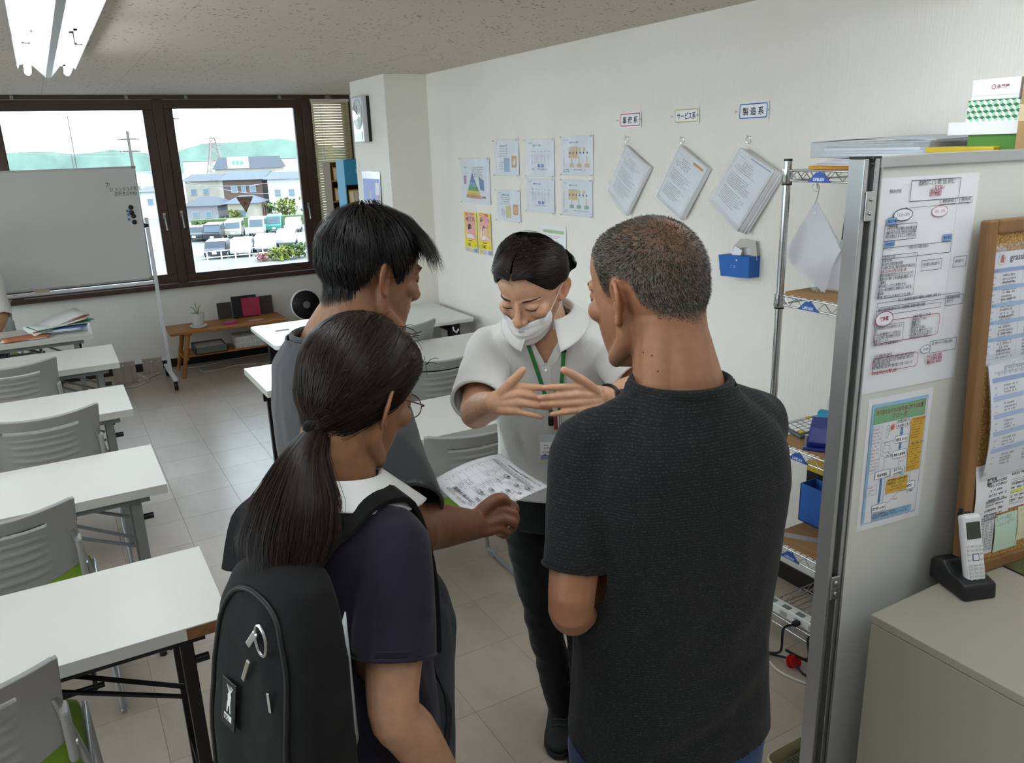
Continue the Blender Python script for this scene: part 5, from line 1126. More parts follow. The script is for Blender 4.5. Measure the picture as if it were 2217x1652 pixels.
def cork_sheet(name,label,p0,p1,draw,col='#e6e7ec',film=False,curl=0,cat='notice',pins=((.06,.97),)):
    A,B=CP(*p0),CP(*p1); x0,x1=A[0],B[0]; y1,y0=A[1],B[1]; w,h=x1-x0,y1-y0
    t=thing(name,label,cat); t.matrix_world=CF@Matrix.Translation((x0,y0,-.0022))
    bend=lambda x,y,z:(x,y,z+.001+curl*math.sin(max(0,1-y/h)*2.6)*(.4+.6*max(0,1-x/w)))
    MB().grid(lambda a,b_:bend(a*w,b_*h,0),6,14).build('sheet',flat(col,.4),t); pr=Print(.0006); pr.warp=bend; draw(pr,w,h); pr.build(t)
    if film: MB().grid(lambda a,b_:bend(-.03*w+a*w*1.06,-.015*h+b_*h*1.09,.003),6,14).build('clear_sleeve',M_film,t)
    for fx,fy in pins:
        MB().lathe([(.0045,.002),(.003,.004),(.0028,.011),(.0052,.013),(.0048,.016),(.0001,.017)],(fx*w,fy*h,.002),10,rot=Matrix.Rotation(.5,3,'X')).build('push_pin',M_clear,t)
    return t
def d_sched(p,w,h):
    p.ell(.14*w,.93*h,.05*w,.045*w,'#66504a',.0006,fill='#e9e6e2'); p.poly([(.13*w,.97*h),(.16*w,.97*h),(.17*w,.905*h),(.12*w,.905*h)],'#a8323c'); p.poly([(.16*w,.955*h),(.19*w,.945*h),(.18*w,.92*h)],'#cf9a5a'); p.text(.24*w,.915*h,.021,'grasshopper','#33333a',bold=.0002)
    for k in range(5):
        y=.82-.155*k; p.rect(.02*w,y*h,.98*w,(y+.035)*h,'#9dbbe0' if k else '#8aa5d4'); p.text(.05*w,(y+.008)*h,.006,'%d日目'%(k+1),'#4a5a78')
        for r in range(2):
            yy=y-.05-.06*r; p.text(.055*w,yy*h,.0062,'AM' if r==0 else 'PM','#66667a'); p.type(.17*w,(yy+.012)*h,.2*w,3,.0085,.0045,'#4a4a55',seed=k*7+r,cw=.005); p.type(.5*w,(yy+.012)*h,.2*w,3,.0085,.0045,'#4a4a55',seed=k*9+r,cw=.005); p.type(.76*w,(yy+.012)*h,.18*w,2,.0085,.0045,'#4a4a55',seed=k*11+r,cw=.005)
    for x in (.02,.135,.42,.7,.98): p.line([(x*w,.04*h),(x*w,.83*h)],'#a9b4cc',.0006)
    p.line([(.02*w,.04*h),(.98*w,.04*h)],'#a9b4cc',.0006)
cork_sheet('schedule_sheet','upper schedule sheet with a beach ball mark, pinned to the cork board',(2147,548),(2290,760),d_sched,film=True,pins=((.03,1.05),(.09,1.05)))
def d_sched2(p,w,h):
    p.text(.18*w,.93*h,.016,'grasshopper 02 作業スケジュール','#8a8a9a',bold=.0001); p.text(.06*w,.895*h,.011,'1=g|1=g|1=g|1=g|1=g|1=g|1=g','#77778a')
    for k in range(5):
        y=.83-.15*k; p.rect(.03*w,y*h,(.98 if k<4 else .5)*w,(y+.04)*h,'#aebfe2' if k else '#93a8d8',4)
        for r in range(2):
            yy=y-.05-.055*r; p.text(.05*w,yy*h,.006,'AM' if r==0 else 'PM','#77778a'); p.type(.16*w,(yy+.01)*h,.17*w,2,.0085,.0045,'#4a4a55',seed=k*5+r,cw=.005); p.type(.45*w,(yy+.01)*h,.17*w,2,.0085,.0045,'#55555f',seed=k*3+r,cw=.005)
cork_sheet('schedule_sheet','lower curling schedule sheet in a clear sleeve on the cork board',(2140,787),(2290,990),d_sched2,film=True,curl=.022,pins=((-.06,1.03),))
def d_memo(p,w,h):
    for y,n in ((.92,1),(.68,1),(.6,0),(.26,1)): p.text(.3*w,y*h,.0085,'作業時間' if n else '記録','#33333a',bold=.0003)
    p.type(.33*w,.86*h,.62*w,2,.011,.006,'#4a4a52',cw=.006); p.type(.3*w,.63*h,.55*w,1,.01,.006,'#4a4a52',cw=.006); p.type(.36*w,.56*h,.5*w,4,.012,.006,'#4a4a52',cw=.006); p.rect(.3*w,.27*h,.9*w,.3*h,'#9a9aa2'); p.type(.3*w,.2*h,.5*w,4,.013,.006,'#4a4a52',cw=.006)
cork_sheet('memo_sheet','white memo with a pink pin at the left of the cork board',(2113,1012),(2182,1105),d_memo,curl=.008,pins=((.1,.93),))
def d_memo2(p,w,h):
    p.frame(.03*w,.62*h,.97*w,.97*h,'#77777f',.0007); p.type(.07*w,.9*h,.8*w,3,.011,.006,'#3a3a42',cw=.006); p.rect(.07*w,.86*h,.3*w,.9*h,'#e2e04a'); p.rect(.3*w,.74*h,.95*w,.79*h,'#e2e04a'); p.frame(.03*w,.08*h,.97*w,.58*h,'#77777f',.0007); p.type(.07*w,.5*h,.82*w,5,.011,.006,'#3a3a42',cw=.006); p.rect(.07*w,.33*h,.9*w,.38*h,'#e2e04a'); p.rrect(.08*w,.1*h,.25*w,.19*h,.002,'#444',.0006)
cork_sheet('memo_sheet','white memo with yellow highlighter lines at the right of the cork board',(2185,1003),(2290,1070),d_memo2,pins=((.35,1.0),))
def d_list(p,w,h):
    for r in range(13):
        for c in range(5): p.type((.04+.19*c)*w,(.92-.068*r)*h,.15*w,1,.005,.0035,'#4a4a66',seed=r*5+c,cw=.004)
    for r in range(14): p.line([(0,(.97-.068*r)*h),(w,(.97-.068*r)*h)],'#8a8aa2',.0005)
    for x in (0,.33,.62,1): p.line([(x*w,.09*h),(x*w,.97*h)],'#8a8aa2',.0005)
cork_sheet('contact_list','small ruled contact list behind the phone on the cork board',(2106,1126),(2147,1195),d_list,pins=())
def d_note(p,w,h): p.text(.06*w,.86*h,.009,'ミーティング',"#7a8a88"); p.text(.1*w,.7*h,.008,'じかん 11:30','#7a8a88',rot=.03)
cork_sheet('sticky_note','pale green sticky note pinned on the cork board',(2155,1118),(2200,1180),d_note,col='#c3dccb',curl=.004,cat='note',pins=((.5,.94),))
cork_sheet('sticky_note','pale yellow sticky note at the right edge of the cork board',(2205,1098),(2262,1150),d_note,col='#ddd6b4',curl=.004,cat='note',pins=())
# magazine on the cabinet
mg=AZ(2200,1225,ZC); mz=thing('magazine','magazine with a green and brown leafy cover lying on the cabinet','magazine',(mg.x+.055,mg.y-.03,ZC),math.radians(-5)); 
MB().bb(-.09,.09,-.07,.06,.0,.004).build('pages',mat('dark_pages','#2a2630',.5),mz); MB().bb(-.0895,.0895,-.0695,.0595,.004,.0045).build('cover',mat('leafy_cover','#5d6a40',.3,var=.6,vs=30,col2='#3a3428'),mz)
pr=Print(.0048); pr.text(-.055,-.01,.026,'ねいろの','#d4a0a0',bold=.0006,rot=.15); pr.build(mz)
# cordless phone in a black cradle
pc=AZ(2085,1275,ZC)
ph=thing('cordless_phone','white cordless handset standing in a black charging cradle on the cabinet','phone',(pc.x+.005,pc.y+.005,ZC),math.radians(-20))
# local -y faces the camera side
b=MB(); b.prism([(-.06,0),(.065,0),(.068,.045),(.055,.062),(.025,.066),(.0,.045),(-.03,.043),(-.055,.038)],.085,(-.0425,0,0),(0,1,0),(0,0,1)); b.build('cradle',mat('cradle_black','#1b1c1f',.4),ph,bevel=.006)
Rh=Matrix.Rotation(math.radians(-17),3,'X'); hc=Vector((.006,-.005,.105))
def hb(name,c,d,m,bev=.001): MB().box(hc+Rh@Vector(c),d,Rh).build(name,m,ph,bevel=bev)
M_hs=mat('handset_white','#d9d9da',.35)
hb('handset',(0,0,0),(.05,.022,.165),M_hs,.008); hb('belt_clip',(0,.016,.03),(.03,.012,.11),M_black,.003); hb('screen',(.0,-.0115,.045),(.036,.002,.04),mat('phone_screen','#3a4038',.15),.001)
MB().cyl(hc+Rh@Vector((-.016,.004,.082)),hc+Rh@Vector((-.016,.004,.096)),.005).build('antenna',M_black,ph)
M_key=mat('phone_keys','#b9bcbc',.5)
for r in range(2):
    for c in range(4): hb('function_key',(-.0165+.011*c,-.0113,.008-.009*r),(.008,.002,.005),M_key,.0005)
hb('navigation_key',(0,-.0113,-.018),(.018,.002,.018),mat('nav_ring','#70708c',.4),.003); hb('navigation_center',(0,-.0122,-.018),(.013,.002,.013),M_hs,.002)
for s in (-1,1):
    for z in (-.011,-.024): hb('side_key',(s*.0165,-.0113,z),(.008,.002,.005),M_key,.0005)
for r in range(5):
    for c in range(3): hb('number_key',(-.0135+.0135*c,-.0113,-.037-.0085*r),(.0105,.002,.006),M_key,.0005)
# waste bin low at the partition foot
bnc=Vector((1.525,1.25,0))
wbn=thing('waste_bin','cream plastic bin with a printed grey carton inside at the partition foot','bin',(bnc.x+.03,bnc.y-.06,0),0)
poly=rr(.118,.052,.03); polyb=rr(.105,.045,.025); n=len(poly); b=MB(); vs=[]
for pl,z in ((polyb,0),(poly,.20),([(x*.96,y*.94) for x,y in poly],.202),([(x*.96,y*.94) for x,y in poly],.192),([(x*.95,y*.95) for x,y in polyb],.005)): vs+=[(x,y,z) for x,y in pl]
fs=[(i*n+k,i*n+(k+1)%n,(i+1)*n+(k+1)%n,(i+1)*n+k) for i in range(4) for k in range(n)]+[tuple(range(n-1,-1,-1)),tuple(4*n+k for k in range(n))]
b.add(vs,fs,0,True); b.build('bin_shell',mat('cream_plastic','#cfc49a',.5),wbn)
ca=thing('paper_carton','grey printed carton standing inside the cream bin','carton',(bnc.x+.04,bnc.y-.06,.006),0); MB().bb(-.08,.08,-.036,.036,0,.165).build('carton_body',mat('grey_green_card','#6a6d5c',.7),ca,bevel=.003)
pr=Print(.0006); pr.text(-.06,.016,.018,'03-52-100','#33342c',bold=.0005); pr.line([(-.078,.012),(.078,.012)],'#33342c',.0015); pr.text(-.065,-.008,.015,'でんわ FAX','#33342c'); pr.text(-.065,-.028,.014,'フロック','#33342c'); o=pr.build(ca); o.matrix_local=Matrix.Translation((0,0,.1652))
# ================================================================ people: tools
def ball(b,c,r,n=18,m=12,rot=None):
    c=Vector(c); rx,ry,rz_=(r,r,r) if not hasattr(r,'__len__') else r; vs=[]; fs=[]
    for i in range(m+1):
        th=math.pi*i/m
        for k in range(n):
            a=2*math.pi*k/n; p=Vector((rx*math.sin(th)*math.cos(a),ry*math.sin(th)*math.sin(a),rz_*math.cos(th)))
            if rot is not None: p=rot@p
            vs.append(c+p)
    for i in range(m):
        for k in range(n): fs.append((i*n+k,(i+1)*n+k,(i+1)*n+(k+1)%n,i*n+(k+1)%n))
    b.add(vs,fs); return b
def rings(b,R,n=32,ex=2.3,frame=None,rot=0):
    # R: list of (z,cx,cy,hw,hd[,ex]) horizontal rings in a local frame (optionally given per ring as a Matrix)
    vs=[]
    for q in R:
        z,cx,cy,hw,hd=q[:5]; e=q[5] if len(q)>5 else ex
        for k in range(n):
            a=2*math.pi*k/n; ca,sa=math.cos(a),math.sin(a)
            x=math.copysign(abs(ca)**(2/e),ca)*hw; y=math.copysign(abs(sa)**(2/e),sa)*hd
            vs.append(Vector((cx+x,cy+y,z)))
    if frame is not None: vs=[frame@v for v in vs]
    L=len(R); fs=[(i*n+k,i*n+(k+1)%n,(i+1)*n+(k+1)%n,(i+1)*n+k) for i in range(L-1) for k in range(n)]
    fs.append(tuple(range(n-1,-1,-1))); fs.append(tuple((L-1)*n+k for k in range(n)))
    b.add(vs,fs); return b
def limb(b,pts,rad,n=18,sub=4):
    # tapered limb with rounded ends through the joints
    P=[Vector(p) for p in pts]; m=len(P); cen=spline(P,sub); rr_=[]
    for i in range(m-1):
        for k in range(sub): t=k/sub; t=t*t*(3-2*t); rr_.append(rad[i]*(1-t)+rad[i+1]*t)
    rr_.append(rad[-1])
    d0=(cen[0]-cen[1]).normalized(); d1=(cen[-1]-cen[-2]).normalized(); C=[];Q=[]
    for f in (.95,.8,.5,.25): C.append(cen[0]+d0*rad[0]*f); Q.append(rad[0]*math.sqrt(max(.01,1-f*f)))
    C+=cen; Q+=rr_
    for f in (.25,.5,.8,.95): C.append(cen[-1]+d1*rad[-1]*f); Q.append(rad[-1]*math.sqrt(max(.01,1-f*f)))
    b.tube(C,Q,n); return b
def xf(b,m): b.v=[tuple(m@Vector(v)) for v in b.v]; return b
def join(*bs):
    o=MB()
    for b in bs: o.add(b.v,b.f)
    return o
def remesh(b,voxel,smooth=2,lam=.5):
    me=bpy.data.meshes.new('tmp'); me.from_pydata(b.v,[],b.f); me.update()
    o=bpy.data.objects.new('tmp',me); COL.objects.link(o)
    m=o.modifiers.new('r','REMESH'); m.mode='VOXEL'; m.voxel_size=voxel; m.adaptivity=0
    dg=bpy.context.evaluated_depsgraph_get(); ev=o.evaluated_get(dg); em=ev.to_mesh()
    n=len(em.vertices); V=np.empty(n*3,np.float32); em.vertices.foreach_get('co',V); V=V.reshape(-1,3).astype(float)
    nl=len(em.loops); lv=np.empty(nl,np.int32); em.loops.foreach_get('vertex_index',lv); ls=np.empty(len(em.polygons),np.int32); em.polygons.foreach_get('loop_total',ls)
    ne=len(em.edges); E=np.empty(ne*2,np.int32); em.edges.foreach_get('vertices',E); E=E.reshape(-1,2)
    st=np.concatenate([[0],np.cumsum(ls)[:-1]]); F=[tuple(lv[s:s+c]) for s,c in zip(st,ls)]
    ev.to_mesh_clear(); bpy.data.objects.remove(o); bpy.data.meshes.remove(me)
    V=lap(V,E,smooth,lam); return V,F,E
def lap(V,E,it,lam=.5,w=None):
    deg=np.zeros(len(V)); np.add.at(deg,E[:,0],1); np.add.at(deg,E[:,1],1); deg=np.maximum(deg,1)
    for i in range(it):
        for l in (lam,-lam*.53) if it>2 else (lam,):
            S=np.zeros_like(V); np.add.at(S,E[:,0],V[E[:,1]]); np.add.at(S,E[:,1],V[E[:,0]]); D=S/deg[:,None]-V
            V=V+l*(D if w is None else D*w[:,None])
    return V
def normals(V,F):
    Nn=np.zeros_like(V); Q=np.array([f if len(f)==4 else (f[0],f[1],f[2],f[2]) for f in F])
    fn=np.cross(V[Q[:,2]]-V[Q[:,0]],V[Q[:,3]]-V[Q[:,1]])
    for k in range(4): np.add.at(Nn,Q[:,k],fn)
    return Nn/np.maximum(np.linalg.norm(Nn,axis=1),1e-12)[:,None]
def noisef(V,freq,seed=0):
    f=np.array(freq,float)*np.ones(3); P=V*f+seed*7.31
    return np.array([mnoise.noise(Vector(p)) for p in P])
def folds(V,Nn,segs):
    # soft ridges (+) and creases (-) along line segments
    D=np.zeros(len(V))
    for a,b,w,amp in segs:
        a=np.array(a,float); b=np.array(b,float); ab=b-a; t=np.clip(((V-a)@ab)/(ab@ab),0,1); q=a+t[:,None]*ab
        d=np.linalg.norm(V-q,axis=1); D+=amp*np.exp(-(d/w)**2)*(.35+.65*np.sin(np.pi*np.clip(t*.9+.05,0,1)))
    return V+Nn*D[:,None]
def skin_obj(name,V,F,mats,parent,cols=None,mi=None):
    me=bpy.data.meshes.new(name); me.from_pydata([tuple(v) for v in V],[],F)
    for m in (mats if isinstance(mats,(list,tuple)) else [mats]): me.materials.append(m)
    me.polygons.foreach_set('use_smooth',[True]*len(F))
    if mi is not None: me.polygons.foreach_set('material_index',mi)
    if cols is not None:
        ca=me.color_attributes.new('tint','FLOAT_COLOR','POINT'); ca.data.foreach_set('color',np.concatenate([cols,np.ones((len(V),1))],1).astype(np.float32).ravel())
    me.update(); o=bpy.data.objects.new(name,me); COL.objects.link(o)
    if parent: o.parent=parent
    return o
def merge(*parts):
    V=[];F=[];C=[];k=0
    for v,f,c in parts:
        V.append(v); F+=(np.array(f)+k).tolist() if len({len(q) for q in f})==1 else [tuple(i+k for i in q) for q in f]; C.append(c); k+=len(v)
    return np.concatenate(V),F,np.concatenate(C)
def skin_mat(name):
    m=bpy.data.materials.new(name); m.use_nodes=True; t=m.node_tree; p=t.nodes['Principled BSDF']
    a=N(t,'ShaderNodeVertexColor'); a.layer_name='tint'
    tc=N(t,'ShaderNodeTexCoord'); n=N(t,'ShaderNodeTexNoise',i_Scale=55.,i_Detail=4.); t.links.new(tc.outputs['Object'],n.inputs['Vector'])
    hs=N(t,'ShaderNodeHueSaturation'); r=N(t,'ShaderNodeMapRange'); r.inputs[1].default_value=.3; r.inputs[2].default_value=.7; r.inputs[3].default_value=.9; r.inputs[4].default_value=1.08
    t.links.new(n.outputs['Fac'],r.inputs[0]); t.links.new(r.outputs[0],hs.inputs['Value']); t.links.new(a.outputs['Color'],hs.inputs['Color']); t.links.new(hs.outputs[0],p.inputs['Base Color'])
    p.inputs['Roughness'].default_value=.5; p.inputs['Specular IOR Level'].default_value=.4
    p.inputs['Subsurface Weight'].default_value=.12; p.inputs['Subsurface Radius'].default_value=(.010,.004,.002); p.inputs['Subsurface Scale'].default_value=1
    n2=N(t,'ShaderNodeTexNoise',i_Scale=420.,i_Detail=3.); t.links.new(tc.outputs['Object'],n2.inputs['Vector']); b=N(t,'ShaderNodeBump',i_Strength=.12,i_Distance=.002); t.links.new(n2.outputs['Fac'],b.inputs['Height']); t.links.new(b.outputs[0],p.inputs['Normal'])
    return m
M_skin=skin_mat('skin')
M_hair=bpy.data.materials.new('hair_strands'); M_hair.use_nodes=True
_t=M_hair.node_tree; _p=_t.nodes['Principled BSDF']; _a=N(_t,'ShaderNodeVertexColor'); _a.layer_name='tint'; _t.links.new(_a.outputs['Color'],_p.inputs['Base Color']); _p.inputs['Roughness'].default_value=.42; _p.inputs['Specular IOR Level'].default_value=.14
def headmat(c,heading,pitch=0,roll=0,s=1.):
    return Matrix.Translation(c)@Matrix.Rotation(math.radians(heading-90),4,'Z')@Matrix.Rotation(math.radians(-pitch),4,'X')@Matrix.Rotation(math.radians(roll),4,'Y')@Matrix.Scale(s,4)
cm=.01
def head_shapes(fem=False,ears=True,lidded=False):
    b=MB(); k=cm
    def B(c,r,rot=None): ball(b,Vector(c)*k,tuple(q*k for q in r),20,14,rot)
    B((0,-.7,2.7),(7.5,9.5,8.3)); B((0,-3.2,.6),(6.9,6.6,7.0)); B((0,2.6,4.0),(6.7,6.6,6.4))
    w=.93 if fem else 1.
    rings(b,[(z*k,0,cy*k,hw*w*k,hd*k) for z,cy,hw,hd in [(5,1.6,6.5,6.9),(2,2.0,6.5,6.8),(0,2.3,6.45,6.4),(-2,2.5,6.35,6.15),(-4,2.6,6.0,6.0),(-6,2.9,5.4,5.75),(-8,3.3,4.6,5.3),(-9.6,3.9,3.7,4.6),(-10.8,4.7,2.8,3.7),(-11.6,5.2,1.8,2.6)]],28,2.25)
    for s in (-1,1):
        limb(b,[(s*5.6*w*k,-.2*k,-2.5*k),(s*5.3*w*k,.3*k,-6.6*k),(s*3.6*w*k,4.4*k,-9.4*k),(s*1.0*k,7.4*k,-10.7*k)],[1.5*k,1.5*k,1.35*k,1.2*k],14)
        B((s*4.1,6.0,-2.2),(2.3,2.4,2.0)); B((s*1.15,9.35,-3.9),(.95,1.0,.8))
        limb(b,[(s*1.0*k,8.75*k,1.5*k),(s*3.2*k,8.45*k,1.9*k),(s*5.0*k,6.9*k,1.4*k)],[.7*k,.75*k,.6*k] if not fem else [.35*k,.35*k,.3*k],10)
        B((s*3.15,7.75,.05),(1.55,1.25,1.15))
    limb(b,[(0,8.5*k,1.0*k),(0,9.35*k,-1.0*k),(0,10.35*k,-3.0*k),(0,10.7*k,-3.7*k),(0,9.6*k,-4.4*k)],[.65*k,.7*k,.95*k,1.0*k,.9*k],12)
    limb(b,[(-2.2*k,7.9*k,-6.5*k),(-.9*k,8.8*k,-6.15*k),(.9*k,8.8*k,-6.15*k),(2.2*k,7.9*k,-6.5*k)],[.35*k,.5*k,.5*k,.35*k],10)
    limb(b,[(-2.1*k,7.8*k,-6.8*k),(-.8*k,8.65*k,-7.3*k),(.8*k,8.65*k,-7.3*k),(2.1*k,7.8*k,-6.8*k)],[.35*k,.55*k,.55*k,.35*k],10)
    B((0,7.6,-9.9),(1.7,1.3,1.3))
    if ears:
        for s in (-1,1):
            # helix, antihelix, lobe and a thin plate behind them
            E=lambda u,v,o:Vector((s*(6.75+o+.5*max(0,-u)*.7),-.9+u*.96,-.9+v))*k   # u forward, v up, o out
            rim=[E(.9,.6,.35),(E(1.1,1.9,.5)),E(.3,2.95,.95),E(-1.0,3.0,1.35),E(-1.95,1.9,1.7),E(-2.0,.2,1.7),E(-1.4,-1.5,1.3),E(-.5,-2.6,.9),E(.35,-2.9,.6),E(.75,-2.1,.35)]
            limb(b,rim,[.30*k,.33*k,.36*k,.38*k,.38*k,.36*k,.36*k,.48*k,.5*k,.4*k],10,4)
            limb(b,[E(-.2,2.0,.75),E(-1.0,1.0,1.15),E(-.9,-.5,1.05),E(-.2,-1.6,.75)],[.3*k,.36*k,.36*k,.3*k],10,4)
            pts=[E(.5,1.2,.2),E(-.4,2.4,.7),E(-1.5,1.5,1.15),E(-1.5,0,1.15),E(-.8,-1.6,.8),E(.2,-2.0,.4)]
            for a,c in zip(pts[:-1],pts[1:]): limb(b,[a,c],[.32*k,.32*k],8,2)
            for a in pts: limb(b,[a,E(.2,0,-.3)],[.32*k,.45*k],8,2)
            limb(b,[E(1.0,-.2,.25),E(1.05,-.9,.35)],[.38*k,.38*k],8,2)
    return b
def head_paint(Vl,base,lips='#b5706a',ear=.35):
    # natural colouring in head space (metres): redder ears, lips and nose tip
    base=np.array(lin(base)); C=np.tile(base,(len(Vl),1)); L=Vl/cm
    def g(c,s): return np.exp(-(((L-np.array(c))/np.array(s))**2).sum(1))
    red=np.array([1.12,.78,.72])
    w=np.zeros(len(Vl))
    for s in (-1,1): w=np.maximum(w,g((s*8.0,-1.6,-.9),(1.3,2.0,3.2))*1.2*ear/.35*.55)
    w=np.maximum(w,g((0,10.6,-3.6),(1.4,1.4,1.2))*.3)
    for s in (-1,1): w=np.maximum(w,g((s*4.4,7.2,-2.6),(2,2,1.8))*.25)
    w=np.clip(w,0,1)[:,None]; C=C*(1-w)+C*red*w
    lp=np.clip(g((0,9.0,-6.7),(2.0,1.2,.75))*1.3,0,1)[:,None]; C=C*(1-lp)+np.array(lin(lips))*lp
    return C
def carve(V,Hm,list_):
    inv=np.array(Hm.inverted()); Vl=(V@inv[:3,:3].T+inv[:3,3]); Rm=np.array(Hm.to_3x3())
    D=np.zeros_like(V)
    for c,s,v in list_: w=np.exp(-(((Vl/cm-np.array(c))/np.array(s))**2).sum(1)); D+=w[:,None]*np.array(v)*cm
    return V+D@Rm.T,Vl
def bvh_of(V,F): return BVHTree.FromPolygons([tuple(v) for v in V],F)
def person(label,loc):
    return thing('person',label,'person',loc)
def strand_mesh(name,S,parent,width=.0011,mat_=None,base=((.012,.009,.008),(.03,.02,.016)),seed=0,taper=.35,off=None):
    # S: list of (points, outward normal hints); flat tapering ribbons
    rg=np.random.default_rng(seed); V=[];F=[];C=[]; k=0
    for pts,nr in S:
        n=len(pts); f=rg.random(); col=np.array(base[0])*(1-f)+np.array(base[1])*f
        if len(base)>2 and rg.random()<base[3]: col=np.array(base[2])
        w0=width*rg.uniform(.7,1.3)
        for i in range(n):
            t=(pts[min(i+1,n-1)]-pts[max(i-1,0)]); s=t.cross(nr[i] if isinstance(nr,list) else nr)
            s=s.normalized() if s.length>1e-9 else Vector((1,0,0)); w=w0*(1-(1-taper)*(i/(n-1))**2)
            V.append(pts[i]-s*w*.5); V.append(pts[i]+s*w*.5); C.append(col); C.append(col)
        for i in range(n-1): F.append((k+2*i,k+2*i+1,k+2*i+3,k+2*i+2))
        k+=2*n
    o=skin_obj(name,np.array([tuple(v) for v in V]),F,mat_ or M_hair,parent,np.array(C)); return o
class Scalp:
    def __init__(s,Hm,V,F): s.H=Hm; s.b=bvh_of(V,F); s.c=Hm@Vector((0,-.004,.012)); s.R=Hm.to_3x3()
    def dirw(s,az,el):
        a,e=math.radians(az),math.radians(el); return (s.R@Vector((math.sin(a)*math.cos(e),math.cos(a)*math.cos(e),math.sin(e)))).normalized()
    def hit(s,d):
        h=s.b.ray_cast(s.c+d*.35,-d,.35)
        if h[0] is None: return s.c+d*.09,d
        return h[0],h[1]
    def at(s,d,off): p,n=s.hit(d); return p+(n*.35+d*.65).normalized()*off, (n*.5+d*.5).normalized()
    def az_el(s,d): l=(s.R.inverted()@d).normalized(); return math.degrees(math.atan2(l.x,l.y)),math.degrees(math.asin(max(-1,min(1,l.z))))
def interp(tab,x):
    if x<=tab[0][0]: return tab[0][1]
    for (a,b),(c,d) in zip(tab[:-1],tab[1:]):
        if x<=c: return b+(d-b)*(x-a)/(c-a)
    return tab[-1][1]
def slerp(a,b,t):
    w=math.acos(max(-1,min(1,a.dot(b))))
    if w<1e-4: return a.copy()
    return (a*math.sin((1-t)*w)+b*math.sin(t*w))/math.sin(w)
def hair_cap(sc,line,thick,name,parent,m,nu=72,nv=26,jag=0,seed=1,ramp=7.):
    rg=random.Random(seed); b=MB(); vs=[]; fs=[]
    for i in range(nu):
        az=-180+360*i/nu; lo=interp(line,abs(az))+rg.uniform(-jag,jag)
        for j in range(nv):
            t=j/(nv-1); el=lo+(89-lo)*t; d=sc.dirw(az,el); th=thick(az,el)*min(1,.10+t*ramp)
            vs.append(sc.at(d,th)[0])
    for i in range(nu):
        for j in range(nv-1): a=i*nv+j; c=((i+1)%nu)*nv+j; fs.append((a,c,c+1,a+1))
    top=len(vs); vs.append(sc.at(sc.dirw(0,90),thick(0,90))[0])
    for i in range(nu): fs.append((i*nv+nv-1,((i+1)%nu)*nv+nv-1,top))
    b.add(vs,fs,0,True); o=b.build(name,m,parent,sharp=180); return o
# hands: metacarpals, jointed fingers, thumb
def hand(b,wrist,kn,tips,thumb,n,rw=.02,s=1.,bow=.12):
    # wrist point, four knuckles (index..little), four finger chains or tips, thumb chain, back-of-hand normal
    n=Vector(n).normalized(); W=Vector(wrist); kn=[Vector(q) for q in kn]; across=(kn[0]-kn[3]).normalized()
    for i,q in enumerate(kn):
        st=W+across*(.014*(1.5-i)/1.5)*s
        limb(b,[st,st.lerp(q,.5)+n*.001,q],[.0125*s,.0125*s,.0098*s],12,3)
    for i in range(3): limb(b,[W.lerp(kn[i],.35).lerp(W.lerp(kn[i+1],.35),.5)-n*.004,kn[i].lerp(kn[i+1],.5)-n*.003-(kn[i]-W).normalized()*.008],[.0115*s,.0085*s],10,2)
    R0=[.0085,.0088,.0083,.0073]
    for i,(q,t) in enumerate(zip(kn,tips)):
        if isinstance(t,list): ch=[q]+[Vector(p) for p in t]
        else:
            t=Vector(t); L=(t-q).length; bo=n*L*bow; ch=[q,q.lerp(t,.45)+bo,q.lerp(t,.75)+bo*.75,t]
        r=R0[i]*s; rad=[r*1.08,r*.98,r*.88,r*.74][:len(ch)] if len(ch)<=4 else [r]*len(ch)
        limb(b,ch,rad,12,4)
    th=[Vector(p) for p in thumb]; limb(b,th,[.0135*s,.0118*s,.0102*s,.0082*s][-len(th):] if len(th)<4 else [.014*s,.0125*s,.0105*s,.0085*s],12,4)
    limb(b,[th[0],W.lerp(kn[0],.75)-n*.005],[.0125*s,.009*s],10,2)
    return b
def nails(col,tips,n,V,C):
    for t in tips:
        d=np.linalg.norm(V-np.array(t),axis=1); w=np.clip(1.2-d/.0085,0,1)[:,None]*.5; C[:]=C*(1-w)+np.array(lin(col))*w
    return C
def local_frame(c,heading): return Matrix.Translation(c)@Matrix.Rotation(math.radians(heading-90),4,'Z')
def lean(rs,tab):
    # shift ring centres by a table of (z,dx,dy)
    out=[]
    for q in rs:
        dx=interp([(z,a) for z,a,_ in tab],q[0]); dy=interp([(z,b) for z,_,b in tab],q[0]); out.append((q[0],q[1]+dx,q[2]+dy)+tuple(q[3:]))
    return out
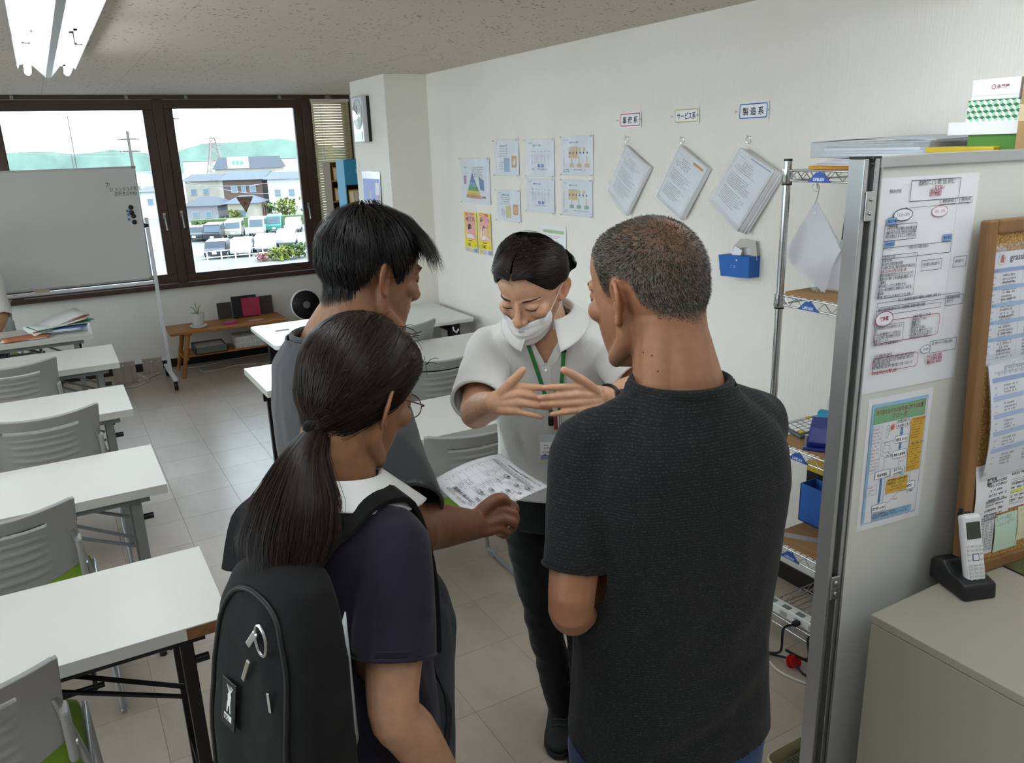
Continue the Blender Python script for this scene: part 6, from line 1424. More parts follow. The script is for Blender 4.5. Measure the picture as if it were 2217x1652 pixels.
def shoe(side,F,loc,heading,parent,m,m2,L=.27):
    Lf=Matrix.Translation(loc)@Matrix.Rotation(math.radians(heading-90),4,'Z')
    b=MB(); R=[]
    for t,w,h_ in [(0,.026,.055),(.06,.036,.062),(.25,.038,.066),(.45,.04,.06),(.62,.046,.048),(.8,.046,.042),(.93,.034,.034),(1,.012,.022)]:
        y=-.07+t*L; R.append((t,y,w,h_))
    n=16; vs=[]
    for t,y,w,h_ in R:
        for k in range(n):
            a=2*math.pi*k/n; x=w*math.cos(a); z=.012+h_*.5+h_*.5*math.sin(a); z=max(z,.012); vs.append(Lf@Vector((x,y,z)))
    fs=[(i*n+k,i*n+(k+1)%n,(i+1)*n+(k+1)%n,(i+1)*n+k) for i in range(len(R)-1) for k in range(n)]+[tuple(range(n-1,-1,-1)),tuple((len(R)-1)*n+k for k in range(n))]
    b.add(vs,fs,0,True); o=b.build('shoe',m,parent,sub=1,sharp=180)
    b=MB(); vs=[]
    for z,g in ((0,.0),(.006,.003),(.018,.002)):
        for t,y,w,h_ in R: vs.append(Lf@Vector((w+g,y if 0<t<1 else y+(g*2 if t==1 else -g*2),z)))
        for t,y,w,h_ in R[::-1]: vs.append(Lf@Vector((-w-g,y if 0<t<1 else y+(g*2 if t==1 else -g*2),z)))
    m_=2*len(R); fs=[(i*m_+k,i*m_+(k+1)%m_,(i+1)*m_+(k+1)%m_,(i+1)*m_+k) for i in range(2) for k in range(m_)]+[tuple(range(m_-1,-1,-1)),tuple(2*m_+k for k in range(m_))]
    b.add(vs,fs,0,True); b.build('sole',m2,o)
    lb=MB()
    for q in range(4): y=.035+q*.022; lb.tube([Lf@Vector((x,y,.068-.15*(y-.03)+.004-abs(x)*.25)) for x in (-.02,0,.02)],.003,6)
    lb.build('laces',m2,o); return o
# ================================================================ people
def fabric(name,col,rough=.85,kind='plain',col2=None,sheen=.15,scale=1.,bumpk=1.):
    m=bpy.data.materials.new(name); m.use_nodes=True; t=m.node_tree; p=t.nodes['Principled BSDF']
    p.inputs['Base Color'].default_value=lin(col)+(1,); p.inputs['Roughness'].default_value=rough; p.inputs['Specular IOR Level'].default_value=.25; p.inputs['Sheen Weight'].default_value=sheen; p.inputs['Sheen Roughness'].default_value=.5
    tc=N(t,'ShaderNodeTexCoord')
    n=N(t,'ShaderNodeTexNoise',i_Scale=600.*scale,i_Detail=2.); t.links.new(tc.outputs['Object'],n.inputs['Vector']); h=n.outputs['Fac']
    st=.25
    if kind=='waffle':
        mp=N(t,'ShaderNodeMapping'); mp.inputs['Scale'].default_value=(1,1,1); t.links.new(tc.outputs['Object'],mp.inputs[0])
        nz=N(t,'ShaderNodeTexNoise',i_Scale=14.,i_Detail=2.); t.links.new(mp.outputs[0],nz.inputs['Vector'])
        ad=N(t,'ShaderNodeVectorMath',operation='MULTIPLY_ADD'); ad.inputs[1].default_value=(.012,.012,.012); t.links.new(nz.outputs['Color'],ad.inputs[0]); t.links.new(mp.outputs[0],ad.inputs[2])
        w1=N(t,'ShaderNodeTexWave',wave_type='BANDS',bands_direction='Z',i_Scale=70.,i_Distortion=1.5,i_Detail=2.); t.links.new(ad.outputs[0],w1.inputs['Vector'])
        vo=N(t,'ShaderNodeTexVoronoi',i_Scale=330.); t.links.new(mp.outputs[0],vo.inputs['Vector'])
        mu=N(t,'ShaderNodeMath',operation='MULTIPLY'); t.links.new(w1.outputs['Fac'],mu.inputs[0]); t.links.new(vo.outputs['Distance'],mu.inputs[1]); h=mu.outputs[0]
        r=N(t,'ShaderNodeMapRange'); r.inputs[1].default_value=.45; r.inputs[2].default_value=.75; t.links.new(mu.outputs[0],r.inputs[0]); mixc(t,r.outputs[0],col,col2,p.inputs['Base Color']); st=.5
    elif kind in ('denim','melange'):
        r=N(t,'ShaderNodeMapRange'); r.inputs[1].default_value=.35; r.inputs[2].default_value=.7
        n3=N(t,'ShaderNodeTexNoise',i_Scale=9. if kind=='denim' else 5.,i_Detail=6.,i_Roughness=.7); t.links.new(tc.outputs['Object'],n3.inputs['Vector']); t.links.new(n3.outputs['Fac'],r.inputs[0]); mixc(t,r.outputs[0],col,col2,p.inputs['Base Color']); st=.35
    b=N(t,'ShaderNodeBump',i_Strength=st*bumpk,i_Distance=.0015); t.links.new(h,b.inputs['Height']); t.links.new(b.outputs[0],p.inputs['Normal']); return m
def garment(name,b,voxel,m,parent,smooth=6,wr=(.004,9,1.),fold=(),cut=None,seed=1,solid=.0,fine=(.0012,40),planes=()):
    V,F,E=remesh(b,voxel,smooth); Nn=normals(V,F)
    if fold: V=folds(V,Nn,fold)
    if wr:
        a,f,sz=wr; q=noisef(V,(f,f,f*sz),seed); V=V+Nn*(a*(1-np.abs(q)*2.2)*.8)[:,None]
        if fine: q=noisef(V,(fine[1],fine[1],fine[1]*sz),seed+3); V=V+Nn*(fine[0]*q)[:,None]
    V=lap(V,E,1,.4)
    if cut is not None:
        keep=[f for f in F if not cut(V[list(f)].mean(0))]; F=keep
    if planes:   # open the hems: drop what lies beyond each (centre, axis, radius) plane
        Fa_=np.array([f if len(f)==4 else (f[0],f[1],f[2],f[2]) for f in F]); cen=V[Fa_].mean(1); kill=np.zeros(len(F),bool)
        for pl_e in planes:
            c,ax,r=pl_e[:3]; guard=pl_e[3] if len(pl_e)>3 else None
            c=np.array(c); ax=np.array(ax); d=cen-c; h=d@ax; q=np.linalg.norm(d-h[:,None]*ax,axis=1); k0=(h>0)&(q<r)&(h<.25); k0&=~guard(cen) if guard else True; kill|=k0
            # pull the rim onto the plane
            dv=V-c; hv=dv@ax; qv=np.linalg.norm(dv-hv[:,None]*ax,axis=1); near=(np.abs(hv)<voxel*1.2)&(qv<r); near&=~guard(V) if guard else True; V[near]-=hv[near][:,None]*ax
        F=[f for f,k in zip(F,kill) if not k]
    o=skin_obj(name,V,F,m,parent)
    if planes: d=o.modifiers.new('solid','SOLIDIFY'); d.thickness=.003; d.offset=-1
    return o,V,F
def inside(Fm,R,k=1.04):
    inv=np.array(Fm.inverted()); R=sorted(R); Z=np.array([q[0] for q in R]); A=[np.array([q[i] for q in R]) for i in (1,2,3,4)]
    def g(P):
        L=P@inv[:3,:3].T+inv[:3,3]; cx,cy,hw,hd=[np.interp(L[:,2],Z,a) for a in A]
        return (np.abs((L[:,0]-cx)/(hw*k))**2.4+np.abs((L[:,1]-cy)/(hd*k))**2.4)<1
    return g
def trousers(parent,Fm,R,legs,m,name='trousers',voxel=.008,fold=(),wr=(.005,10,.6)):
    b=MB(); rings(b,R,32,2.4,Fm)
    for pts,rad in legs: limb(b,[Fm@Vector(p) for p in pts],rad,18,4)
    return garment(name,b,voxel,m,parent,5,wr,fold)
def band(name,pts,nrm,w,th,m,parent,closed=False):
    # flat ribbon of given width along a path, lying against a surface with normals nrm
    b=MB(); vs=[]; n=len(pts)
    for i in range(n):
        t=(pts[(i+1)%n if closed else min(i+1,n-1)]-pts[(i-1)%n if closed else max(i-1,0)]).normalized(); s=t.cross(nrm[i]).normalized()
        for q,e in ((-1,0),(1,0),(1,1),(-1,1)): vs.append(pts[i]+s*q*w/2+nrm[i]*(th*e))
    fs=[]
    for i in range(n if closed else n-1):
        j=(i+1)%n
        for k in range(4): fs.append((i*4+k,i*4+(k+1)%4,j*4+(k+1)%4,j*4+k))
    if not closed: fs+=[(3,2,1,0),tuple((n-1)*4+k for k in range(4))]
    b.add(vs,fs,0,False); return b.build(name,m,parent,bevel=min(th*.4,.002))
def on_cloth(bv,px,py,off,dmax=3.):
    d=ray(px,py).normalized(); h=bv.ray_cast(C0,d,dmax)
    return (h[0]-d*off,h[1] if h[1].dot(d)<0 else -h[1]) if h[0] is not None else (None,None)
M_brow=mat('eyebrow_hair','#33261f',.8); M_lash=mat('eyelash','#140f0e',.6)
def face_pt(Hm,bv,x,z,off=.0006):
    o=Hm@Vector((x*cm,.2,z*cm)); d=(Hm.to_3x3()@Vector((0,-1,0))).normalized(); h=bv.ray_cast(o,d,.3)
    return h[0]-d*off,h[1]
def brows_and_lashes(parent,Hm,bv,eye_open=False,th=.0026):
    for s in (-1,1):
        pts=[];nr=[]
        for q in range(9):
            t=q/8; p,n=face_pt(Hm,bv,s*(1.5+3.6*t),1.75+.55*math.sin(t*2.4)-.35*t,.0004); pts.append(p); nr.append(n)
        b=MB(); b.tube(pts,[th*(.9-.7*abs(t/8-.35)) for t in range(9)],6); b.build('eyebrow',M_brow,parent)
        pts=[face_pt(Hm,bv,s*(1.75+2.9*t),-.62-.38*math.sin(t*math.pi)+.18*t,.0005)[0] for t in [q/8 for q in range(9)]]
        MB().tube(pts,[.0008,.0012,.0015,.0017,.0018,.0018,.0018,.0016,.001],6).build('eyelashes',M_lash,parent)

# ---------------------------------------------------------------- man in the charcoal shirt
D=person('person in a charcoal textured T-shirt and jeans, shaved grey hair, back to the camera',(.80,.905,0)); D.rotation_euler=(0,0,0)
Dinv=Matrix.Translation((-.80,-.905,0))
FD=local_frame((0,0,0),77)                       # parts are built around the person's base
def loc(o,p): return Vector(p)-Vector(o.location)
HD=headmat(loc(D,AD(1403,630,1.26)),97,9,0,1.04)
hs=xf(head_shapes(),HD); nk=MB(); limb(nk,[HD@Vector((0,-.03,-.035)),HD@Vector((0,-.035,-.075)),FD@Vector((0,.005,1.44)),FD@Vector((0,-.012,1.36))],[.062,.060,.064,.085],22)
for s in (-1,1): limb(nk,[HD@Vector((s*.03,-.045,-.06)),FD@Vector((s*.045,-.02,1.435)),FD@Vector((s*.09,-.01,1.36))],[.03,.03,.035],14)
Vh,Fh,Eh=remesh(join(hs,nk),.0027,4); Vh,Vl=carve(Vh,HD,[((s*3.15,9.0,.2),(1.3,1.2,.8),(0,-.35,0)) for s in (-1,1)]+[((s*7.9,-1.1,-.9),(.7,.75,1.0),(-s*.55,0,0)) for s in (-1,1)])
Ch=head_paint(Vl,'#95684c',ear=.5)
L=Vl/cm
arms=MB()
eL=loc(D,AD(1236,1318,1.215)); shL=FD@Vector((-.150,-.005,1.375)); wL=FD@Vector((-.04,.2,1.02))
limb(arms,[shL.lerp(eL,.12),shL.lerp(eL,.5),eL,eL.lerp(wL,.35),wL],[.034,.041,.035,.041,.027],18)
eR=FD@Vector((.185,.13,1.12)); shR=FD@Vector((.143,.0,1.372)); wR=FD@Vector((.03,.235,1.04)); limb(arms,[shR.lerp(eR,.12),shR.lerp(eR,.5),eR,eR.lerp(wR,.4),wR],[.034,.04,.035,.04,.027],18)
for w,s in ((wL,1),(wR,-1)):
    dx=FD.to_3x3()@Vector((s,.25,-.1)).normalized(); up=FD.to_3x3()@Vector((0,1,.2)).normalized(); ac=dx.cross(up).normalized()*s
    kn=[w+dx*.075+ac*(.03-.02*i) for i in range(4)]
    hand(arms,w,kn,[[k_+dx*.035-up*.01,k_+dx*.045-up*.03,k_+dx*.03-up*.045] for k_ in kn],[w+ac*.03+dx*.02,w+ac*.045+dx*.05,w+ac*.04+dx*.085],up)
core=MB(); rings(core,[(z,0,y,w,d) for z,y,w,d in [(.80,0,.14,.10),(1.0,0,.14,.095),(1.2,-.005,.15,.10),(1.34,-.01,.155,.085),(1.40,-.012,.12,.07),(1.44,-.01,.07,.06)]],24,2.3,FD)
for s in (-1,1): limb(core,[FD@Vector((s*.085,0,.85)),FD@Vector((s*.095,.01,.48)),FD@Vector((s*.10,-.005,.09))],[.07,.05,.035])
Va,Fa,Ea=remesh(arms,.003,3); Vc,Fc,Ec=remesh(core,.010,1)
sk=np.array(lin('#95684c'))
V,F,Cc=merge((Vh,Fh,Ch),(Va,Fa,np.tile(sk,(len(Va),1))),(Vc,Fc,np.tile(sk,(len(Vc),1))))
skin_obj('body',V,F,M_skin,D,Cc)
M_waf=fabric('charcoal_knit','#191a1b',.95,'waffle','#343535',.05)
b=MB(); RD=[(.835,0,.0,.176,.125),(.90,0,0,.172,.12),(1.0,0,-.0,.166,.115),(1.1,0,-.004,.167,.116),(1.2,0,-.010,.174,.12),(1.29,0,-.016,.178,.118),(1.345,0,-.018,.172,.106),(1.385,0,-.018,.150,.093),(1.415,0,-.017,.118,.082),(1.44,0,-.015,.088,.073),(1.458,0,-.013,.075,.07),(1.49,0,-.010,.072,.068)]
rings(b,[(.79,0,.0,.178,.127)]+RD,36,2.5,FD)
for s in (-1,1): limb(b,[FD@Vector((s*.045,-.018,1.41)),FD@Vector((s*.11,-.014,1.385)),FD@Vector((s*.142,-.006,1.365))],[.052,.05,.048],18)
for sh,e in ((shL,eL),(shR,eR)):
    inn=sh.lerp(FD@Vector((0,-.01,1.35)),.35)
    limb(b,[inn,sh,sh.lerp(e,.35),sh.lerp(e,.72),sh.lerp(e,.85)],[.05,.051,.053,.05,.05],22)
fw=lambda *p: tuple(FD@Vector(p))
foldsD=[(fw(-.13,-.07,1.28),fw(-.10,-.12,1.12),.02,-.006),(fw(-.15,-.03,1.25),fw(-.16,-.02,1.05),.02,.006),(fw(.12,-.12,1.15),fw(.0,-.13,1.02),.025,.005),(fw(.13,-.1,1.0),fw(-.05,-.13,.90),.02,.006),(fw(.14,-.1,.94),fw(-.1,-.12,.86),.018,-.005),(fw(-.15,-.06,.98),fw(.02,-.13,.93),.02,.005),(fw(.05,-.13,1.3),fw(.04,-.13,1.0),.03,.004),(tuple(shL.lerp(eL,.2)),tuple(shL.lerp(eL,.55)+Vector((.02,.02,0))),.016,-.005)]
so,Vs,Fs=garment('t_shirt',b,.0055,M_waf,D,8,(.0035,8,.5),foldsD,seed=2,planes=[(sh.lerp(e,.735),(e-sh).normalized(),.085,inside(FD,RD)) for sh,e in ((shL,eL),(shR,eR))]+[(FD@Vector((0,-.013,1.457)),(0,.0,1.),.12),((0,0,.832),(0,0,-1),.4)])
ns=[FD@Vector((.0755*math.cos(a),-.012+.071*math.sin(a),1.456)) for a in [2*math.pi*k/40 for k in range(40)]]
MB().tube(ns,.0065,10,closed=True,flat=1.5,).build('neckband',M_waf,so)
for k_,(sh,e) in enumerate(((shL,eL),(shR,eR))):
    c=sh.lerp(e,.735); ax=(e-sh).normalized(); u=ax.orthogonal().normalized(); w=ax.cross(u)
    MB().tube([c+(u*math.cos(a)+w*math.sin(a))*.0495 for a in [2*math.pi*k/32 for k in range(32)]],.003,8,closed=True).build('sleeve_hem',M_waf,so)
M_den=fabric('blue_denim','#1c2c52',.9,'denim','#2f4674',.1)
trousers(D,FD,[(.70,0,.0,.168,.115),(.78,0,0,.17,.118),(.86,0,0,.165,.112),(.93,0,0,.155,.105)],[([(s*.088,0,.80),(s*.095,.01,.48),(s*.10,-.005,.05)],[.092,.072,.055]) for s in (-1,1)],M_den)
for s in (-1,1):
    MB().tube([FD@Vector((s*.168,-.03,z)) for z in (.80,.75,.70)],.0025,6).build('seam',mat('denim_stitch','#8a93a8',.8),D)
    shoe(s,None,FD@Vector((s*.10,.0,0)),77,D,M_black,mat('rubber_sole','#2a2a2a',.8))
# cropped hair: thousands of short bristles, grey mixed with black
scD=Scalp(HD,*remesh(join(xf(head_shapes(ears=False),HD),nk),.006,3)[:2])
lineD=[(0,38),(30,36),(50,30),(62,12),(70,-4),(78,-10),(84,0),(92,14),(112,6),(122,-16),(140,-28),(180,-34)]
rgD=random.Random(5); S=[]; wh=scD.dirw(175,58); cnt=0
while len(S)<24000:
    az=rgD.uniform(-180,180); el=math.degrees(math.asin(rgD.uniform(-.62,1)))
    lo=interp(lineD,abs(az)); edge=(el-lo)
    if edge<rgD.uniform(-3,2.5): continue
    d=scD.dirw(az,el)
    dw=math.degrees(math.acos(max(-1,min(1,d.dot(wh)))))
    if dw<22 and rgD.random()<.55*(1-dw/22): continue
    if el>52 and abs(az)<120 and rgD.random()<.25: continue
    p,n=scD.hit(d); t=(d-wh*d.dot(wh)); t=(t-n*t.dot(n)).normalized() if t.length>1e-6 else d.orthogonal()
    j=Vector((rgD.gauss(0,.25),rgD.gauss(0,.25),rgD.gauss(0,.25))); L_=(.0055 if dw<40 else .0065)*rgD.uniform(.7,1.2)*min(1,.45+max(0,edge)/25); tip=p+(n*.62+t*.9+j).normalized()*L_
    S.append(([p-n*.0006,p.lerp(tip,.55)+n*.0006,tip],n))
strand_mesh('cropped_hair',S,D,.0008,base=((.012,.010,.009),(.06,.05,.042),(.17,.15,.122),.36),seed=3,taper=.4)
# stubble shade of the shaved scalp
scol=np.array(lin('#6a5546')); 
b_=D.children[0].data; 
az=np.degrees(np.arctan2(L[:,0],L[:,1]-(-.4))); el=np.degrees(np.arctan2(L[:,2]-1.2,np.hypot(L[:,0],L[:,1]+.4))); lo=np.array([interp(lineD,abs(a)) for a in az])
wgt=np.clip((el-lo+3)/8,0,1)*.75; earm=np.exp(-(((np.abs(L[:,0])-8.2)/1.0)**2+((L[:,1]+1.4)/2.2)**2+((L[:,2]+.7)/3.2)**2)); wgt*=np.clip(1-earm*2.5,0,1)
crown=np.exp(-(((np.stack([L[:,0]-0,L[:,1]+5.5,L[:,2]-9.5],1))/np.array([3.2,3.2,3]))**2).sum(1)); wgt*=1-.45*np.clip(crown,0,1)
Cn=Ch*(1-wgt[:,None])+scol*wgt[:,None]; Cc[:len(Ch)]=Cn
b_.color_attributes['tint'].data.foreach_set('color',np.concatenate([Cc,np.ones((len(Cc),1))],1).astype(np.float32).ravel())
bvD=bvh_of(Vh,Fh); brows_and_lashes(D,HD,bvD)
for (px,py) in ((1411,770),(1424,804),(1393,763)):
    q,n=on_cloth(bvh_of(Vh+np.array(D.location),Fh),px,py,.0002)
    if q is not None: ball_b=ball(MB(),q-Vector(D.location),.0014,8,6); ball_b.build('mole',flat('#3a2018'),D)

# ---------------------------------------------------------------- man in grey
G_=person('person in a dark grey T-shirt with black hair holding out a printed sheet',(.468,1.60,0))
FG=local_frame((0,0,0),6)
HG=headmat(loc(G_,AD(806,588,1.63)),7,13,0,1.02)
skG='#875f46'
nk=MB(); limb(nk,[HG@Vector((0,-.03,-.035)),HG@Vector((0,-.035,-.08)),FG@Vector((0,.012,1.43)),FG@Vector((0,-.005,1.36))],[.06,.059,.066,.09],22)
for s in (-1,1): limb(nk,[HG@Vector((s*.03,-.045,-.06)),FG@Vector((s*.045,-.015,1.43)),FG@Vector((s*.09,-.01,1.35))],[.03,.03,.035],14)
Vh,Fh,Eh=remesh(join(xf(head_shapes(),HG),nk),.0028,4); Vh,Vl=carve(Vh,HG,[((s*3.15,9.0,.2),(1.3,1.2,.8),(0,-.3,0)) for s in (-1,1)]+[((s*7.9,-1.1,-.9),(.7,.75,1.0),(-s*.55,0,0)) for s in (-1,1)])
Ch=head_paint(Vl,skG,ear=.45)
shR=FG@Vector((.175,0,1.365)); eR=loc(G_,AD(876,1142,1.33)); wR=loc(G_,AD(1026,1136,1.515))
hp=lambda px,py,d: loc(G_,AD(px,py,d))
arms=MB(); limb(arms,[shR,shR.lerp(eR,.5),eR,eR.lerp(wR,.35),wR],[.052,.048,.042,.042,.029],18)
kn=[hp(1074,1088,1.53),hp(1086,1104,1.525),hp(1090,1124,1.52),hp(1082,1143,1.52)]
tp=[[hp(1104,1090,1.545),hp(1117,1103,1.555),hp(1108,1116,1.575)],[hp(1112,1112,1.535),hp(1116,1128,1.555),hp(1100,1132,1.575)],[hp(1112,1132,1.53),hp(1108,1146,1.55),hp(1092,1146,1.57)],[hp(1098,1152,1.53),hp(1092,1160,1.545),hp(1078,1156,1.56)]]
hand(arms,wR,kn,tp,[hp(1044,1106,1.515),hp(1066,1086,1.515),hp(1084,1079,1.52),hp(1099,1087,1.53)],(AD(1070,1110,1.4)-AD(1070,1110,1.6)).normalized()+Vector((0,0,.5)),s=1.05)
shL=FG@Vector((-.16,.01,1.36)); eL=FG@Vector((-.2,.05,1.09)); wL=FG@Vector((-.19,.17,.88)); limb(arms,[shL,shL.lerp(eL,.5),eL,eL.lerp(wL,.35),wL],[.052,.048,.04,.041,.029],18)
dn=Vector((.0,.1,-1)).normalized(); dn=FG.to_3x3()@dn; up=FG.to_3x3()@Vector((-1,0,0)); ac=FG.to_3x3()@Vector((0,1,0))
kn2=[wL+dn*.08+ac*(.03-.02*i) for i in range(4)]; hand(arms,wL,kn2,[[q+dn*.035-up*.004,q+dn*.06-up*.014,q+dn*.075-up*.028] for q in kn2],[wL+ac*.03+dn*.02,wL+ac*.045+dn*.05,wL+ac*.045+dn*.085],up)
core=MB(); rings(core,[(z,0,y,w,d) for z,y,w,d in [(.80,.02,.15,.11),(1.0,.01,.15,.105),(1.2,0,.16,.11),(1.34,-.005,.165,.09),(1.40,-.005,.12,.075)]],24,2.3,FG)
for s in (-1,1): limb(core,[FG@Vector((s*.085,.02,.85)),FG@Vector((s*.095,.03,.48)),FG@Vector((s*.10,.005,.09))],[.07,.05,.035])
Va,Fa,Ea=remesh(arms,.0029,3); Vc,Fc,Ec=remesh(core,.010,1); sk=np.array(lin('#774e37'))
Ca=np.tile(sk,(len(Va),1))
V,F,Cc=merge((Vh,Fh,Ch),(Va,Fa,Ca),(Vc,Fc,np.tile(sk,(len(Vc),1))))
skin_obj('body',V,F,M_skin,G_,Cc)
M_gt=fabric('washed_grey_cotton','#38393b',.95,'melange','#424345',.15)
RG=[(.79,0,.025,.195,.145),(.90,0,.02,.19,.14),(1.0,0,.016,.185,.126),(1.1,0,.010,.186,.122),(1.2,0,.006,.186,.12),(1.29,0,0,.182,.115),(1.345,0,-.006,.172,.103),(1.385,0,-.012,.155,.095),(1.415,0,-.01,.122,.084),(1.437,0,-.006,.09,.076),(1.452,0,-.002,.077,.073),(1.49,0,0,.075,.071)]
b=MB(); rings(b,RG,36,2.5,FG)
rings(b,[(.75,0,.027,.197,.147),(.80,0,.025,.195,.145)],36,2.5,FG)
for s in (-1,1): limb(b,[FG@Vector((s*.045,-.012,1.405)),FG@Vector((s*.11,-.01,1.38)),FG@Vector((s*.165,-.004,1.355))],[.052,.052,.056],18)
for sh,e,f in ((shR,eR,.88),(shL,eL,.8)):
    inn=sh.lerp(FG@Vector((0,-.01,1.34)),.35); limb(b,[inn,sh,sh.lerp(e,.4),sh.lerp(e,f),sh.lerp(e,f+.14)],[.058,.06,.068,.073,.074],22)
fw=lambda *p: tuple(FG@Vector(p))
fG=[(fw(.02,-.13,1.3),fw(.05,-.13,.85),.018,.006),(fw(.08,-.12,1.25),fw(.10,-.12,.9),.016,-.005),(fw(-.06,-.13,1.3),fw(-.04,-.14,.9),.02,.005),(fw(.13,-.06,1.22),fw(.15,.02,1.0),.022,-.008),(fw(.12,.06,1.25),fw(.16,.08,.95),.02,.006),(tuple(shR.lerp(eR,.3)),tuple(shR.lerp(eR,.85)),.02,-.006),(tuple(shR+Vector((.05,0,0))),tuple(shR.lerp(eR,.8)+Vector((.05,0,0))),.016,.005)]
so,Vs,Fs=garment('t_shirt',b,.0062,M_gt,G_,8,(.005,7,.4),fG,seed=4,planes=[(shR.lerp(eR,.9),(eR-shR).normalized(),.11,inside(FG,RG)),(shL.lerp(eL,.82),(eL-shL).normalized(),.11,inside(FG,RG)),(FG@Vector((0,-.002,1.447)),(0,0,1.),.12),((0,0,.79),(0,0,-1),.4)])
MB().tube([FG@Vector((.0775*math.cos(a),-.001+.0735*math.sin(a),1.45)) for a in [2*math.pi*k/40 for k in range(40)]],.005,10,closed=True,flat=1.6).build('neckband',M_gt,so)
c=shR.lerp(eR,.9); ax=(eR-shR).normalized(); u=ax.orthogonal().normalized(); w=ax.cross(u); MB().tube([c+(u*math.cos(a)+w*math.sin(a))*.0725 for a in [2*math.pi*k/32 for k in range(32)]],.0035,8,closed=True).build('sleeve_hem',M_gt,so)
M_gp=fabric('grey_trousers','#303338',.9,'melange','#383c43',.1)
trousers(G_,FG,[(.66,0,.06,.175,.15),(.74,0,.058,.18,.165),(.82,0,.045,.178,.16),(.90,0,.025,.168,.13),(.96,0,.012,.158,.108)],[([(s*.09,.055,.78),(s*.10,.07,.48),(s*.11,.02,.05)],[.12,.1,.075]) for s in (-1,1)],M_gp,wr=(.007,7,.5))
for s in (-1,1): shoe(s,None,FG@Vector((s*.11,.03,0)),6,G_,M_black,mat('rubber_sole2','#3a3a3a',.8))
bvG=bvh_of(Vh,Fh); brows_and_lashes(G_,HG,bvG)
scG=Scalp(HG,*remesh(join(xf(head_shapes(ears=False),HG),nk),.006,3)[:2])
lineG=[(0,30),(35,28),(52,22),(62,4),(70,-12),(77,-16),(82,-2),(92,12),(108,10),(120,-14),(140,-34),(180,-40)]
def thG(az,el):
    a=abs(az); t=.015+.010*max(0,math.sin(math.radians(max(0,el))))+ (.006 if a>110 and el>-10 else 0)
    if el<-15: t*=max(.25,1+(el+15)/22)
    return t
def rel(d,k=11,a=.0035): return a*mnoise.noise(Vector(d)*k)+a*.5*mnoise.noise(Vector(d)*k*2.6)
M_hcap=mat('black_hair_mass','#080605',.9,spec=.04)
hair_cap(scG,lineG,lambda a,e:thG(a,e)*.72,'hair_mass',G_,M_hcap,jag=2)
rg=random.Random(9); S=[]; wh=scG.dirw(170,70)
for q in range(6500):
    az=rg.uniform(-180,180); el=math.degrees(math.asin(rg.uniform(-.55,1))); lo=interp(lineG,abs(az))
    if el<lo: continue
    d0=scG.dirw(az,el); t=(d0-wh*d0.dot(wh))
    if t.length<1e-4: continue
    t.normalize(); th0=math.acos(max(-1,min(1,d0.dot(wh)))); Ls=rg.uniform(.35,.75); pts=[];nr=[]; j=rg.uniform(-.002,.003); tw=rg.gauss(0,.08); side=wh.cross(t)
    for i in range(8):
        f=i/7; a=th0+Ls*f; d=(wh*math.cos(a)+(t*math.cos(tw*f)+side*math.sin(tw*f))*math.sin(a)).normalized(); az2,el2=scG.az_el(d)
        lo2=interp(lineG,abs(az2))-7
        if el2<lo2 and i>2: break
        p,n=scG.at(d,thG(az2,el2)*(.9+.2*f*(1-f))+j+rel(t*1.7+d*.25)); pts.append(p); nr.append(n)
    if len(pts)>2: S.append((pts,nr))
# fringe falling forward over the brow
for q in range(1100):
    az=rg.uniform(-62,62); el=rg.uniform(34,62); d=scG.dirw(az,el); p0,n0=scG.at(d,.018); fwd=scG.dirw(az*.75+rg.gauss(0,7),-10); dwn=scG.dirw(az*.8,-70); L_=rg.uniform(.055,.095)
    pts=[p0]; v=(fwd*.85+n0*.12+Vector((rg.gauss(0,.06),rg.gauss(0,.06),rg.gauss(0,.06)))).normalized(); p=p0
    for i in range(9):
        v=(v+(dwn*.17+Vector((0,0,-.12)))).normalized(); p=p+v*L_/9
        pp=p-scG.c; dd=pp.normalized(); sp,sn=scG.hit(dd); mn=(sp-scG.c).length+.007
        if pp.length<mn: p=scG.c+dd*mn
        pts.append(p)
    S.append((pts,[n0]*len(pts)))
strand_mesh('black_hair',S,G_,.0016,base=((.002,.002,.002),(.018,.015,.014)),seed=4,taper=.25)

# the printed sheet in his hand
PC=[AD(935,1040,1.725),AD(1085,982,1.98),AD(1190,1053,1.81),AD(1041,1129,1.557)]
base=(PC[0]+PC[1]+PC[2]+PC[3])/4
sheet=thing('printed_sheet','white printed timetable sheet held out in the middle of the group','paper',base)
def ppt(u,v):  # u: along the heading edge (B->C), v: from the foot (A-D side) to the heading edge
    a=PC[0].lerp(PC[3],u); t_=PC[1].lerp(PC[2],u); q=a.lerp(t_,v)-base; q.z+=.010*math.sin(v*3.14)*(1-.5*u)-.006*math.sin(u*3.14); return q
def pw(x,y,z): q=ppt(x/.21,y/.297); return (q.x,q.y,q.z+z)
MB().grid(lambda u,v:ppt(u,v),24,30).build('sheet',M_paper,sheet,solid=.0004)
p=Print(.0007); p.warp=pw
p.text(.06,.268,.0125,'grasshopper 02 作業スケジュール','#4a4a50',bold=.0002,sx=.75); p.text(.02,.252,.0085,'1=g|1=g|1=g|1=g|1=g|1=g|1=g|1=g|1=g|1=g','#55555a',bold=.0001)
for k in range(10): p.rect(.018+.0174*k,.236,.018+.0174*(k+1),.248,'#b4b4b8')
for r in range(8): p.line([(.018+.0174*k,.236-.027*r) for k in range(11)],'#9a9aa2',.0006)
for c in range(6): p.line([(.018+.0348*c,.236-.0236*k) for k in range(9)],'#b0b0b8',.0005)
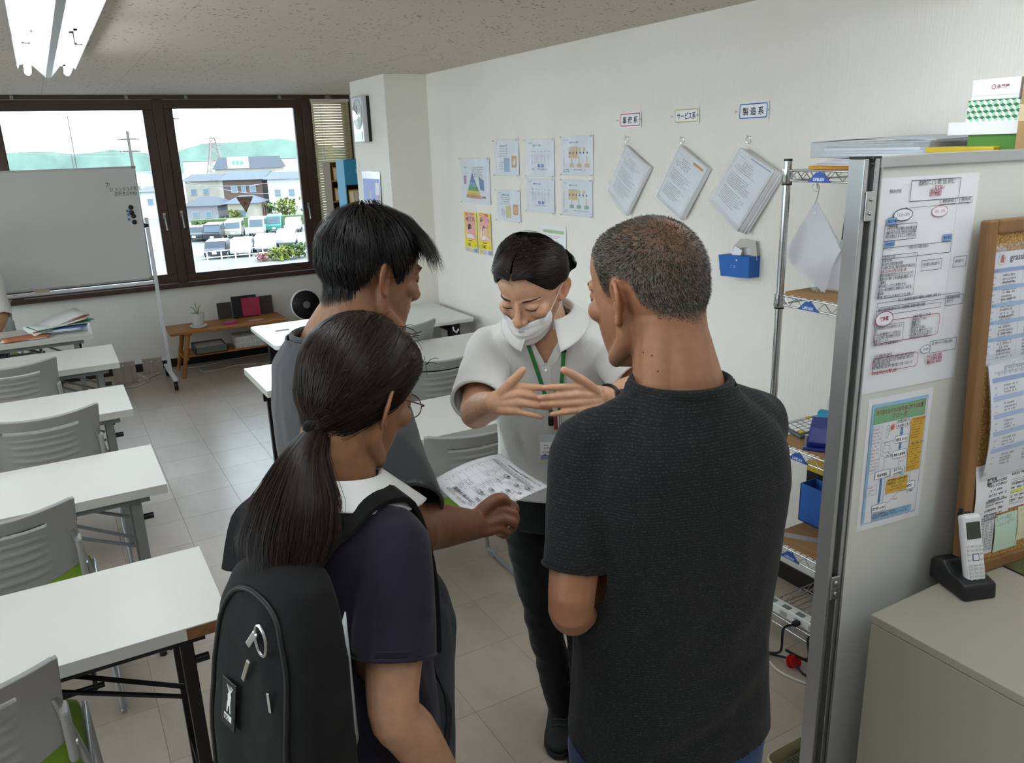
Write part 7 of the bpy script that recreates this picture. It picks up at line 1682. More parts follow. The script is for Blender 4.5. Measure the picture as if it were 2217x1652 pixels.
for r in range(8):
    p.text(.021,.222-.027*r,.006,['8/1','月','8/4','火','8/6','水','8/8','木'][r],'#5a5a60')
    for c in range(1,6):
        if (r*3+c*5)%7 in (0,3): continue
        p.type(.022+.0348*c,.227-.027*r,.026,3,.007,.0036,'#77777e',seed=r*6+c,cw=.004)
for cx_,cy_,s_ in ((.105,.215,.012),(.155,.205,.009),(.185,.222,.009),(.13,.12,.009),(.16,.16,.007),(.12,.085,.010),(.19,.18,.006)):
    p.ell(cx_,cy_,s_,s_*.8,'#55555c',.0008,fill='#a9a9b0'); p.ell(cx_+s_*.3,cy_+s_*.2,s_*.35,s_*.35,None,fill='#55555c'); p.ell(cx_-s_*.4,cy_-s_*.1,s_*.25,s_*.3,None,fill='#dcdce0')
for x,y,s in ((.13,.232,'虫とり'),(.1,.17,'夏休み'),(.15,.135,'自由研究'),(.13,.055,'海遊び')): p.text(x,y,.010,s,'#5a5a62',rot=-.15)
p.text(.06,.032,.0125,'夏季休業中の','#6a6a72',bold=.0003); p.text(.05,.014,.010,'8月10日〜8月18日','#6a6a72')
p.build(sheet)
# ---------------------------------------------------------------- woman in the white polo shirt
W_=person('person in a white polo shirt with a face mask and green lanyard, facing the group',(1.13,1.80,0))
FW=local_frame((0,0,0),232); LT=[(.60,0,-.03),(.80,0,-.015),(.88,-.005,0),(1.10,-.018,.085),(1.36,-.024,.205),(1.46,-.012,.255)]
wl=lambda px,py,d: loc(W_,AD(px,py,d))
HW=headmat(wl(1150,618,1.86),214,27,-3,.945)
skW='#cfa183'
def fW(x,y,z): return FW@Vector((x+interp([(a,b) for a,b,_ in LT],z),y+interp([(a,c) for a,_,c in LT],z),z))
nk=MB(); limb(nk,[HW@Vector((0,-.025,-.04)),HW@Vector((0,-.03,-.08)),fW(0,.01,1.385),fW(0,0,1.32)],[.050,.049,.053,.07],22)
ch=MB(); rings(ch,lean([(z,0,0,w,d) for z,w,d in [(.88,.14,.10),(1.0,.135,.095),(1.1,.135,.095),(1.2,.143,.098),(1.28,.15,.096),(1.33,.148,.086),(1.365,.13,.076),(1.392,.09,.064),(1.41,.05,.05)]],LT),30,2.3,FW)
Vh,Fh,Eh=remesh(join(xf(head_shapes(True),HW),nk,ch),.0029,4)
Vh,Vl=carve(Vh,HW,[((s*3.15,9.3,-1.5),(1.6,1.2,.5),(0,-.22,0)) for s in (-1,1)]+[((s*3.2,9.2,1.1),(1.7,1.2,.5),(0,-.22,0)) for s in (-1,1)]+[((s*7.9,-1.1,-.9),(.7,.75,1.0),(-s*.55,0,0)) for s in (-1,1)])
Ch=head_paint(Vl,skW,ear=.3)
arms=MB(); sR=fW(.15,0,1.325); sL=fW(-.15,0,1.325); eR=wl(1030,890,1.815); wR=wl(1070,872,1.63); eL=wl(1392,842,1.84); wL=wl(1312,862,1.655)
limb(arms,[sR,sR.lerp(eR,.5),eR,eR.lerp(wR,.35),wR],[.045,.041,.036,.036,.0235],18); limb(arms,[sL,sL.lerp(eL,.5),eL,eL.lerp(wL,.35),wL],[.045,.041,.036,.036,.0235],18)
nb=(C0-AD(1150,850,1.6)).normalized()
q=wl
hand(arms,wR,[q(1119,836,1.605),q(1125,853,1.598),q(1124,872,1.598),q(1117,890,1.602)],[q(1184,840,1.59),q(1176,862,1.592),q(1191,883,1.592),q(1172,903,1.592)],[q(1086,852,1.62),q(1103,832,1.605),q(1119,816,1.595),q(1132,801,1.59)],nb,s=.92,bow=.05)
hand(arms,wL,[q(1247,838,1.60),q(1243,856,1.592),q(1243,873,1.592),q(1249,888,1.598)],[q(1178,839,1.562),q(1169,861,1.56),q(1173,876,1.562),q(1194,897,1.566)],[q(1288,848,1.63),q(1268,830,1.61),q(1246,815,1.595),q(1221,801,1.585)],nb,s=.92,bow=.05)
Va,Fa,Ea=remesh(arms,.0023,3); sk=np.array(lin('#c99a7a')); Ca=np.tile(sk,(len(Va),1))
ft=[q(1184,840,1.59),q(1176,862,1.592),q(1191,883,1.592),q(1172,903,1.592),q(1178,839,1.562),q(1169,861,1.56),q(1173,876,1.562),q(1194,897,1.566),q(1132,801,1.59),q(1221,801,1.585)]
Ca=nails('#d99f92',[t+nb*.004 for t in ft],nb,Va,Ca)
core=MB()
hipR=FW@Vector((.085,-.01,.85)); hipL=FW@Vector((-.085,-.01,.85)); anR=loc(W_,AZ(1213,1518,.09)); anL=FW@Vector((-.10,-.02,.09)); knR=hipR.lerp(anR,.5)+FW.to_3x3()@Vector((.0,.03,.0)); knL=hipL.lerp(anL,.5)+FW.to_3x3()@Vector((0,.03,0))
for a,k_,c in ((hipR,knR,anR),(hipL,knL,anL)): limb(core,[a,k_,c],[.065,.045,.03])
rings(core,[(.80,0,-.01,.12,.085),(.92,.003,.015,.12,.085)],20,2.2,FW)
Vc,Fc,Ec=remesh(core,.010,1)
V,F,Cc=merge((Vh,Fh,Ch),(Va,Fa,Ca),(Vc,Fc,np.tile(sk,(len(Vc),1)))); skin_obj('body',V,F,M_skin,W_,Cc)
M_polo=fabric('white_pique','#dcdcd8',.9,'plain',None,.2,scale=.7,bumpk=1.4)
b=MB(); RW=[(.84,0,-.002,.168,.128),(.90,0,0,.164,.124),(1.0,0,0,.152,.114),(1.1,0,.0,.15,.110),(1.2,0,.002,.156,.111),(1.28,0,0,.16,.105),(1.33,0,0,.156,.095),(1.365,0,0,.138,.085),(1.392,0,0,.102,.074),(1.41,0,0,.075,.066),(1.43,0,0,.062,.061),(1.46,0,0,.06,.06)]
rings(b,lean(RW,LT),36,2.4,FW)
for s in (-1,1): limb(b,[fW(s*.04,0,1.37),fW(s*.10,0,1.35),fW(s*.15,0,1.315)],[.046,.047,.05],18)
for sh,e in ((sR,eR),(sL,eL)):
    inn=sh.lerp(fW(0,0,1.3),.35); limb(b,[inn,sh,sh.lerp(e,.4),sh.lerp(e,.82),sh.lerp(e,.98)],[.052,.056,.060,.062,.062],22)
fl=lambda *p: tuple(fW(*p))
fWf=[(fl(.12,.05,1.25),fl(.06,.10,1.05),.016,-.006),(fl(.14,.03,1.2),fl(.10,.09,1.0),.014,.006),(fl(.13,.06,1.12),fl(-.02,.12,.92),.02,.007),(fl(.12,.08,1.02),fl(-.04,.12,.90),.014,-.005),(fl(-.10,.08,1.25),fl(-.03,.11,1.02),.02,.005),(tuple(sR.lerp(eR,.15)+nb*.03),tuple(sR.lerp(eR,.7)+nb*.03),.012,-.005),(tuple(sR.lerp(eR,.25)+nb*.05),tuple(sR.lerp(eR,.8)+nb*.04),.014,.005),(fl(.08,.09,1.3),fl(.12,.04,1.2),.012,-.005)]
vz=1.312
def cutV(c):
    l=FW.inverted()@Vector(c); dz=l.z-vz; y0=interp([(a,cc) for a,_,cc in LT],l.z); x0=interp([(a,b_) for a,b_,_ in LT],l.z)
    return dz>0 and l.y-y0>.03 and abs(l.x-x0)<.005+dz*.50
so,Vs,Fs=garment('polo_shirt',b,.005,M_polo,W_,7,(.004,8,.6),fWf,seed=6,cut=cutV,planes=[(sh.lerp(e,.86),(e-sh).normalized(),.085,inside(FW,lean(RW,LT))) for sh,e in ((sR,eR),(sL,eL))]+[(fW(0,0,1.425),tuple((FW.to_3x3()@Vector((0,.35,.94))).normalized()),.12),(FW@Vector((0,0,.875)),(0,0,-1),.4)])
bvS=bvh_of(Vs+np.array(W_.location),Fs)
for sh,e in ((sR,eR),(sL,eL)):
    c=sh.lerp(e,.86); ax=(e-sh).normalized(); u=ax.orthogonal().normalized(); w=ax.cross(u)
    MB().tube([c+(u*math.cos(a)+w*math.sin(a))*.0605-ax*.012*0 for a in [2*math.pi*k/32 for k in range(32)]],.0045,8,closed=True,flat=1.).build('sleeve_hem',M_polo,so)
def collar(name,parent,fr,rx,ry,m,a0,a1,stand,flap,drop,solid=.0028,n=40,tipx=0):
    # a: angle round the neck, 0 at the nape; v runs up the stand, over the fold and down the flap
    def fn(u,v):
        a=math.radians(a0+(a1-a0)*u); e=abs(a)/math.pi; f=flap(abs(math.degrees(a))); s_,c_=math.sin(a),-math.cos(a)
        if v<.3: t=v/.3; r=0; z=stand*(t)*(1-.35*e); o=.002*t
        elif v<.42: t=(v-.3)/.12; z=stand*(1-.35*e)+.004*math.sin(t*3.14); o=.002+.010*t
        else: t=(v-.42)/.58; z=stand*(1-.35*e)-t*f*drop(abs(math.degrees(a))); o=.012+t*f*(1-drop(abs(math.degrees(a)))*.55)
        x=(rx+o)*s_; y=(ry+o)*c_
        if v>.42 and abs(math.degrees(a))>120: y+=tipx*t*(abs(math.degrees(a))-120)/40
        return fr(x,y,z)
    return MB().grid(fn,n,20).build(name,m,parent,solid=solid,sharp=180)
def frW(x,y,z): return fW(0,0,1.405)+FW.to_3x3()@Vector((x,y+z*.30,z-.42*y*.5))
collar('collar',so,frW,.062,.060,M_polo,-158,158,.034,lambda a:.046+.026*max(0,(a-90)/68),lambda a:.62 if a<110 else .62,tipx=.02)
# placket and buttons
pl=[];nr=[]
for k in range(9):
    z=vz-.004-.0135*k; y0=interp([(a,cc) for a,_,cc in LT],z); o=FW@Vector((interp([(a,b_) for a,b_,_ in LT],z)-.0,y0+.3,z))+Vector(W_.location); d=FW.to_3x3()@Vector((0,-1,0)); h=bvS.ray_cast(o,d,.5)
    if h[0] is not None: pl.append(h[0]-Vector(W_.location)-d*.001); nr.append(-d)
band('placket',pl,nr,.026,.0022,M_polo,so)
for s in (-1,1):
    fp=[];fn_=[]
    for k in range(10):
        z=vz-.006+.0095*k; dz=max(0,z-vz); x0=interp([(a,b_) for a,b_,_ in LT],z); y0=interp([(a,cc) for a,_,cc in LT],z); d=FW.to_3x3()@Vector((0,-1,0))
        for ex in (.007,.012,.018,.026):
            h=bvS.ray_cast(FW@Vector((x0+s*(.005+dz*.5+ex),y0+.3,z))+Vector(W_.location),d,.32)
            if h[0] is not None: break
        if h[0] is not None: fp.append(h[0]-Vector(W_.location)-d*.0012); fn_.append((FW.to_3x3()@Vector((s*.35,1,.35))).normalized())
    if len(fp)>3: band('neck_facing',spline(fp,2),[fn_[min(len(fn_)-1,i//2)] for i in range(2*(len(fp)-1)+1)],.020,.0022,M_polo,so)
for k in (1,5): ball(MB(),pl[k]+nr[k]*.0028,(.0052,.0052,.0052),12,8).build('button',M_white,so)
# lanyard
M_lan=mat('green_lanyard','#2f7a3c',.6)
def lan(pxs,nm):
    P=[];Q=[]
    for px,py in pxs:
        p_,n_=on_cloth(bvS,px,py,.005)
        if p_ is None: p_=AD(px,py,1.78); n_=nb
        P.append(p_-Vector(W_.location)); Q.append((n_+nb).normalized())
    P2=spline(P,4); Q2=[(nb) for _ in P2]; return P2,Q2
ly=thing('lanyard','green lanyard with clips hanging round the neck of the person in white','lanyard',W_.location)
A_,B_=lan([(1139,733),(1150,765),(1163,803),(1177,846),(1188,878),(1197,902)],'a'); band('strap',A_,B_,.0095,.0015,M_lan,ly)
A_,B_=lan([(1222,738),(1220,765),(1218,803),(1214,846),(1212,878),(1210,902)],'b'); band('strap',A_,B_,.0095,.0015,M_lan,ly)
p_,n_=on_cloth(bvS,1221,752,.006)
cp,_=on_cloth(bvS,1203,912,.012); cp=cp-Vector(W_.location)
Rf=Matrix((CM@Vector((1,0,0)),Vector((0,0,1)).cross(CM@Vector((1,0,0))),Vector((0,0,1)))).transposed()
if p_ is not None: MB().box(p_-Vector(W_.location)+nb*.003,(.011,.006,.026),Rf).build('buckle',M_black,ly,bevel=.002)
MB().box(cp+Rf@Vector((-.012,0,.0)),(.014,.01,.024),Rf).build('clip',M_black,ly,bevel=.003); MB().cyl(cp+Rf@Vector((.008,0,.016)),cp+Rf@Vector((.009,0,-.02)),.007).build('metal_clip',M_chrome,ly); MB().cyl(cp+Rf@Vector((-.001,-.004,.012)),cp+Rf@Vector((-.001,-.004,-.02)),.004).build('red_tag',flat('#8a2a30'),ly)
idc=thing('id_card','white name card in a clear holder hanging on the green lanyard','name card',Vector(W_.location)+cp+Rf@Vector((.006,-.012,-.075)))
idc.matrix_world=Matrix.Translation(Vector(W_.location)+cp+Rf@Vector((.004,-.014,-.07)))@(Matrix.Rotation(0,4,'Z')@Rf.to_4x4())
MB().box((0,0,.004),(.098,.002,.072)).build('holder',M_clear,idc,bevel=.001); MB().box((0,-.0016,-.006),(.09,.0008,.052)).build('card',M_paper,idc)
p=Print(.0006); p.type(-.04,.010,.022,2,.007,.004,'#5a5a62',cw=.004); p.type(-.012,.010,.045,2,.007,.004,'#8a8a92',cw=.004); p.text(-.04,-.008,.006,'支援員','#5a5a62'); p.text(-.004,-.010,.010,'内  田','#4a4a52',bold=.0003); p.rect(-.044,-.026,-.022,-.014,'#7f88a8'); p.poly([(-.042,-.016),(-.033,-.010),(-.024,-.016)],'#5f6a90'); p.rect(-.045,-.032,.045,-.026,'#b9cc9a'); p.type(-.016,-.017,.05,2,.006,.003,'#9a9aa2',cw=.003); o=p.build(idc); o.matrix_local=frame_from((0,-.0018,0),(1,0,0),(0,0,1))
# watch
ax=(wL-eL).normalized(); wc_=wL-ax*.012; u=(nb-nb.dot(ax)*ax).normalized(); w=ax.cross(u)
wt=thing('wristwatch','black digital wristwatch on the left wrist of the person in white','watch',Vector(W_.location)+wc_)
MB().tube([(u*math.cos(a)*.0255+w*math.sin(a)*.0275) for a in [2*math.pi*k/28 for k in range(28)]],.007,8,closed=True,flat=.35,up=u).build('strap',M_black,wt)
fc=(u*.55-Vector((0,0,0))+w*0).normalized(); Mw=Matrix((ax,w,u)).transposed()
wp=(u*.6+w*.8 if (w.dot(CM@Vector((1,0,0)))>0) else u*.6-w*.8); wp=u; MB().box(wp*.029,(.028,.026,.008),Mw).build('case',mat('watch_case','#2a2b2d',.3,.4),wt,bevel=.003); MB().box(wp*.0335,(.017,.016,.001),Mw).build('display',mat('watch_lcd','#8f968e',.2),wt)
# trousers and shoes
M_bt=fabric('black_trousers','#121314',.9,'plain',None,.1)
b=MB(); rings(b,[(.76,0,-.012,.145,.10),(.82,0,-.01,.15,.105),(.88,0,0,.15,.105),(.94,.003,.02,.14,.10)],30,2.3,FW)
for a,k_,c in ((hipR,knR,anR),(hipL,knL,anL)): limb(b,[a,a.lerp(k_,.5),k_,k_.lerp(c,.5),c],[.08,.068,.056,.050,.044],18)
garment('trousers',b,.007,M_bt,W_,5,(.006,12,.9),[(tuple(knR+nb*.05),tuple(knR+nb*.04+Vector((.05,0,-.02))),.014,-.006),(tuple(knR+nb*.05+Vector((0,0,-.05))),tuple(knR+nb*.04+Vector((.06,0,-.07))),.014,.006)],seed=8)
M_shoe=mat('black_mesh_shoe','#161617',.7,bump=.4,bs=300); M_sole=mat('black_rubber_sole','#232325',.6)
shoe(1,None,Vector((anR.x,anR.y,0))+Vector((.012,.022,0)),236,W_,M_shoe,M_sole,.25); shoe(-1,None,Vector((anL.x,anL.y,0)),228,W_,M_shoe,M_sole,.25)
bvW=bvh_of(Vh,Fh); brows_and_lashes(W_,HW,bvW,th=.0026)
# mask
M_mask=mat('white_nonwoven','#e6e6e6',.8,bump=.15,bs=300)
def fhit(az,z,off):
    a=math.radians(az); R3=HW.to_3x3(); d=(R3@Vector((math.sin(a),math.cos(a),0))).normalized(); o=HW@Vector((0,.015,z*cm)); h=bvW.ray_cast(o+d*.3,-d,.3)
    p_=h[0] if h[0] is not None else o+d*.07
    return p_+d*off
def mk(u,v):
    az=-68+136*u; e=abs(az)/68; top=-5.0+1.3*min(1,e*1.6); bot=-11.6+2.6*e*e; z=top+(bot-top)*v
    off=.004+.009*math.sin(min(1,v*1.02)*math.pi)*(1-.6*e)+.0012*math.sin(v*22)*(1-e)
    # bridge the hollows: use the outermost of neighbouring hits
    r=max((fhit(az,zz,0)-HW@Vector((0,.015,zz*cm))).length for zz in (z,max(bot,z-1.2),min(top-.2,z+1.2)))
    a=math.radians(az); d=(HW.to_3x3()@Vector((math.sin(a),math.cos(a),0))).normalized(); return HW@Vector((0,.015,z*cm))+d*(min(r,.096)+off)
mo=thing('face_mask','white pleated face mask pulled below the nose of the person in white','face mask',W_.location)
MB().grid(mk,44,26).build('mask_panel',M_mask,mo,solid=.0016,sharp=180)
for s in (-1,1):
    t0=mk(.5+s*.5,.06); t1=mk(.5+s*.5,.94); er=HW@Vector((s*.079,-.018,.006)); el_=HW@Vector((s*.079,-.022,-.025))
    MB().tube(spline([t0,t0.lerp(er,.5)+nb*.004,er,HW@Vector((s*.078,-.03,-.012)),el_,t1.lerp(el_,.45)+nb*.003,t1],5),.0013,6).build('ear_loop',M_mask,mo)
# hair: centre parting, drawn back into a low bun
nk2=MB(); limb(nk2,[HW@Vector((0,-.025,-.04)),HW@Vector((0,-.03,-.08))],[.05,.05],18)
scW=Scalp(HW,*remesh(join(xf(head_shapes(True,ears=False),HW),nk2),.006,3)[:2])
lineW=[(0,46),(14,41),(30,31),(44,20),(56,9),(66,2),(76,4),(86,12),(100,10),(116,-12),(140,-30),(180,-38)]
def thW(az,el): return .011+.011*max(0,math.sin(math.radians(max(0,el))))**1.2+.004*(abs(az)>90)
hair_cap(scW,lineW,lambda a,e:thW(a,e)*.66,'hair_mass',W_,M_hcap,jag=1,ramp=2.6)
bun_d=scW.dirw(-158,-8); bunc=scW.at(bun_d,.02)[0]; rg=random.Random(12); S=[]
for k in range(5600):
    s=rg.choice((-1,1))
    if rg.random()<.45: d0=scW.dirw(s*rg.uniform(1.2,4),rg.uniform(36,96)); 
    else:
        az=s*rg.uniform(3,118); d0=scW.dirw(az,interp(lineW,abs(az))+rg.uniform(0,14))
    mid=scW.dirw(s*rg.uniform(86,112),rg.uniform(6,46)); pts=[];nr=[]; j=rg.uniform(-.0015,.0022); 
    end=(bun_d+Vector((rg.gauss(0,.09),rg.gauss(0,.09),rg.gauss(0,.09)))).normalized()
    for i in range(11):
        f=i/10; a_=slerp(d0,mid,f); b2=slerp(mid,end,f); d=slerp(a_,b2,f); az2,el2=scW.az_el(d); p_,n_=scW.at(d,thW(az2,el2)*(.28+.64*min(1,f*3.2) if abs(scW.az_el(d0)[0])>7 else .92)+j+rel(Vector((f*.2,0,0))+mid*2.2,8,.0036)*min(1,f*4)); pts.append(p_); nr.append(n_)
    S.append((pts,nr))
for k in range(900):   # the bun itself
    a=rg.uniform(0,6.28); r=rg.uniform(.012,.027); ph=rg.uniform(-1.2,1.2); axu=scW.R@Vector((1,0,0)); axv=scW.R@Vector((0,.25,1)).normalized(); axn=bun_d; pts=[];nr=[]
    for i in range(8):
        t=a+i*.28; p_=bunc+bun_d*(.016*math.cos(ph)*rg.uniform(.95,1.05))+axu*(r*math.cos(t))+axv*(r*1.35*math.sin(t)); pts.append(p_); nr.append((p_-bunc+bun_d*.01).normalized())
    S.append((pts,nr))
for k in range(160):   # stray curls on the crown
    d0=scW.dirw(rg.uniform(-60,60),rg.uniform(62,96)); p0,n0=scW.at(d0,.020); v=n0*.6+Vector((rg.gauss(0,.6),rg.gauss(0,.6),rg.gauss(0,.2))); pts=[p0+v*.016*t-Vector((0,0,.016))*t*t for t in (0,.3,.6,.8,1.)]; S.append((pts,[nb]*5))
MB().tube([scW.at(scW.dirw(2,e_),thW(0,e_)*.95)[0] for e_ in (40,47,54,61,68,74)],[.0007,.001,.001,.0009,.0007,.0004],6).build('parting',mat('scalp_parting','#3a2c25',.8),W_)
strand_mesh('dark_brown_hair',S,W_,.0015,base=((.003,.002,.002),(.026,.016,.012)),seed=6,taper=.5)
ball(MB(),bunc,(.026,.026,.034),18,12).build('bun_core',M_hcap,W_)

# ---------------------------------------------------------------- woman with the ponytail and backpack
K_=person('person with a long dark ponytail, glasses and navy shirt, seen from behind',(.308,1.105,0))
FK=local_frame((0,0,0),22); kl=lambda px,py,d: loc(K_,AD(px,py,d))
HK=headmat(kl(776,852,1.2),27,22,4,.925); skK='#916749'
nk=MB(); limb(nk,[HK@Vector((0,-.025,-.04)),HK@Vector((0,-.03,-.085)),FK@Vector((0,.015,1.33)),FK@Vector((0,0,1.26))],[.05,.049,.054,.075],22)
Vh,Fh,Eh=remesh(join(xf(head_shapes(True),HK),nk),.0027,4); Vh,Vl=carve(Vh,HK,[((s*3.15,9.0,.2),(1.3,1.2,.8),(0,-.3,0)) for s in (-1,1)]+[((s*7.9,-1.1,-.9),(.7,.75,1.0),(-s*.55,0,0)) for s in (-1,1)])
Ch=head_paint(Vl,skK,ear=.4)
arms=MB(); sR=FK@Vector((.128,0,1.268)); eR=kl(852,1535,1.11); wR=kl(972,1700,1.18); limb(arms,[sR,sR.lerp(eR,.5),eR,eR.lerp(wR,.3),wR],[.045,.043,.036,.037,.025],18)
dv=(wR-eR).normalized(); up=(FK.to_3x3()@Vector((1,0,.1))).normalized(); ac=dv.cross(up).normalized(); kn=[wR+dv*.075+ac*(.028-.019*i) for i in range(4)]; hand(arms,wR,kn,[[k_+dv*.03-up*.006,k_+dv*.05-up*.02,k_+dv*.055-up*.035] for k_ in kn],[wR+ac*.028+dv*.02,wR+ac*.042+dv*.05,wR+ac*.04+dv*.08],up,s=.9)
sL=FK@Vector((-.125,0,1.265)); eL=FK@Vector((-.16,.08,1.02)); wL=FK@Vector((-.12,.13,.84)); limb(arms,[sL,sL.lerp(eL,.5),eL,eL.lerp(wL,.3),wL],[.045,.042,.036,.036,.025],18)
dv=(FK.to_3x3()@Vector((.5,.3,-.8))).normalized(); up=(FK.to_3x3()@Vector((-.3,1,.2))).normalized(); ac=dv.cross(up).normalized(); kn=[wL+dv*.07+ac*(.028-.019*i) for i in range(4)]; hand(arms,wL,kn,[[k_+dv*.03-up*.01,k_+dv*.04-up*.028,k_+dv*.025-up*.04] for k_ in kn],[wL+ac*.028+dv*.02,wL+ac*.04+dv*.05,wL+ac*.036+dv*.075],up,s=.9)
core=MB(); rings(core,[(z,0,0,w,d) for z,w,d in [(.75,.14,.11),(.9,.125,.095),(1.1,.13,.095),(1.2,.14,.095),(1.26,.135,.08),(1.31,.09,.065)]],24,2.2,FK)
for s in (-1,1): limb(core,[FK@Vector((s*.08,0,.78)),FK@Vector((s*.085,.01,.45)),FK@Vector((s*.09,-.01,.08))],[.07,.048,.033])
Va,Fa,Ea=remesh(arms,.003,3); Vc,Fc,Ec=remesh(core,.010,1); sk=np.array(lin('#a67d62')); V,F,Cc=merge((Vh,Fh,Ch),(Va,Fa,np.tile(sk,(len(Va),1))),(Vc,Fc,np.tile(sk,(len(Vc),1)))); skin_obj('body',V,F,M_skin,K_,Cc)
M_nav=fabric('navy_cotton','#1b1825','.95' and .95,'melange','#221f2d',.08)
RK=[(.70,0,0,.155,.13),(.80,0,0,.148,.125),(.9,0,0,.138,.114),(1.0,0,0,.135,.110),(1.1,0,0,.138,.111),(1.2,0,-.004,.140,.108),(1.25,0,-.006,.137,.098),(1.285,0,-.006,.13,.086),(1.31,0,-.004,.095,.075),(1.33,0,0,.07,.066),(1.36,0,.002,.062,.062)]
b=MB(); rings(b,RK,34,2.4,FK)
for s in (-1,1): limb(b,[FK@Vector((s*.04,-.004,1.29)),FK@Vector((s*.09,-.004,1.277)),FK@Vector((s*.125,0,1.255))],[.047,.047,.048],18)
for sh,e in ((sR,eR),(sL,eL)):
    inn=sh.lerp(FK@Vector((0,0,1.24)),.35); limb(b,[inn,sh,sh.lerp(e,.35),sh.lerp(e,.66),sh.lerp(e,.82)],[.048,.05,.055,.058,.058],22)
f2=lambda *p: tuple(FK@Vector(p))
fK=[(f2(.13,-.05,1.2),f2(.15,.0,.98),.016,-.006),(f2(.14,-.02,1.15),f2(.13,.05,.9),.018,.006),(f2(.145,-.05,1.05),f2(.15,.02,.85),.016,-.005),(tuple(sR.lerp(eR,.1)+Vector((-.03,-.04,0))),tuple(sR.lerp(eR,.6)+Vector((-.03,-.04,0))),.012,-.004),(tuple(sR.lerp(eR,.15)+Vector((.03,-.04,0))),tuple(sR.lerp(eR,.7)+Vector((.0,-.06,0))),.016,.004),(f2(.155,.0,1.28),f2(.13,-.07,1.16),.006,-.005)]
so,Vs,Fs=garment('navy_shirt',b,.0055,M_nav,K_,7,(.004,8,.6),fK,seed=11,planes=[(sh.lerp(e,.67),(e-sh).normalized(),.085,inside(FK,RK)) for sh,e in ((sR,eR),(sL,eL))]+[(FK@Vector((0,0,1.34)),(0,0,1.),.12),((0,0,.745),(0,0,-1),.4)])
for sh,e in ((sR,eR),(sL,eL)):
    for fr_,rr2 in ((.67,.003),(.62,.0014)):
        c=sh.lerp(e,fr_); ax=(e-sh).normalized(); u=ax.orthogonal().normalized(); w=ax.cross(u); MB().tube([c+(u*math.cos(a)+w*math.sin(a))*.0572 for a in [2*math.pi*k/32 for k in range(32)]],rr2,8,closed=True).build('sleeve_hem',M_nav,so)
M_col=fabric('white_cotton','#d9d9d6',.85,'plain',None,.1)
def frK(x,y,z): return FK@Vector((x,.004+y,1.330+z-.16*y))
collar('collar',so,frK,.064,.064,M_col,-150,150,.026,lambda a:.046+.030*max(0,(a-60)/90),lambda a:.72,tipx=.03)
trousers(K_,FK,[(.62,0,0,.16,.125),(.72,0,0,.165,.13),(.80,0,0,.15,.115),(.88,0,0,.13,.10)],[([(s*.08,0,.74),(s*.085,.01,.45),(s*.09,-.01,.05)],[.085,.065,.05]) for s in (-1,1)],fabric('black_skirt_cloth','#16161a',.9))
for s in (-1,1): shoe(s,None,FK@Vector((s*.09,0,0)),22,K_,M_black,M_sole,.24)
bvK=bvh_of(Vh,Fh); brows_and_lashes(K_,HK,bvK,th=.0018)
# hair
nk2=MB(); limb(nk2,[HK@Vector((0,-.025,-.04)),HK@Vector((0,-.03,-.085))],[.05,.05],18)
scK=Scalp(HK,*remesh(join(xf(head_shapes(True,ears=False),HK),nk2),.006,3)[:2])
lineK=[(0,34),(25,32),(45,24),(58,8),(66,-6),(74,-6),(80,6),(92,8),(106,0),(118,-18),(145,-34),(180,-38)]
tie=kl(692,922,1.145); td=(tie-scK.c).normalized()
def thK(az,el): return .008+.010*max(0,math.sin(math.radians(max(0,el))))+.004*(abs(az)>80)
M_kcap=mat('dark_brown_hair_mass','#0b0706',.9,spec=.04)
hair_cap(scK,lineK,lambda a,e:thK(a,e)*.62,'hair_mass',K_,M_kcap,jag=1)
rg=random.Random(21); S=[]
for k in range(7000):
    s=rg.choice((-1,1)); u_=rg.random()
    if u_<.5:
        ph=rg.uniform(34,135); d0=scK.dirw(s*rg.uniform(.5,4),ph); azm=interp([(34,84),(60,100),(85,135),(110,160),(140,176)],ph)+rg.gauss(0,9); elm=rg.uniform(12,56) if ph<85 else rg.uniform(0,50)
    else:
        az=s*rg.uniform(4,179); lo=interp(lineK,abs(az)); d0=scK.dirw(az,lo+(rg.uniform(0,12) if u_<.75 else rg.uniform(0,75-min(0,lo)))); a0_,e0_=scK.az_el(d0); azm=max(abs(a0_)+12,92)+rg.gauss(0,8); elm=min(e0_,55)*rg.uniform(.4,.9)
    mid=scK.dirw(s*min(179,azm),elm); pts=[];nr=[]; j=rg.uniform(-.0012,.002); end=(td+Vector((rg.gauss(0,.07),rg.gauss(0,.07),rg.gauss(0,.07)))).normalized()
    for i in range(12):
        f=i/11; d=slerp(slerp(d0,mid,f),slerp(mid,end,f),f)
        az2,el2=scK.az_el(d); p_,n_=scK.at(d,thK(az2,el2)*(.98 if i else .6)+j+rel(Vector(mid)*2.0,7,.003)*min(1,f*4))
        if f>.72: g=(f-.72)/.28; p_=p_.lerp(tie+Vector((rg.gauss(0,.004),rg.gauss(0,.004),rg.gauss(0,.004))),g*g)
        pts.append(p_); nr.append(n_)
    S.append((pts,nr))
tw=kl(660,985,1.10),kl(640,1085,1.075),kl(622,1170,1.065),kl(606,1262,1.06)
cxr=CM@Vector((1,0,0)); cyr=(CM@Vector((0,0,1))); path=[tie]+list(tw)
WT=[.012,.030,.058,.066,.050]; DT=[.012,.022,.026,.022,.012]
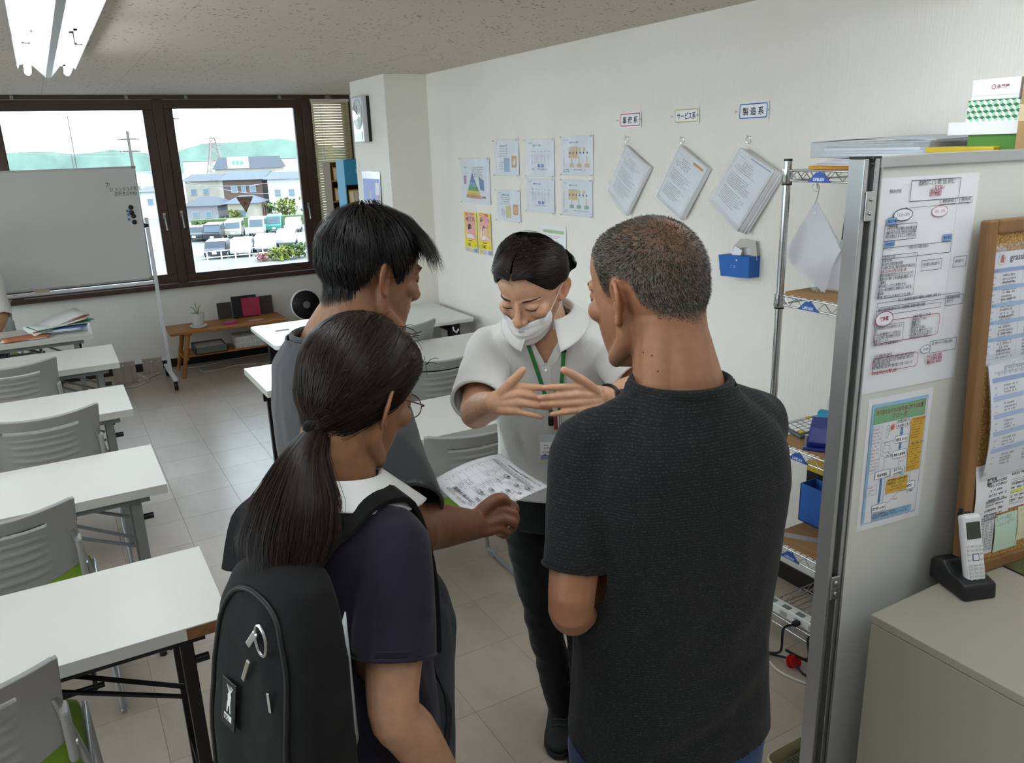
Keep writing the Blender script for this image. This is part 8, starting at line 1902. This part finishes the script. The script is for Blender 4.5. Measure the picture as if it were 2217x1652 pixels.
def tailp(a,b_,t,wob,ph):
    x=t*4; i=min(3,int(x)); f=x-i
    P0,P1,P2,P3=path[max(0,i-1)],path[i],path[i+1],path[min(4,i+2)]
    c=.5*((2*P1)+(P2-P0)*f+(2*P0-5*P1+4*P2-P3)*f*f+(-P0+3*P1-3*P2+P3)*f**3)
    w=WT[i]*(1-f)+WT[i+1]*f; d=DT[i]*(1-f)+DT[i+1]*f
    return c+cxr*(a*w+wob*math.sin(t*9+ph)*t)+cyr*(b_*d)
for k in range(4200):
    r=math.sqrt(rg.random()); th=rg.uniform(0,6.283); a,b_=r*math.cos(th)+rg.gauss(0,.08),r*math.sin(th); L_=rg.uniform(.62,1.)*(1-.12*abs(a)); wob=rg.gauss(0,.0035); ph=rg.uniform(0,6.28); pts=[tailp(a,b_,L_*i/13,wob,ph) for i in range(14)]; S.append((pts,[(-cyr+cxr*a*.7).normalized()]*14))
for k in range(36):  # flyaway hairs
    d0=scK.dirw(rg.uniform(-60,100),rg.uniform(20,95)); p0,n0=scK.at(d0,.02); v=(n0*.5+Vector((rg.gauss(0,.7),rg.gauss(0,.7),rg.gauss(0,.4)))).normalized(); L_=rg.uniform(.012,.034); S.append(([p0+v*L_*t-Vector((0,0,L_*.5))*t*t for t in (0,.35,.7,1.)],[-cyr]*4))
strand_mesh('dark_ponytail_hair',S,K_,.0012,base=((.003,.002,.002),(.030,.017,.012),(.085,.05,.028),.012),seed=8,taper=.3)
b=MB(); ts=[]
for i in range(9):
    row=[]
    for k in range(22): row.append(1)
core_=MB(); cpts=[tailp(0,0,.02+.86*i/10,0,0) for i in range(11)]; core_.tube(cpts,[.008,.013,.020,.026,.031,.034,.036,.035,.03,.02,.008],16,flat=.28,up=cyr); core_.build('ponytail_mass',M_kcap,K_)
tdir=(path[1]-tie).normalized()
M_tie=mat('black_hair_tie','#0b0c0f',.9,bump=.5,bs=200); u=tdir.orthogonal().normalized(); w=tdir.cross(u); ht=MB()
for q_ in (-.010,-.003,.004,.011): ht.tube([tie+tdir*(q_+.002*math.sin(3*a))+(u*math.cos(a)+w*math.sin(a))*(.0165+.001*math.sin(5*a+q_*300)) for a in [2*math.pi*k/26 for k in range(26)]],.0052,8,closed=True)
ht.build('hair_tie',M_tie,K_)
p_=[on_cloth(bvh_of(np.array([tuple(Vector(v)) for v in Vh])+np.array(K_.location),Fh),px,py,.021)[0] for px,py in ((696,724),(712,722),(728,723),(744,723))]
p_=[v-Vector(K_.location) for v in p_ if v is not None]
if len(p_)>2: MB().tube(p_,.0012,6).build('hair_pin',M_chrome,K_)
# glasses
gl=thing('eyeglasses','thin metal-rimmed eyeglasses worn by the person with the ponytail','glasses',K_.location)
M_gf=mat('bronze_wire','#6b4a44',.3,.8)
for s in (-1,1):
    c=HK@Vector((s*.031,.101,-.004)); R3=HK.to_3x3(); ex=(R3@Vector((1,-.18*s,0))).normalized(); ez=(R3@Vector((0,-.12,1))).normalized()
    ringp=[c+ex*math.cos(a)*.0245+ez*math.sin(a)*.018 for a in [2*math.pi*k/28 for k in range(28)]]
    MB().tube(ringp,.0009,6,closed=True).build('rim',M_gf,gl); b=MB(); b.add([tuple(v) for v in ringp],[tuple(range(28))]); b.build('lens',M_film,gl)
    MB().tube(spline([c+ex*s*.0245+ez*.004,HK@Vector((s*.066,.088,.004)),HK@Vector((s*.073,.03,.008)),HK@Vector((s*.076,-.012,.012)),HK@Vector((s*.078,-.03,-.012))],5),.0011,6).build('temple',M_gf,gl)
MB().tube([HK@Vector((-.008,.105,-.002)),HK@Vector((0,.108,.001)),HK@Vector((.008,.105,-.002))],.001,6).build('bridge',M_gf,gl)

# ---------------------------------------------------------------- backpack
bp=thing('backpack','black backpack with a white animal patch worn by the person with the ponytail','backpack',Vector(K_.location))
M_bp=fabric('black_canvas','#0c0c0d',.8,'plain',None,.03,scale=.6,bumpk=.8); M_bp2=fabric('black_webbing','#09090a',.85,'plain',None,.03)
M_zip=mat('zip_tape','#060606',.5)
def BPf(x,y,z): return FK@Vector((x,y,z))
b=MB(); R=[]
for z,cy,hw,hd in [(.74,-.172,.115,.050),(.77,-.180,.135,.066),(.84,-.182,.14,.071),(.94,-.178,.14,.068),(1.04,-.172,.138,.062),(1.14,-.163,.132,.055),(1.22,-.155,.118,.047),(1.27,-.147,.092,.038),(1.292,-.142,.05,.024)]: R.append((z,.06,cy,hw*.84,hd,3.2))
rings(b,R,36,3.2,FK); body_,Vb,Fb=garment('main_bag',b,.006,M_bp,bp,6,(.006,6,.7),[(f2(.10,-.30,1.12),f2(.05,-.33,.85),.03,-.006),(f2(.02,-.30,1.1),f2(.0,-.34,.85),.03,.006),(f2(-.09,-.3,1.1),f2(-.06,-.33,.8),.03,-.005)],seed=13)
b=MB(); rings(b,[(.72,.06,-.232,.09,.03,3.2),(.75,.06,-.242,.108,.038,3.2),(.86,.06,-.242,.112,.038,3.2),(.92,.06,-.236,.106,.028,3.2),(.94,.06,-.228,.095,.014,3.2)],30,3.2,FK); garment('front_pocket',b,.006,M_bp,bp,4,(.004,7,.8),(),seed=14)
bvB=bvh_of(Vb+np.array(bp.location),Fb)
def bsurf(x,z,off=.002):
    o=BPf(x,-.8,z)+Vector(bp.location); d=FK.to_3x3()@Vector((0,1,0)); h=bvB.ray_cast(o,d,1.); return (h[0]-Vector(bp.location)-d*off if h[0] is not None else BPf(x,-.3,z)),h[1]
# zip run over the top and sides, piping
zp=[(-.028,.95),(-.03,1.06),(-.024,1.16),(.0,1.235),(.035,1.262),(.08,1.262),(.115,1.235),(.137,1.16),(.143,1.06)]
Zp=[];Zn=[]
for x,z in [tuple(v[:2]) for v in [(p[0],p[1],0) for p in spline([(a,b_,0) for a,b_ in zp],5)]]:
    q_,n_=bsurf(x,z,.0015); Zp.append(q_); Zn.append((q_-BPf(0,-.22,z)).normalized())
MB().tube(Zp,.0042,8).build('zip',M_zip,bp); MB().tube([q_+n_*.001+Vector((0,0,-.014)) for q_,n_ in zip(Zp,Zn)],.0028,6).build('piping',M_bp2,bp)
Zq=[bsurf(x,z,.002)[0] for x,z in [(-.03,.975),(.0,.955),(.05,.95),(.10,.965),(.14,.985)]]; MB().tube(spline(Zq,4),.004,8).build('zip',M_zip,bp)
# patch with a white animal mark
pc_,pn_=bsurf(.025,1.10,.002); pn_=(FK.to_3x3()@Vector((-.12,-1,.18))).normalized(); pu=Vector((0,0,1)).cross(pn_).normalized(); pv=pn_.cross(pu)
Mp=frame_from(pc_+pn_*.002,pu,pv)
o=MB().bb(-.019,.019,-.034,.034,0,.0022).build('patch',mat('patch_rubber','#0a0a0a',.4),bp,bevel=.001); o.matrix_local=Mp
p=Print(.0026); w_='#dcdcdc'
p.poly([(-.004,-.012),(-.003,.0),(-.001,.006),(-.002,.014),(.001,.018),(.006,.018),(.008,.013),(.006,.002),(.008,-.012),(.005,-.012),(.004,-.002),(.001,-.002),(-.001,-.012)],w_)
for k in range(5): p.line([(.0015+.001*k,.018),(-.004+.004*k,.027)],w_,.0014)
p.rect(-.010,-.024,.011,-.015,w_); p.text(-.009,-.0225,.007,'FJALL','#111','LEFT',.0004,sx=.75)
q_=p.build(o,'patch_print')
# shoulder straps, lower straps, top loop
bvN=bvh_of(Vs+np.array(K_.location),Fs)
def nsurf(x,y,z,dirv,off):
    o=FK@Vector((x,y,z))+Vector(K_.location); d=(FK.to_3x3()@Vector(dirv)).normalized(); h=bvN.ray_cast(o+d*-.3,d,.6); return (h[0]-Vector(K_.location)-d*off) if h[0] is not None else None
for s in (-1,1):
    P=[BPf(.01+s*.065,-.14,1.23),BPf(.005+s*.075,-.105,1.292)]; Q=[FK.to_3x3()@Vector((0,-.7,.7)),FK.to_3x3()@Vector((0,-.4,.9))]
    for y in (-.06,-.02,.02,.06):
        v=nsurf(s*.08,y,1.25,(0,0,-1),.006)
        if v is not None: P.append(v); Q.append((FK.to_3x3()@Vector((s*.25,y*6,1))).normalized())
    for z in (1.2,1.12,1.05,.98):
        v=nsurf(s*.062,0,z,(0,-1,0),.006)
        if v is not None: P.append(v); Q.append((FK.to_3x3()@Vector((s*.2,1,.1))).normalized())
    P+= [BPf(s*.11,.10,.92),BPf(s*.152,.02,.86),BPf(s*.15,-.10,.80)]; Q+=[(FK.to_3x3()@Vector((s,.3,0))).normalized()]*3
    P2=spline(P,4); Q2=[]
    for i in range(len(P2)): k=min(len(Q)-1,i/4); a=int(k); Q2.append((Q[a].lerp(Q[min(a+1,len(Q)-1)],k-a)).normalized())
    cutn=int(len(P2)*.72); band('shoulder_strap',P2[:cutn],Q2[:cutn],.062,.010,M_bp2,bp); band('webbing_strap',P2[cutn-1:],Q2[cutn-1:],.026,.003,M_bp2,bp)
MB().tube(spline([BPf(-.015,-.13,1.26),BPf(-.01,-.13,1.29),BPf(.05,-.13,1.29),BPf(.055,-.13,1.26)],6),.006,8).build('top_loop',M_bp2,bp)
# papers showing at the side
MB().grid(lambda u,v:BPf(.150+.010*math.sin(v*3)*u,-.118-.018*u,1.03+.20*v-.03*u),4,8).build('paper_edge',mat('side_paper','#b9c0c2',.7),bp,solid=.002)
# carabiner, keys and pullers
ca=[Vector((math.cos(a)*.011,0,math.sin(a)*.022)) for a in [2*math.pi*k/20 for k in range(20)]]
kc=bsurf(.10,1.22,.012)[0]; MB().tube([kc+FK.to_3x3()@v for v in ca],.0022,7,closed=True).build('carabiner',M_steel,bp)
k2=bsurf(.08,1.215,.008)[0]; MB().box(k2,(.010,.004,.035),(FK.to_3x3())@Matrix.Rotation(.7,3,'Y')).build('whistle',M_chrome,bp,bevel=.002)
k3=bsurf(.065,1.165,.006)[0]; MB().box(k3,(.007,.003,.042),(FK.to_3x3())@Matrix.Rotation(.5,3,'Y')).build('key_tag',mat('pewter','#a39e92',.4,.7),bp,bevel=.001)
k4=bsurf(.115,1.14,.004)[0]; MB().box(k4,(.005,.003,.03),FK.to_3x3()).build('zip_puller',M_chrome,bp,bevel=.001)
k5=bsurf(-.025,.94,.006)[0]; MB().box(k5,(.006,.004,.035),FK.to_3x3()).cyl(k5+Vector((0,0,.02)),k5+Vector((0,0,.032)),.004).build('zip_puller',M_chrome,bp)
MB().tube([bsurf(-.03,.98,.006)[0],BPf(-.065,-.22,.94),BPf(-.058,-.235,.89)],.008,6,flat=.3).build('side_strap',M_bp2,bp)

# ---------------------------------------------------------------- seated figure at the left edge
P_=person('seated person in a white short-sleeved shirt at the left edge, behind the far table',(-.56,6.74,0)); FP=local_frame((0,0,0),-90)
pl_=lambda px,py,d: loc(P_,AD(px,py,d))
HP=headmat(FP@Vector((0,.06,1.30)),-90,10,0,1.0); nk=MB(); limb(nk,[HP@Vector((0,-.03,-.04)),FP@Vector((0,.01,1.12)),FP@Vector((0,0,1.04))],[.056,.056,.08],16)
eL=pl_(4,690,5.62); sL=FP@Vector((-.165,.01,1.02)); wL=pl_(-22,738,5.45); sR=FP@Vector((.165,.01,1.02)); eR=FP@Vector((.21,.06,.78)); wR=FP@Vector((.12,.27,.735))
arms=MB()
for a,e,w in ((sL,eL,wL),(sR,eR,wR)):
    limb(arms,[a,a.lerp(e,.5),e,w],[.048,.044,.038,.027],14); dv=(w-e).normalized(); up=Vector((0,0,1)); ac=dv.cross(up).normalized(); kn=[w+dv*.075+ac*(.028-.019*i) for i in range(4)]; hand(arms,w,kn,[k_+dv*.07-up*.012 for k_ in kn],[w+ac*.03+dv*.02,w+ac*.05+dv*.05,w+ac*.05+dv*.08],up)
rings(arms,[(z,0,0,w,d) for z,w,d in [(.46,.15,.11),(.7,.14,.1),(.95,.15,.1),(1.03,.13,.08),(1.08,.07,.06)]],20,2.2,FP)
for s in (-1,1): limb(arms,[FP@Vector((s*.09,0,.50)),FP@Vector((s*.10,.40,.49)),FP@Vector((s*.10,.40,.09))],[.07,.055,.035],14)
Vh,Fh,Eh=remesh(join(xf(head_shapes(),HP),nk,arms),.006,2); skin_obj('body',Vh,Fh,M_skin,P_,np.tile(np.array(lin('#b98a68')),(len(Vh),1)))
b=MB(); rings(b,[(.44,0,0,.175,.13),(.6,0,0,.165,.12),(.8,0,0,.168,.118),(.95,0,0,.175,.112),(1.02,0,0,.155,.095),(1.06,0,0,.11,.08),(1.085,0,0,.075,.068),(1.11,0,0,.068,.065)],28,2.4,FP)
for a,e in ((sL,eL),(sR,eR)): limb(b,[a.lerp(FP@Vector((0,0,1.0)),.35),a,a.lerp(e,.5),a.lerp(e,.9),a.lerp(e,1.05)],[.055,.06,.064,.066,.066],16)
garment('white_shirt',b,.009,M_polo,P_,5,(.004,8,.6),(),seed=16,planes=[(a.lerp(e,.92),(e-a).normalized(),.1) for a,e in ((sL,eL),(sR,eR))]+[((0,0,1.1),(0,0,1.),.12)])
b=MB(); rings(b,[(.42,0,0,.17,.125),(.50,0,0,.17,.125),(.56,0,0,.16,.115)],24,2.4,FP)
for s in (-1,1): limb(b,[FP@Vector((s*.09,.03,.50)),FP@Vector((s*.10,.42,.49)),FP@Vector((s*.10,.41,.06))],[.085,.07,.055],14)
garment('trousers',b,.010,M_bt,P_,4,(.004,8,.6),(),seed=17)
for s in (-1,1): shoe(s,None,FP@Vector((s*.10,.42,0)),-90,P_,M_black,M_sole)
scP=Scalp(HP,*remesh(xf(head_shapes(ears=False),HP),.008,2)[:2]); hair_cap(scP,lineG,lambda a,e:.014,'hair_mass',P_,M_hcap)
chair((-.56,6.77,0),math.pi,'grey chair under the seated figure at the left edge')
ax=(wL-eL).normalized(); wc_=wL-ax*.02; u=ax.orthogonal().normalized(); w=ax.cross(u); wb_=thing('wristband','black wristband on the arm at the left edge of the picture','wristband',Vector(P_.location)+wc_); MB().tube([(u*math.cos(a)+w*math.sin(a))*.030 for a in [2*math.pi*k/20 for k in range(20)]],.012,8,closed=True,flat=.4).build('band',M_black,wb_)
cable('thin black cable hanging over the front of the far table at the left edge',[AD(2,731,5.55),AD(14,729,5.5),AD(22,733,5.45),AD(20,748,5.42),AD(16,765,5.42),AD(13,790,5.45)],.004,M_black)
# ================================================================ the town outside
GZ=-6.6
def G(px,py): return AZ(px,py,GZ)
b=MB().add([(-300,YF+1.5,GZ),(400,YF+1.5,GZ),(400,900,GZ),(-300,900,GZ)],[(0,1,2,3)]); tag(struct(b.build('ground',mat('asphalt','#74736f',.9,var=.2,vs=.3))),'pale street and car park below the windows')
M_hill=mat('hill_woods','#71897f',.95,var=.4,vs=.06)
def hill(label,pts,d,dz):
    base=[AD(px,345,d) for px,py in pts]; top=[AD(px,py,d) for px,py in pts]; n=len(pts); b=MB(); vs=[]
    for a,t_ in zip(base,top):
        back=Vector((a.x,a.y,0)).normalized()*dz
        vs+=[(a.x,a.y,GZ),tuple(t_),(t_.x+back.x,t_.y+back.y,t_.z*.9),(a.x+back.x*2,a.y+back.y*2,GZ)]
    fs=[]
    for i in range(n-1):
        for k in range(3): fs.append((i*4+k,i*4+k+4,i*4+k+5,i*4+k+1))
    fs+=[(0,1,2,3),tuple((n-1)*4+k for k in (3,2,1,0))]
    b.add(vs,fs,0,True); o=b.build('hill',M_hill); tag(o,label,'hill'); return o
hill('wooded hill on the horizon seen through the right window',[(330,345),(380,330),(400,322),(435,312),(470,310),(520,307),(560,304),(590,300),(620,301),(640,306),(700,315),(800,330)],420,60)
hill('low distant wooded ridge seen through the left window',[(-200,340),(-40,333),(20,331),(70,328),(110,329),(160,334),(200,330),(240,324),(300,328),(350,338)],520,60)
def block(name,label,cat,p0,p1,pybase,depth,m,roofm=None,roof='flat',win=None,wm=None):
    g0=G(p0[0],pybase); g1=G(p1[0],pybase); d=(proj(g0)[2]+proj(g1)[2])/2
    a=AD(p0[0],p0[1],d); c=AD(p1[0],p1[1],d); w=(c-a).length if False else math.hypot(c.x-a.x,c.y-a.y)
    ang=math.atan2(c.y-a.y,c.x-a.x); mid=Vector(((a.x+c.x)/2,(a.y+c.y)/2,GZ)); hh=(a.z+c.z)/2-GZ
    t=thing(name,label,cat,mid,ang); MB().bb(-w/2,w/2,0,depth,0,hh).build('wall',m,t)
    if roof=='gable':
        o_=.5; rh=w*.18
        MB().add([(-w/2-o_,-o_,hh-.1),(w/2+o_,-o_,hh-.1),(w/2+o_,depth+o_,hh-.1),(-w/2-o_,depth+o_,hh-.1),(-w/2-o_*.6,depth/2,hh+rh),(w/2+o_*.6,depth/2,hh+rh)],[(0,1,5,4),(2,3,4,5),(0,4,3),(1,2,5),(0,3,2,1)]).build('roof',roofm,t)
    elif roof=='hip':
        o_=.5; rh=w*.22
        MB().add([(-w/2-o_,-o_,hh-.1),(w/2+o_,-o_,hh-.1),(w/2+o_,depth+o_,hh-.1),(-w/2-o_,depth+o_,hh-.1),(-w/4,depth/2,hh+rh),(w/4,depth/2,hh+rh)],[(0,1,5,4),(2,3,4,5),(0,4,3),(1,2,5),(0,3,2,1)]).build('roof',roofm,t)
    else: MB().bb(-w/2-.2,w/2+.2,-.2,depth+.2,hh,hh+.3).build('roof',roofm or m,t)
    for (x,z,ww,wh) in win or []:
        f=MB().box((x*w,-.03,z*hh),(ww*w,.08,wh*hh)).build('window',wm or M_wfr,t); MB().box((x*w,-.075,z*hh),(ww*w*.86,.02,wh*hh*.86)).build('pane',M_wpane,f)
    t['w']=w; t['hh']=hh; return t
M_wfr=mat('house_window_frame','#8f9297',.5); M_wpane=mat('house_pane','#5d6d78',.2)
M_hw=mat('house_wall_cream','#8f8a7e',.8); M_hb=mat('house_wall_brown','#4f3f38',.8); M_hg=mat('house_wall_grey','#77777c',.8); M_rt=mat('grey_tile_roof','#3d4250',.6,bump=.6,bs=4,stretch=(1,1,1)); M_rd=mat('dark_roof','#33363f',.6); M_fac=mat('factory_white','#a9acae',.7); M_fr=mat('factory_roof','#565d62',.6)
block('factory','long white factory hall with lettering on its sign before the hills','building',(395,348),(655,345),380,30,M_fac,M_fr)
sg=AD(513,338,150); fs_=thing('factory_sign','white rooftop sign board with green letters on the factory','sign',(sg.x,sg.y,sg.z-1.6),math.radians(-20)); MB().bb(-1.9,1.9,0,.5,-.6,1.5).build('board',M_fac,fs_); pr=Print(.05); pr.text(0,.1,.9,'P E A','#3f8a7a','CENTER',.05); o=pr.build(fs_); o.matrix_local=frame_from((0,-.06,0),(1,0,0),(0,0,1))
block('warehouse','white warehouse seen above the whiteboard through the left window','building',(20,345),(205,341),372,26,M_fac,M_fr,win=[(-.3,.5,.1,.3),(-.1,.5,.1,.3),(.1,.5,.1,.3),(.3,.5,.1,.3)])
block('warehouse','low white hall at the right of the left window above the whiteboard','building',(205,338),(330,336),366,22,M_fac,M_fr,win=[(-.25,.5,.12,.3),(.1,.5,.12,.3)])
block('house','long dark-roofed house in the second row behind the tiled house','house',(465,366),(595,362),405,9,M_hw,M_rd,'gable')
block('house','brown two-storey house with a grey tiled roof in the middle of the right window','house',(481,390),(566,385),466,8,M_hb,M_rt,'gable',win=[(-.22,.72,.16,.2),(.02,.72,.12,.2),(.25,.72,.16,.2),(-.2,.25,.2,.25),(.2,.25,.2,.25)])
block('house','house with solar panels on its roof at the left of the right window','house',(400,392),(466,389),462,8,M_hw,M_rd,'gable',win=[(-.25,.65,.2,.2),(.15,.65,.2,.2)])
block('house','white-walled house at the right edge of the right window','house',(578,388),(645,383),466,8,M_fac,M_rt,'gable',win=[(-.2,.6,.2,.2),(.25,.6,.2,.2)])
block('house','low house with a hipped grey roof at the lower left of the right window','house',(400,446),(470,442),480,6,M_hg,M_rd,'hip',win=[(-.2,.4,.2,.4),(.2,.4,.2,.4)])
block('house','pale low house below the triangular sticker','house',(492,440),(552,437),478,5,M_hw,M_rt,'hip',win=[(0,.4,.3,.4)])
block('house','small house in the gap between whiteboard and window frame','house',(300,415),(345,412),475,7,M_fac,M_rt,'gable',win=[(0,.6,.3,.25)])
# solar panels
# street furniture
M_pole=mat('concrete_pole','#4a4743',.85)
def pole(label,px,pyt,pyb,r,arms):
    g=G(px,pyb); d=proj(g)[2]; top=AD(px,pyt,d); t=thing('utility_pole',label,'pole',(g.x,g.y,GZ)); h_=top.z-GZ
    MB().cyl((0,0,0),(0,0,h_),r,r*.7,10).build('mast',M_pole,t)
    for z,w in arms: MB().box((0,0,h_-z),(w,.12,.12)).build('cross_arm',M_pole,t); MB().cyl((w*.4,0,h_-z),(w*.4,0,h_-z+.4),.08).build('insulator',M_white,t); MB().cyl((-w*.4,0,h_-z),(-w*.4,0,h_-z+.4),.08).build('insulator',M_white,t)
    return t,h_
pole('tall concrete utility pole at the left edge of the right window',408,120,560,.2,[(4.5,1.6),(5.3,1.6)])
pole('concrete utility pole seen between whiteboard and window frame',322,285,575,.15,[(.6,1.5),(1.5,1.5)])
pole('slender lamp pole in the left window above the whiteboard',178,252,430,.14,[(.4,1.2)])
pole('short utility pole with a cross arm left of the lamp pole',168,294,410,.12,[(.3,2.4)])
M_tw=mat('pylon_steel','#7c6f6b',.6)
g=AD(466,345,240); tw=thing('transmission_pylon','lattice transmission pylon standing before the hill','pylon',(g.x,g.y,GZ)); tz=AD(466,296,240).z-GZ; b=MB()
for sx in (-1,1):
    for sy in (-1,1): b.cyl((sx*3,sy*3,0),(sx*.5,sy*.5,tz),.16,n=5)
for k in range(7):
    f0,f1=k/7,(k+1)/7; w0,w1=3-2.5*f0,3-2.5*f1
    for s in (-1,1): b.cyl((-w0,s*w0,tz*f0),(w1,s*w1,tz*f1),.09,n=4).cyl((w0,s*w0,tz*f0),(-w1,s*w1,tz*f1),.09,n=4)
b.build('lattice',M_tw,tw); MB().box((0,0,tz*.86),(7,.3,.3)).box((0,0,tz*.96),(5,.3,.3)).build('cross_arm',M_tw,tw)
# cars
M_tire=mat('tyre','#222222',.8); M_cglass=mat('car_glass','#39454f',.15)
def car(label,px,py,col,a,kind='sedan'):
    g=G(px,py); t=thing('parked_car',label,'car',(g.x,g.y,GZ),a,'cars parked in the lot below the windows'); L,Wd=(4.0,1.7) if kind!='van' else (3.6,1.6); H=1.45 if kind=='sedan' else (1.75 if kind=='mini' else 1.9)
    m=mat('car_paint_'+col.strip('#'),col,.3,.1)
    pr_=[(-L/2,.35),(L/2,.35),(L/2,.75),(L*.38,.9),(L*.2,H-.04),(-L*.38,H),(-L/2+.1,.95)] if kind=='sedan' else [(-L/2,.35),(L/2,.35),(L/2,.9),(L*.42,1.0),(L*.28,H-.03),(-L*.46,H),(-L/2,1.0)]
    MB().prism(pr_,Wd,(0,Wd/2,0),(1,0,0),(0,0,1)).build('body',m,t,bevel=.08)
    MB().prism([(L*.36,.93),(L*.22,H-.14),(L*.19,H-.12),(L*.30,.93)] if kind=='sedan' else [(L*.425,1.02),(L*.3,H-.16),(L*.27,H-.16),(L*.37,1.02)],Wd*.86,(.03,Wd*.43,0),(1,0,0),(0,0,1)).build('windscreen',M_cglass,t)
    MB().box((-L*.08,0,(H+.95)/2),(L*.5,Wd+.02,(H-.95)*.62)).build('side_windows',M_cglass,t)
    MB().prism([(-L*.46,1.0),(-L*.40,H-.12),(-L*.43,H-.12),(-L/2-.005,1.0)],Wd*.8,(-.02,Wd*.4,0),(1,0,0),(0,0,1)).build('rear_window',M_cglass,t)
    for sx in (-1,1):
        for sy in (-1,1): MB().cyl((sx*L*.31,sy*(Wd/2-.12),.31),(sx*L*.31,sy*(Wd/2+.01),.31),.31,n=14).build('wheel',M_tire,t)
    MB().box((L/2+.005,0,.55),(.03,.35,.18)).build('number_plate',M_white,t)
    return t
av=math.radians(-108)
for lab,px,py,col,kind in [('dark grey car at the left of the front row of the car park',473,556,'#23262e','sedan'),('silver white car second in the front row of the car park',527,552,'#8f9296','sedan'),('white car third in the front row of the car park',577,543,'#9a9ca0','sedan'),('white compact car at the right of the front row',623,530,'#9c9c9c','sedan'),('charcoal wagon at the left of the rear row',466,521,'#1d2026','mini'),('white and orange minivan in the rear row',510,512,'#9a968e','mini'),('large white van in the rear row',560,509,'#a0a0a0','van'),('turquoise minibus in the rear row',597,502,'#34766a','van'),('white car at the right end of the rear row',637,500,'#9a9a9e','sedan'),('dark car partly behind the utility pole',428,520,'#2c3036','sedan')]: car(lab,px,py,col,av,kind)
# planting
M_fol=mat('shrub_foliage','#4c6332',.9,var=.4,vs=2)
def shrub(label,px,py,w,h_,m=None,seed=1,cat='shrub'):
    g=G(px,py); t=thing('garden_shrub',label,cat,(g.x,g.y,GZ)); rs=random.Random(seed); b=MB()
    for k in range(120):
        c=Vector((rs.gauss(0,w*.35),rs.gauss(0,w*.35),h_*(.15+.8*rs.random())))
        for q in range(3):
            d=Vector((rs.gauss(0,1),rs.gauss(0,1),rs.gauss(0,1))).normalized(); e=d.cross(Vector((0,0,1))).normalized() if abs(d.z)<.99 else Vector((1,0,0)); s=w*.16
            b.add([c-d*s,c+e*s*.6,c+d*s,c-e*s*.6],[(0,1,2,3)])
    b.build('foliage',m or M_fol,t); MB().cyl((0,0,0),(0,0,h_*.6),.1,.05,6).build('stem',mat('bark','#6a5648',.9),t); return t
M_yel=mat('yellow_green_foliage','#747c36',.9,var=.3,vs=2)
for i,(lab,px,py,w,h_,m) in enumerate([('yellow green shrub before the tiled house',512,478,1.32,1.43,M_yel),('round green shrub beside the wooden fence',580,470,1.80,1.95,None),('tall yellowish bush at the right of the houses',622,470,2.04,2.73,M_yel),('green bush at the left below the hipped roof',440,500,1.44,1.04,None),('flowering shrub bed at the bottom of the right window',610,562,1.56,1.04,M_yel),('dark red shrub at the bottom of the right window',570,566,0.72,0.65,mat('red_foliage','#8a5a58',.9)),('green shrub at the bottom right of the right window',648,558,1.32,1.17,None),('yellow shrub seen between whiteboard and window frame',305,470,1.44,1.69,M_yel)]): shrub(lab,px,py,w,h_,m,i+1)
a,c=G(416,498),G(680,484); hd=thing('clipped_hedge','long low clipped hedge behind the parked cars','hedge',((a.x+c.x)/2,(a.y+c.y)/2,GZ),math.atan2(c.y-a.y,c.x-a.x)); MB().bb(-(c-a).length/2,(c-a).length/2,0,1.2,0,1.1).build('foliage',mat('hedge_green','#4d5f38',.95,bump=1,bs=3,var=.4,vs=3),hd)
a,c=G(420,578),G(600,560); fc=thing('parking_railing','pale railing along the front of the car park','railing',((a.x+c.x)/2,(a.y+c.y)/2,GZ),math.atan2(c.y-a.y,c.x-a.x)); Lf=(c-a).length
for k in range(7): MB().cyl((-Lf/2+Lf*k/6,0,0),(-Lf/2+Lf*k/6,0,1.1),.05,n=6).build('post',M_white,fc)
for z in (.6,1.08): MB().cyl((-Lf/2,0,z),(Lf/2,0,z),.035,n=6).build('rail',M_white,fc)
a,c=G(540,474),G(582,471); fw_=thing('wooden_fence','brown board fence beside the tiled house','fence',((a.x+c.x)/2,(a.y+c.y)/2,GZ),math.atan2(c.y-a.y,c.x-a.x)); Lf=(c-a).length
M_bf=mat('fence_boards','#5f4d43',.8); f0=None
for k in range(9): MB().bb(-Lf/2+Lf*k/9,-Lf/2+Lf*(k+.75)/9,0,.08,0,2).build('board',M_bf,fw_)
# power lines
def wire(label,pts): o=MB().tube(spline(pts,6),.02,4).build('power_line',mat('wire','#7a7a80',.6)); tag(o,label,'wire')
A=AD(380,400,62); B=AD(650,385,75); wire('power line crossing the right window before the roofs',[A,(A+B)/2-Vector((0,0,.4)),B])
A=AD(-20,318,80); B=AD(340,330,70); wire('power line crossing the left window',[A,(A+B)/2-Vector((0,0,.3)),B])
A=AD(-20,324,80); B=AD(340,338,70); wire('second power line crossing the left window below the first',[A,(A+B)/2-Vector((0,0,.3)),B])
A=AD(405,395,62); B=AD(650,418,70); wire('lower power line crossing the right window at the sticker',[A,(A+B)/2-Vector((0,0,.4)),B])
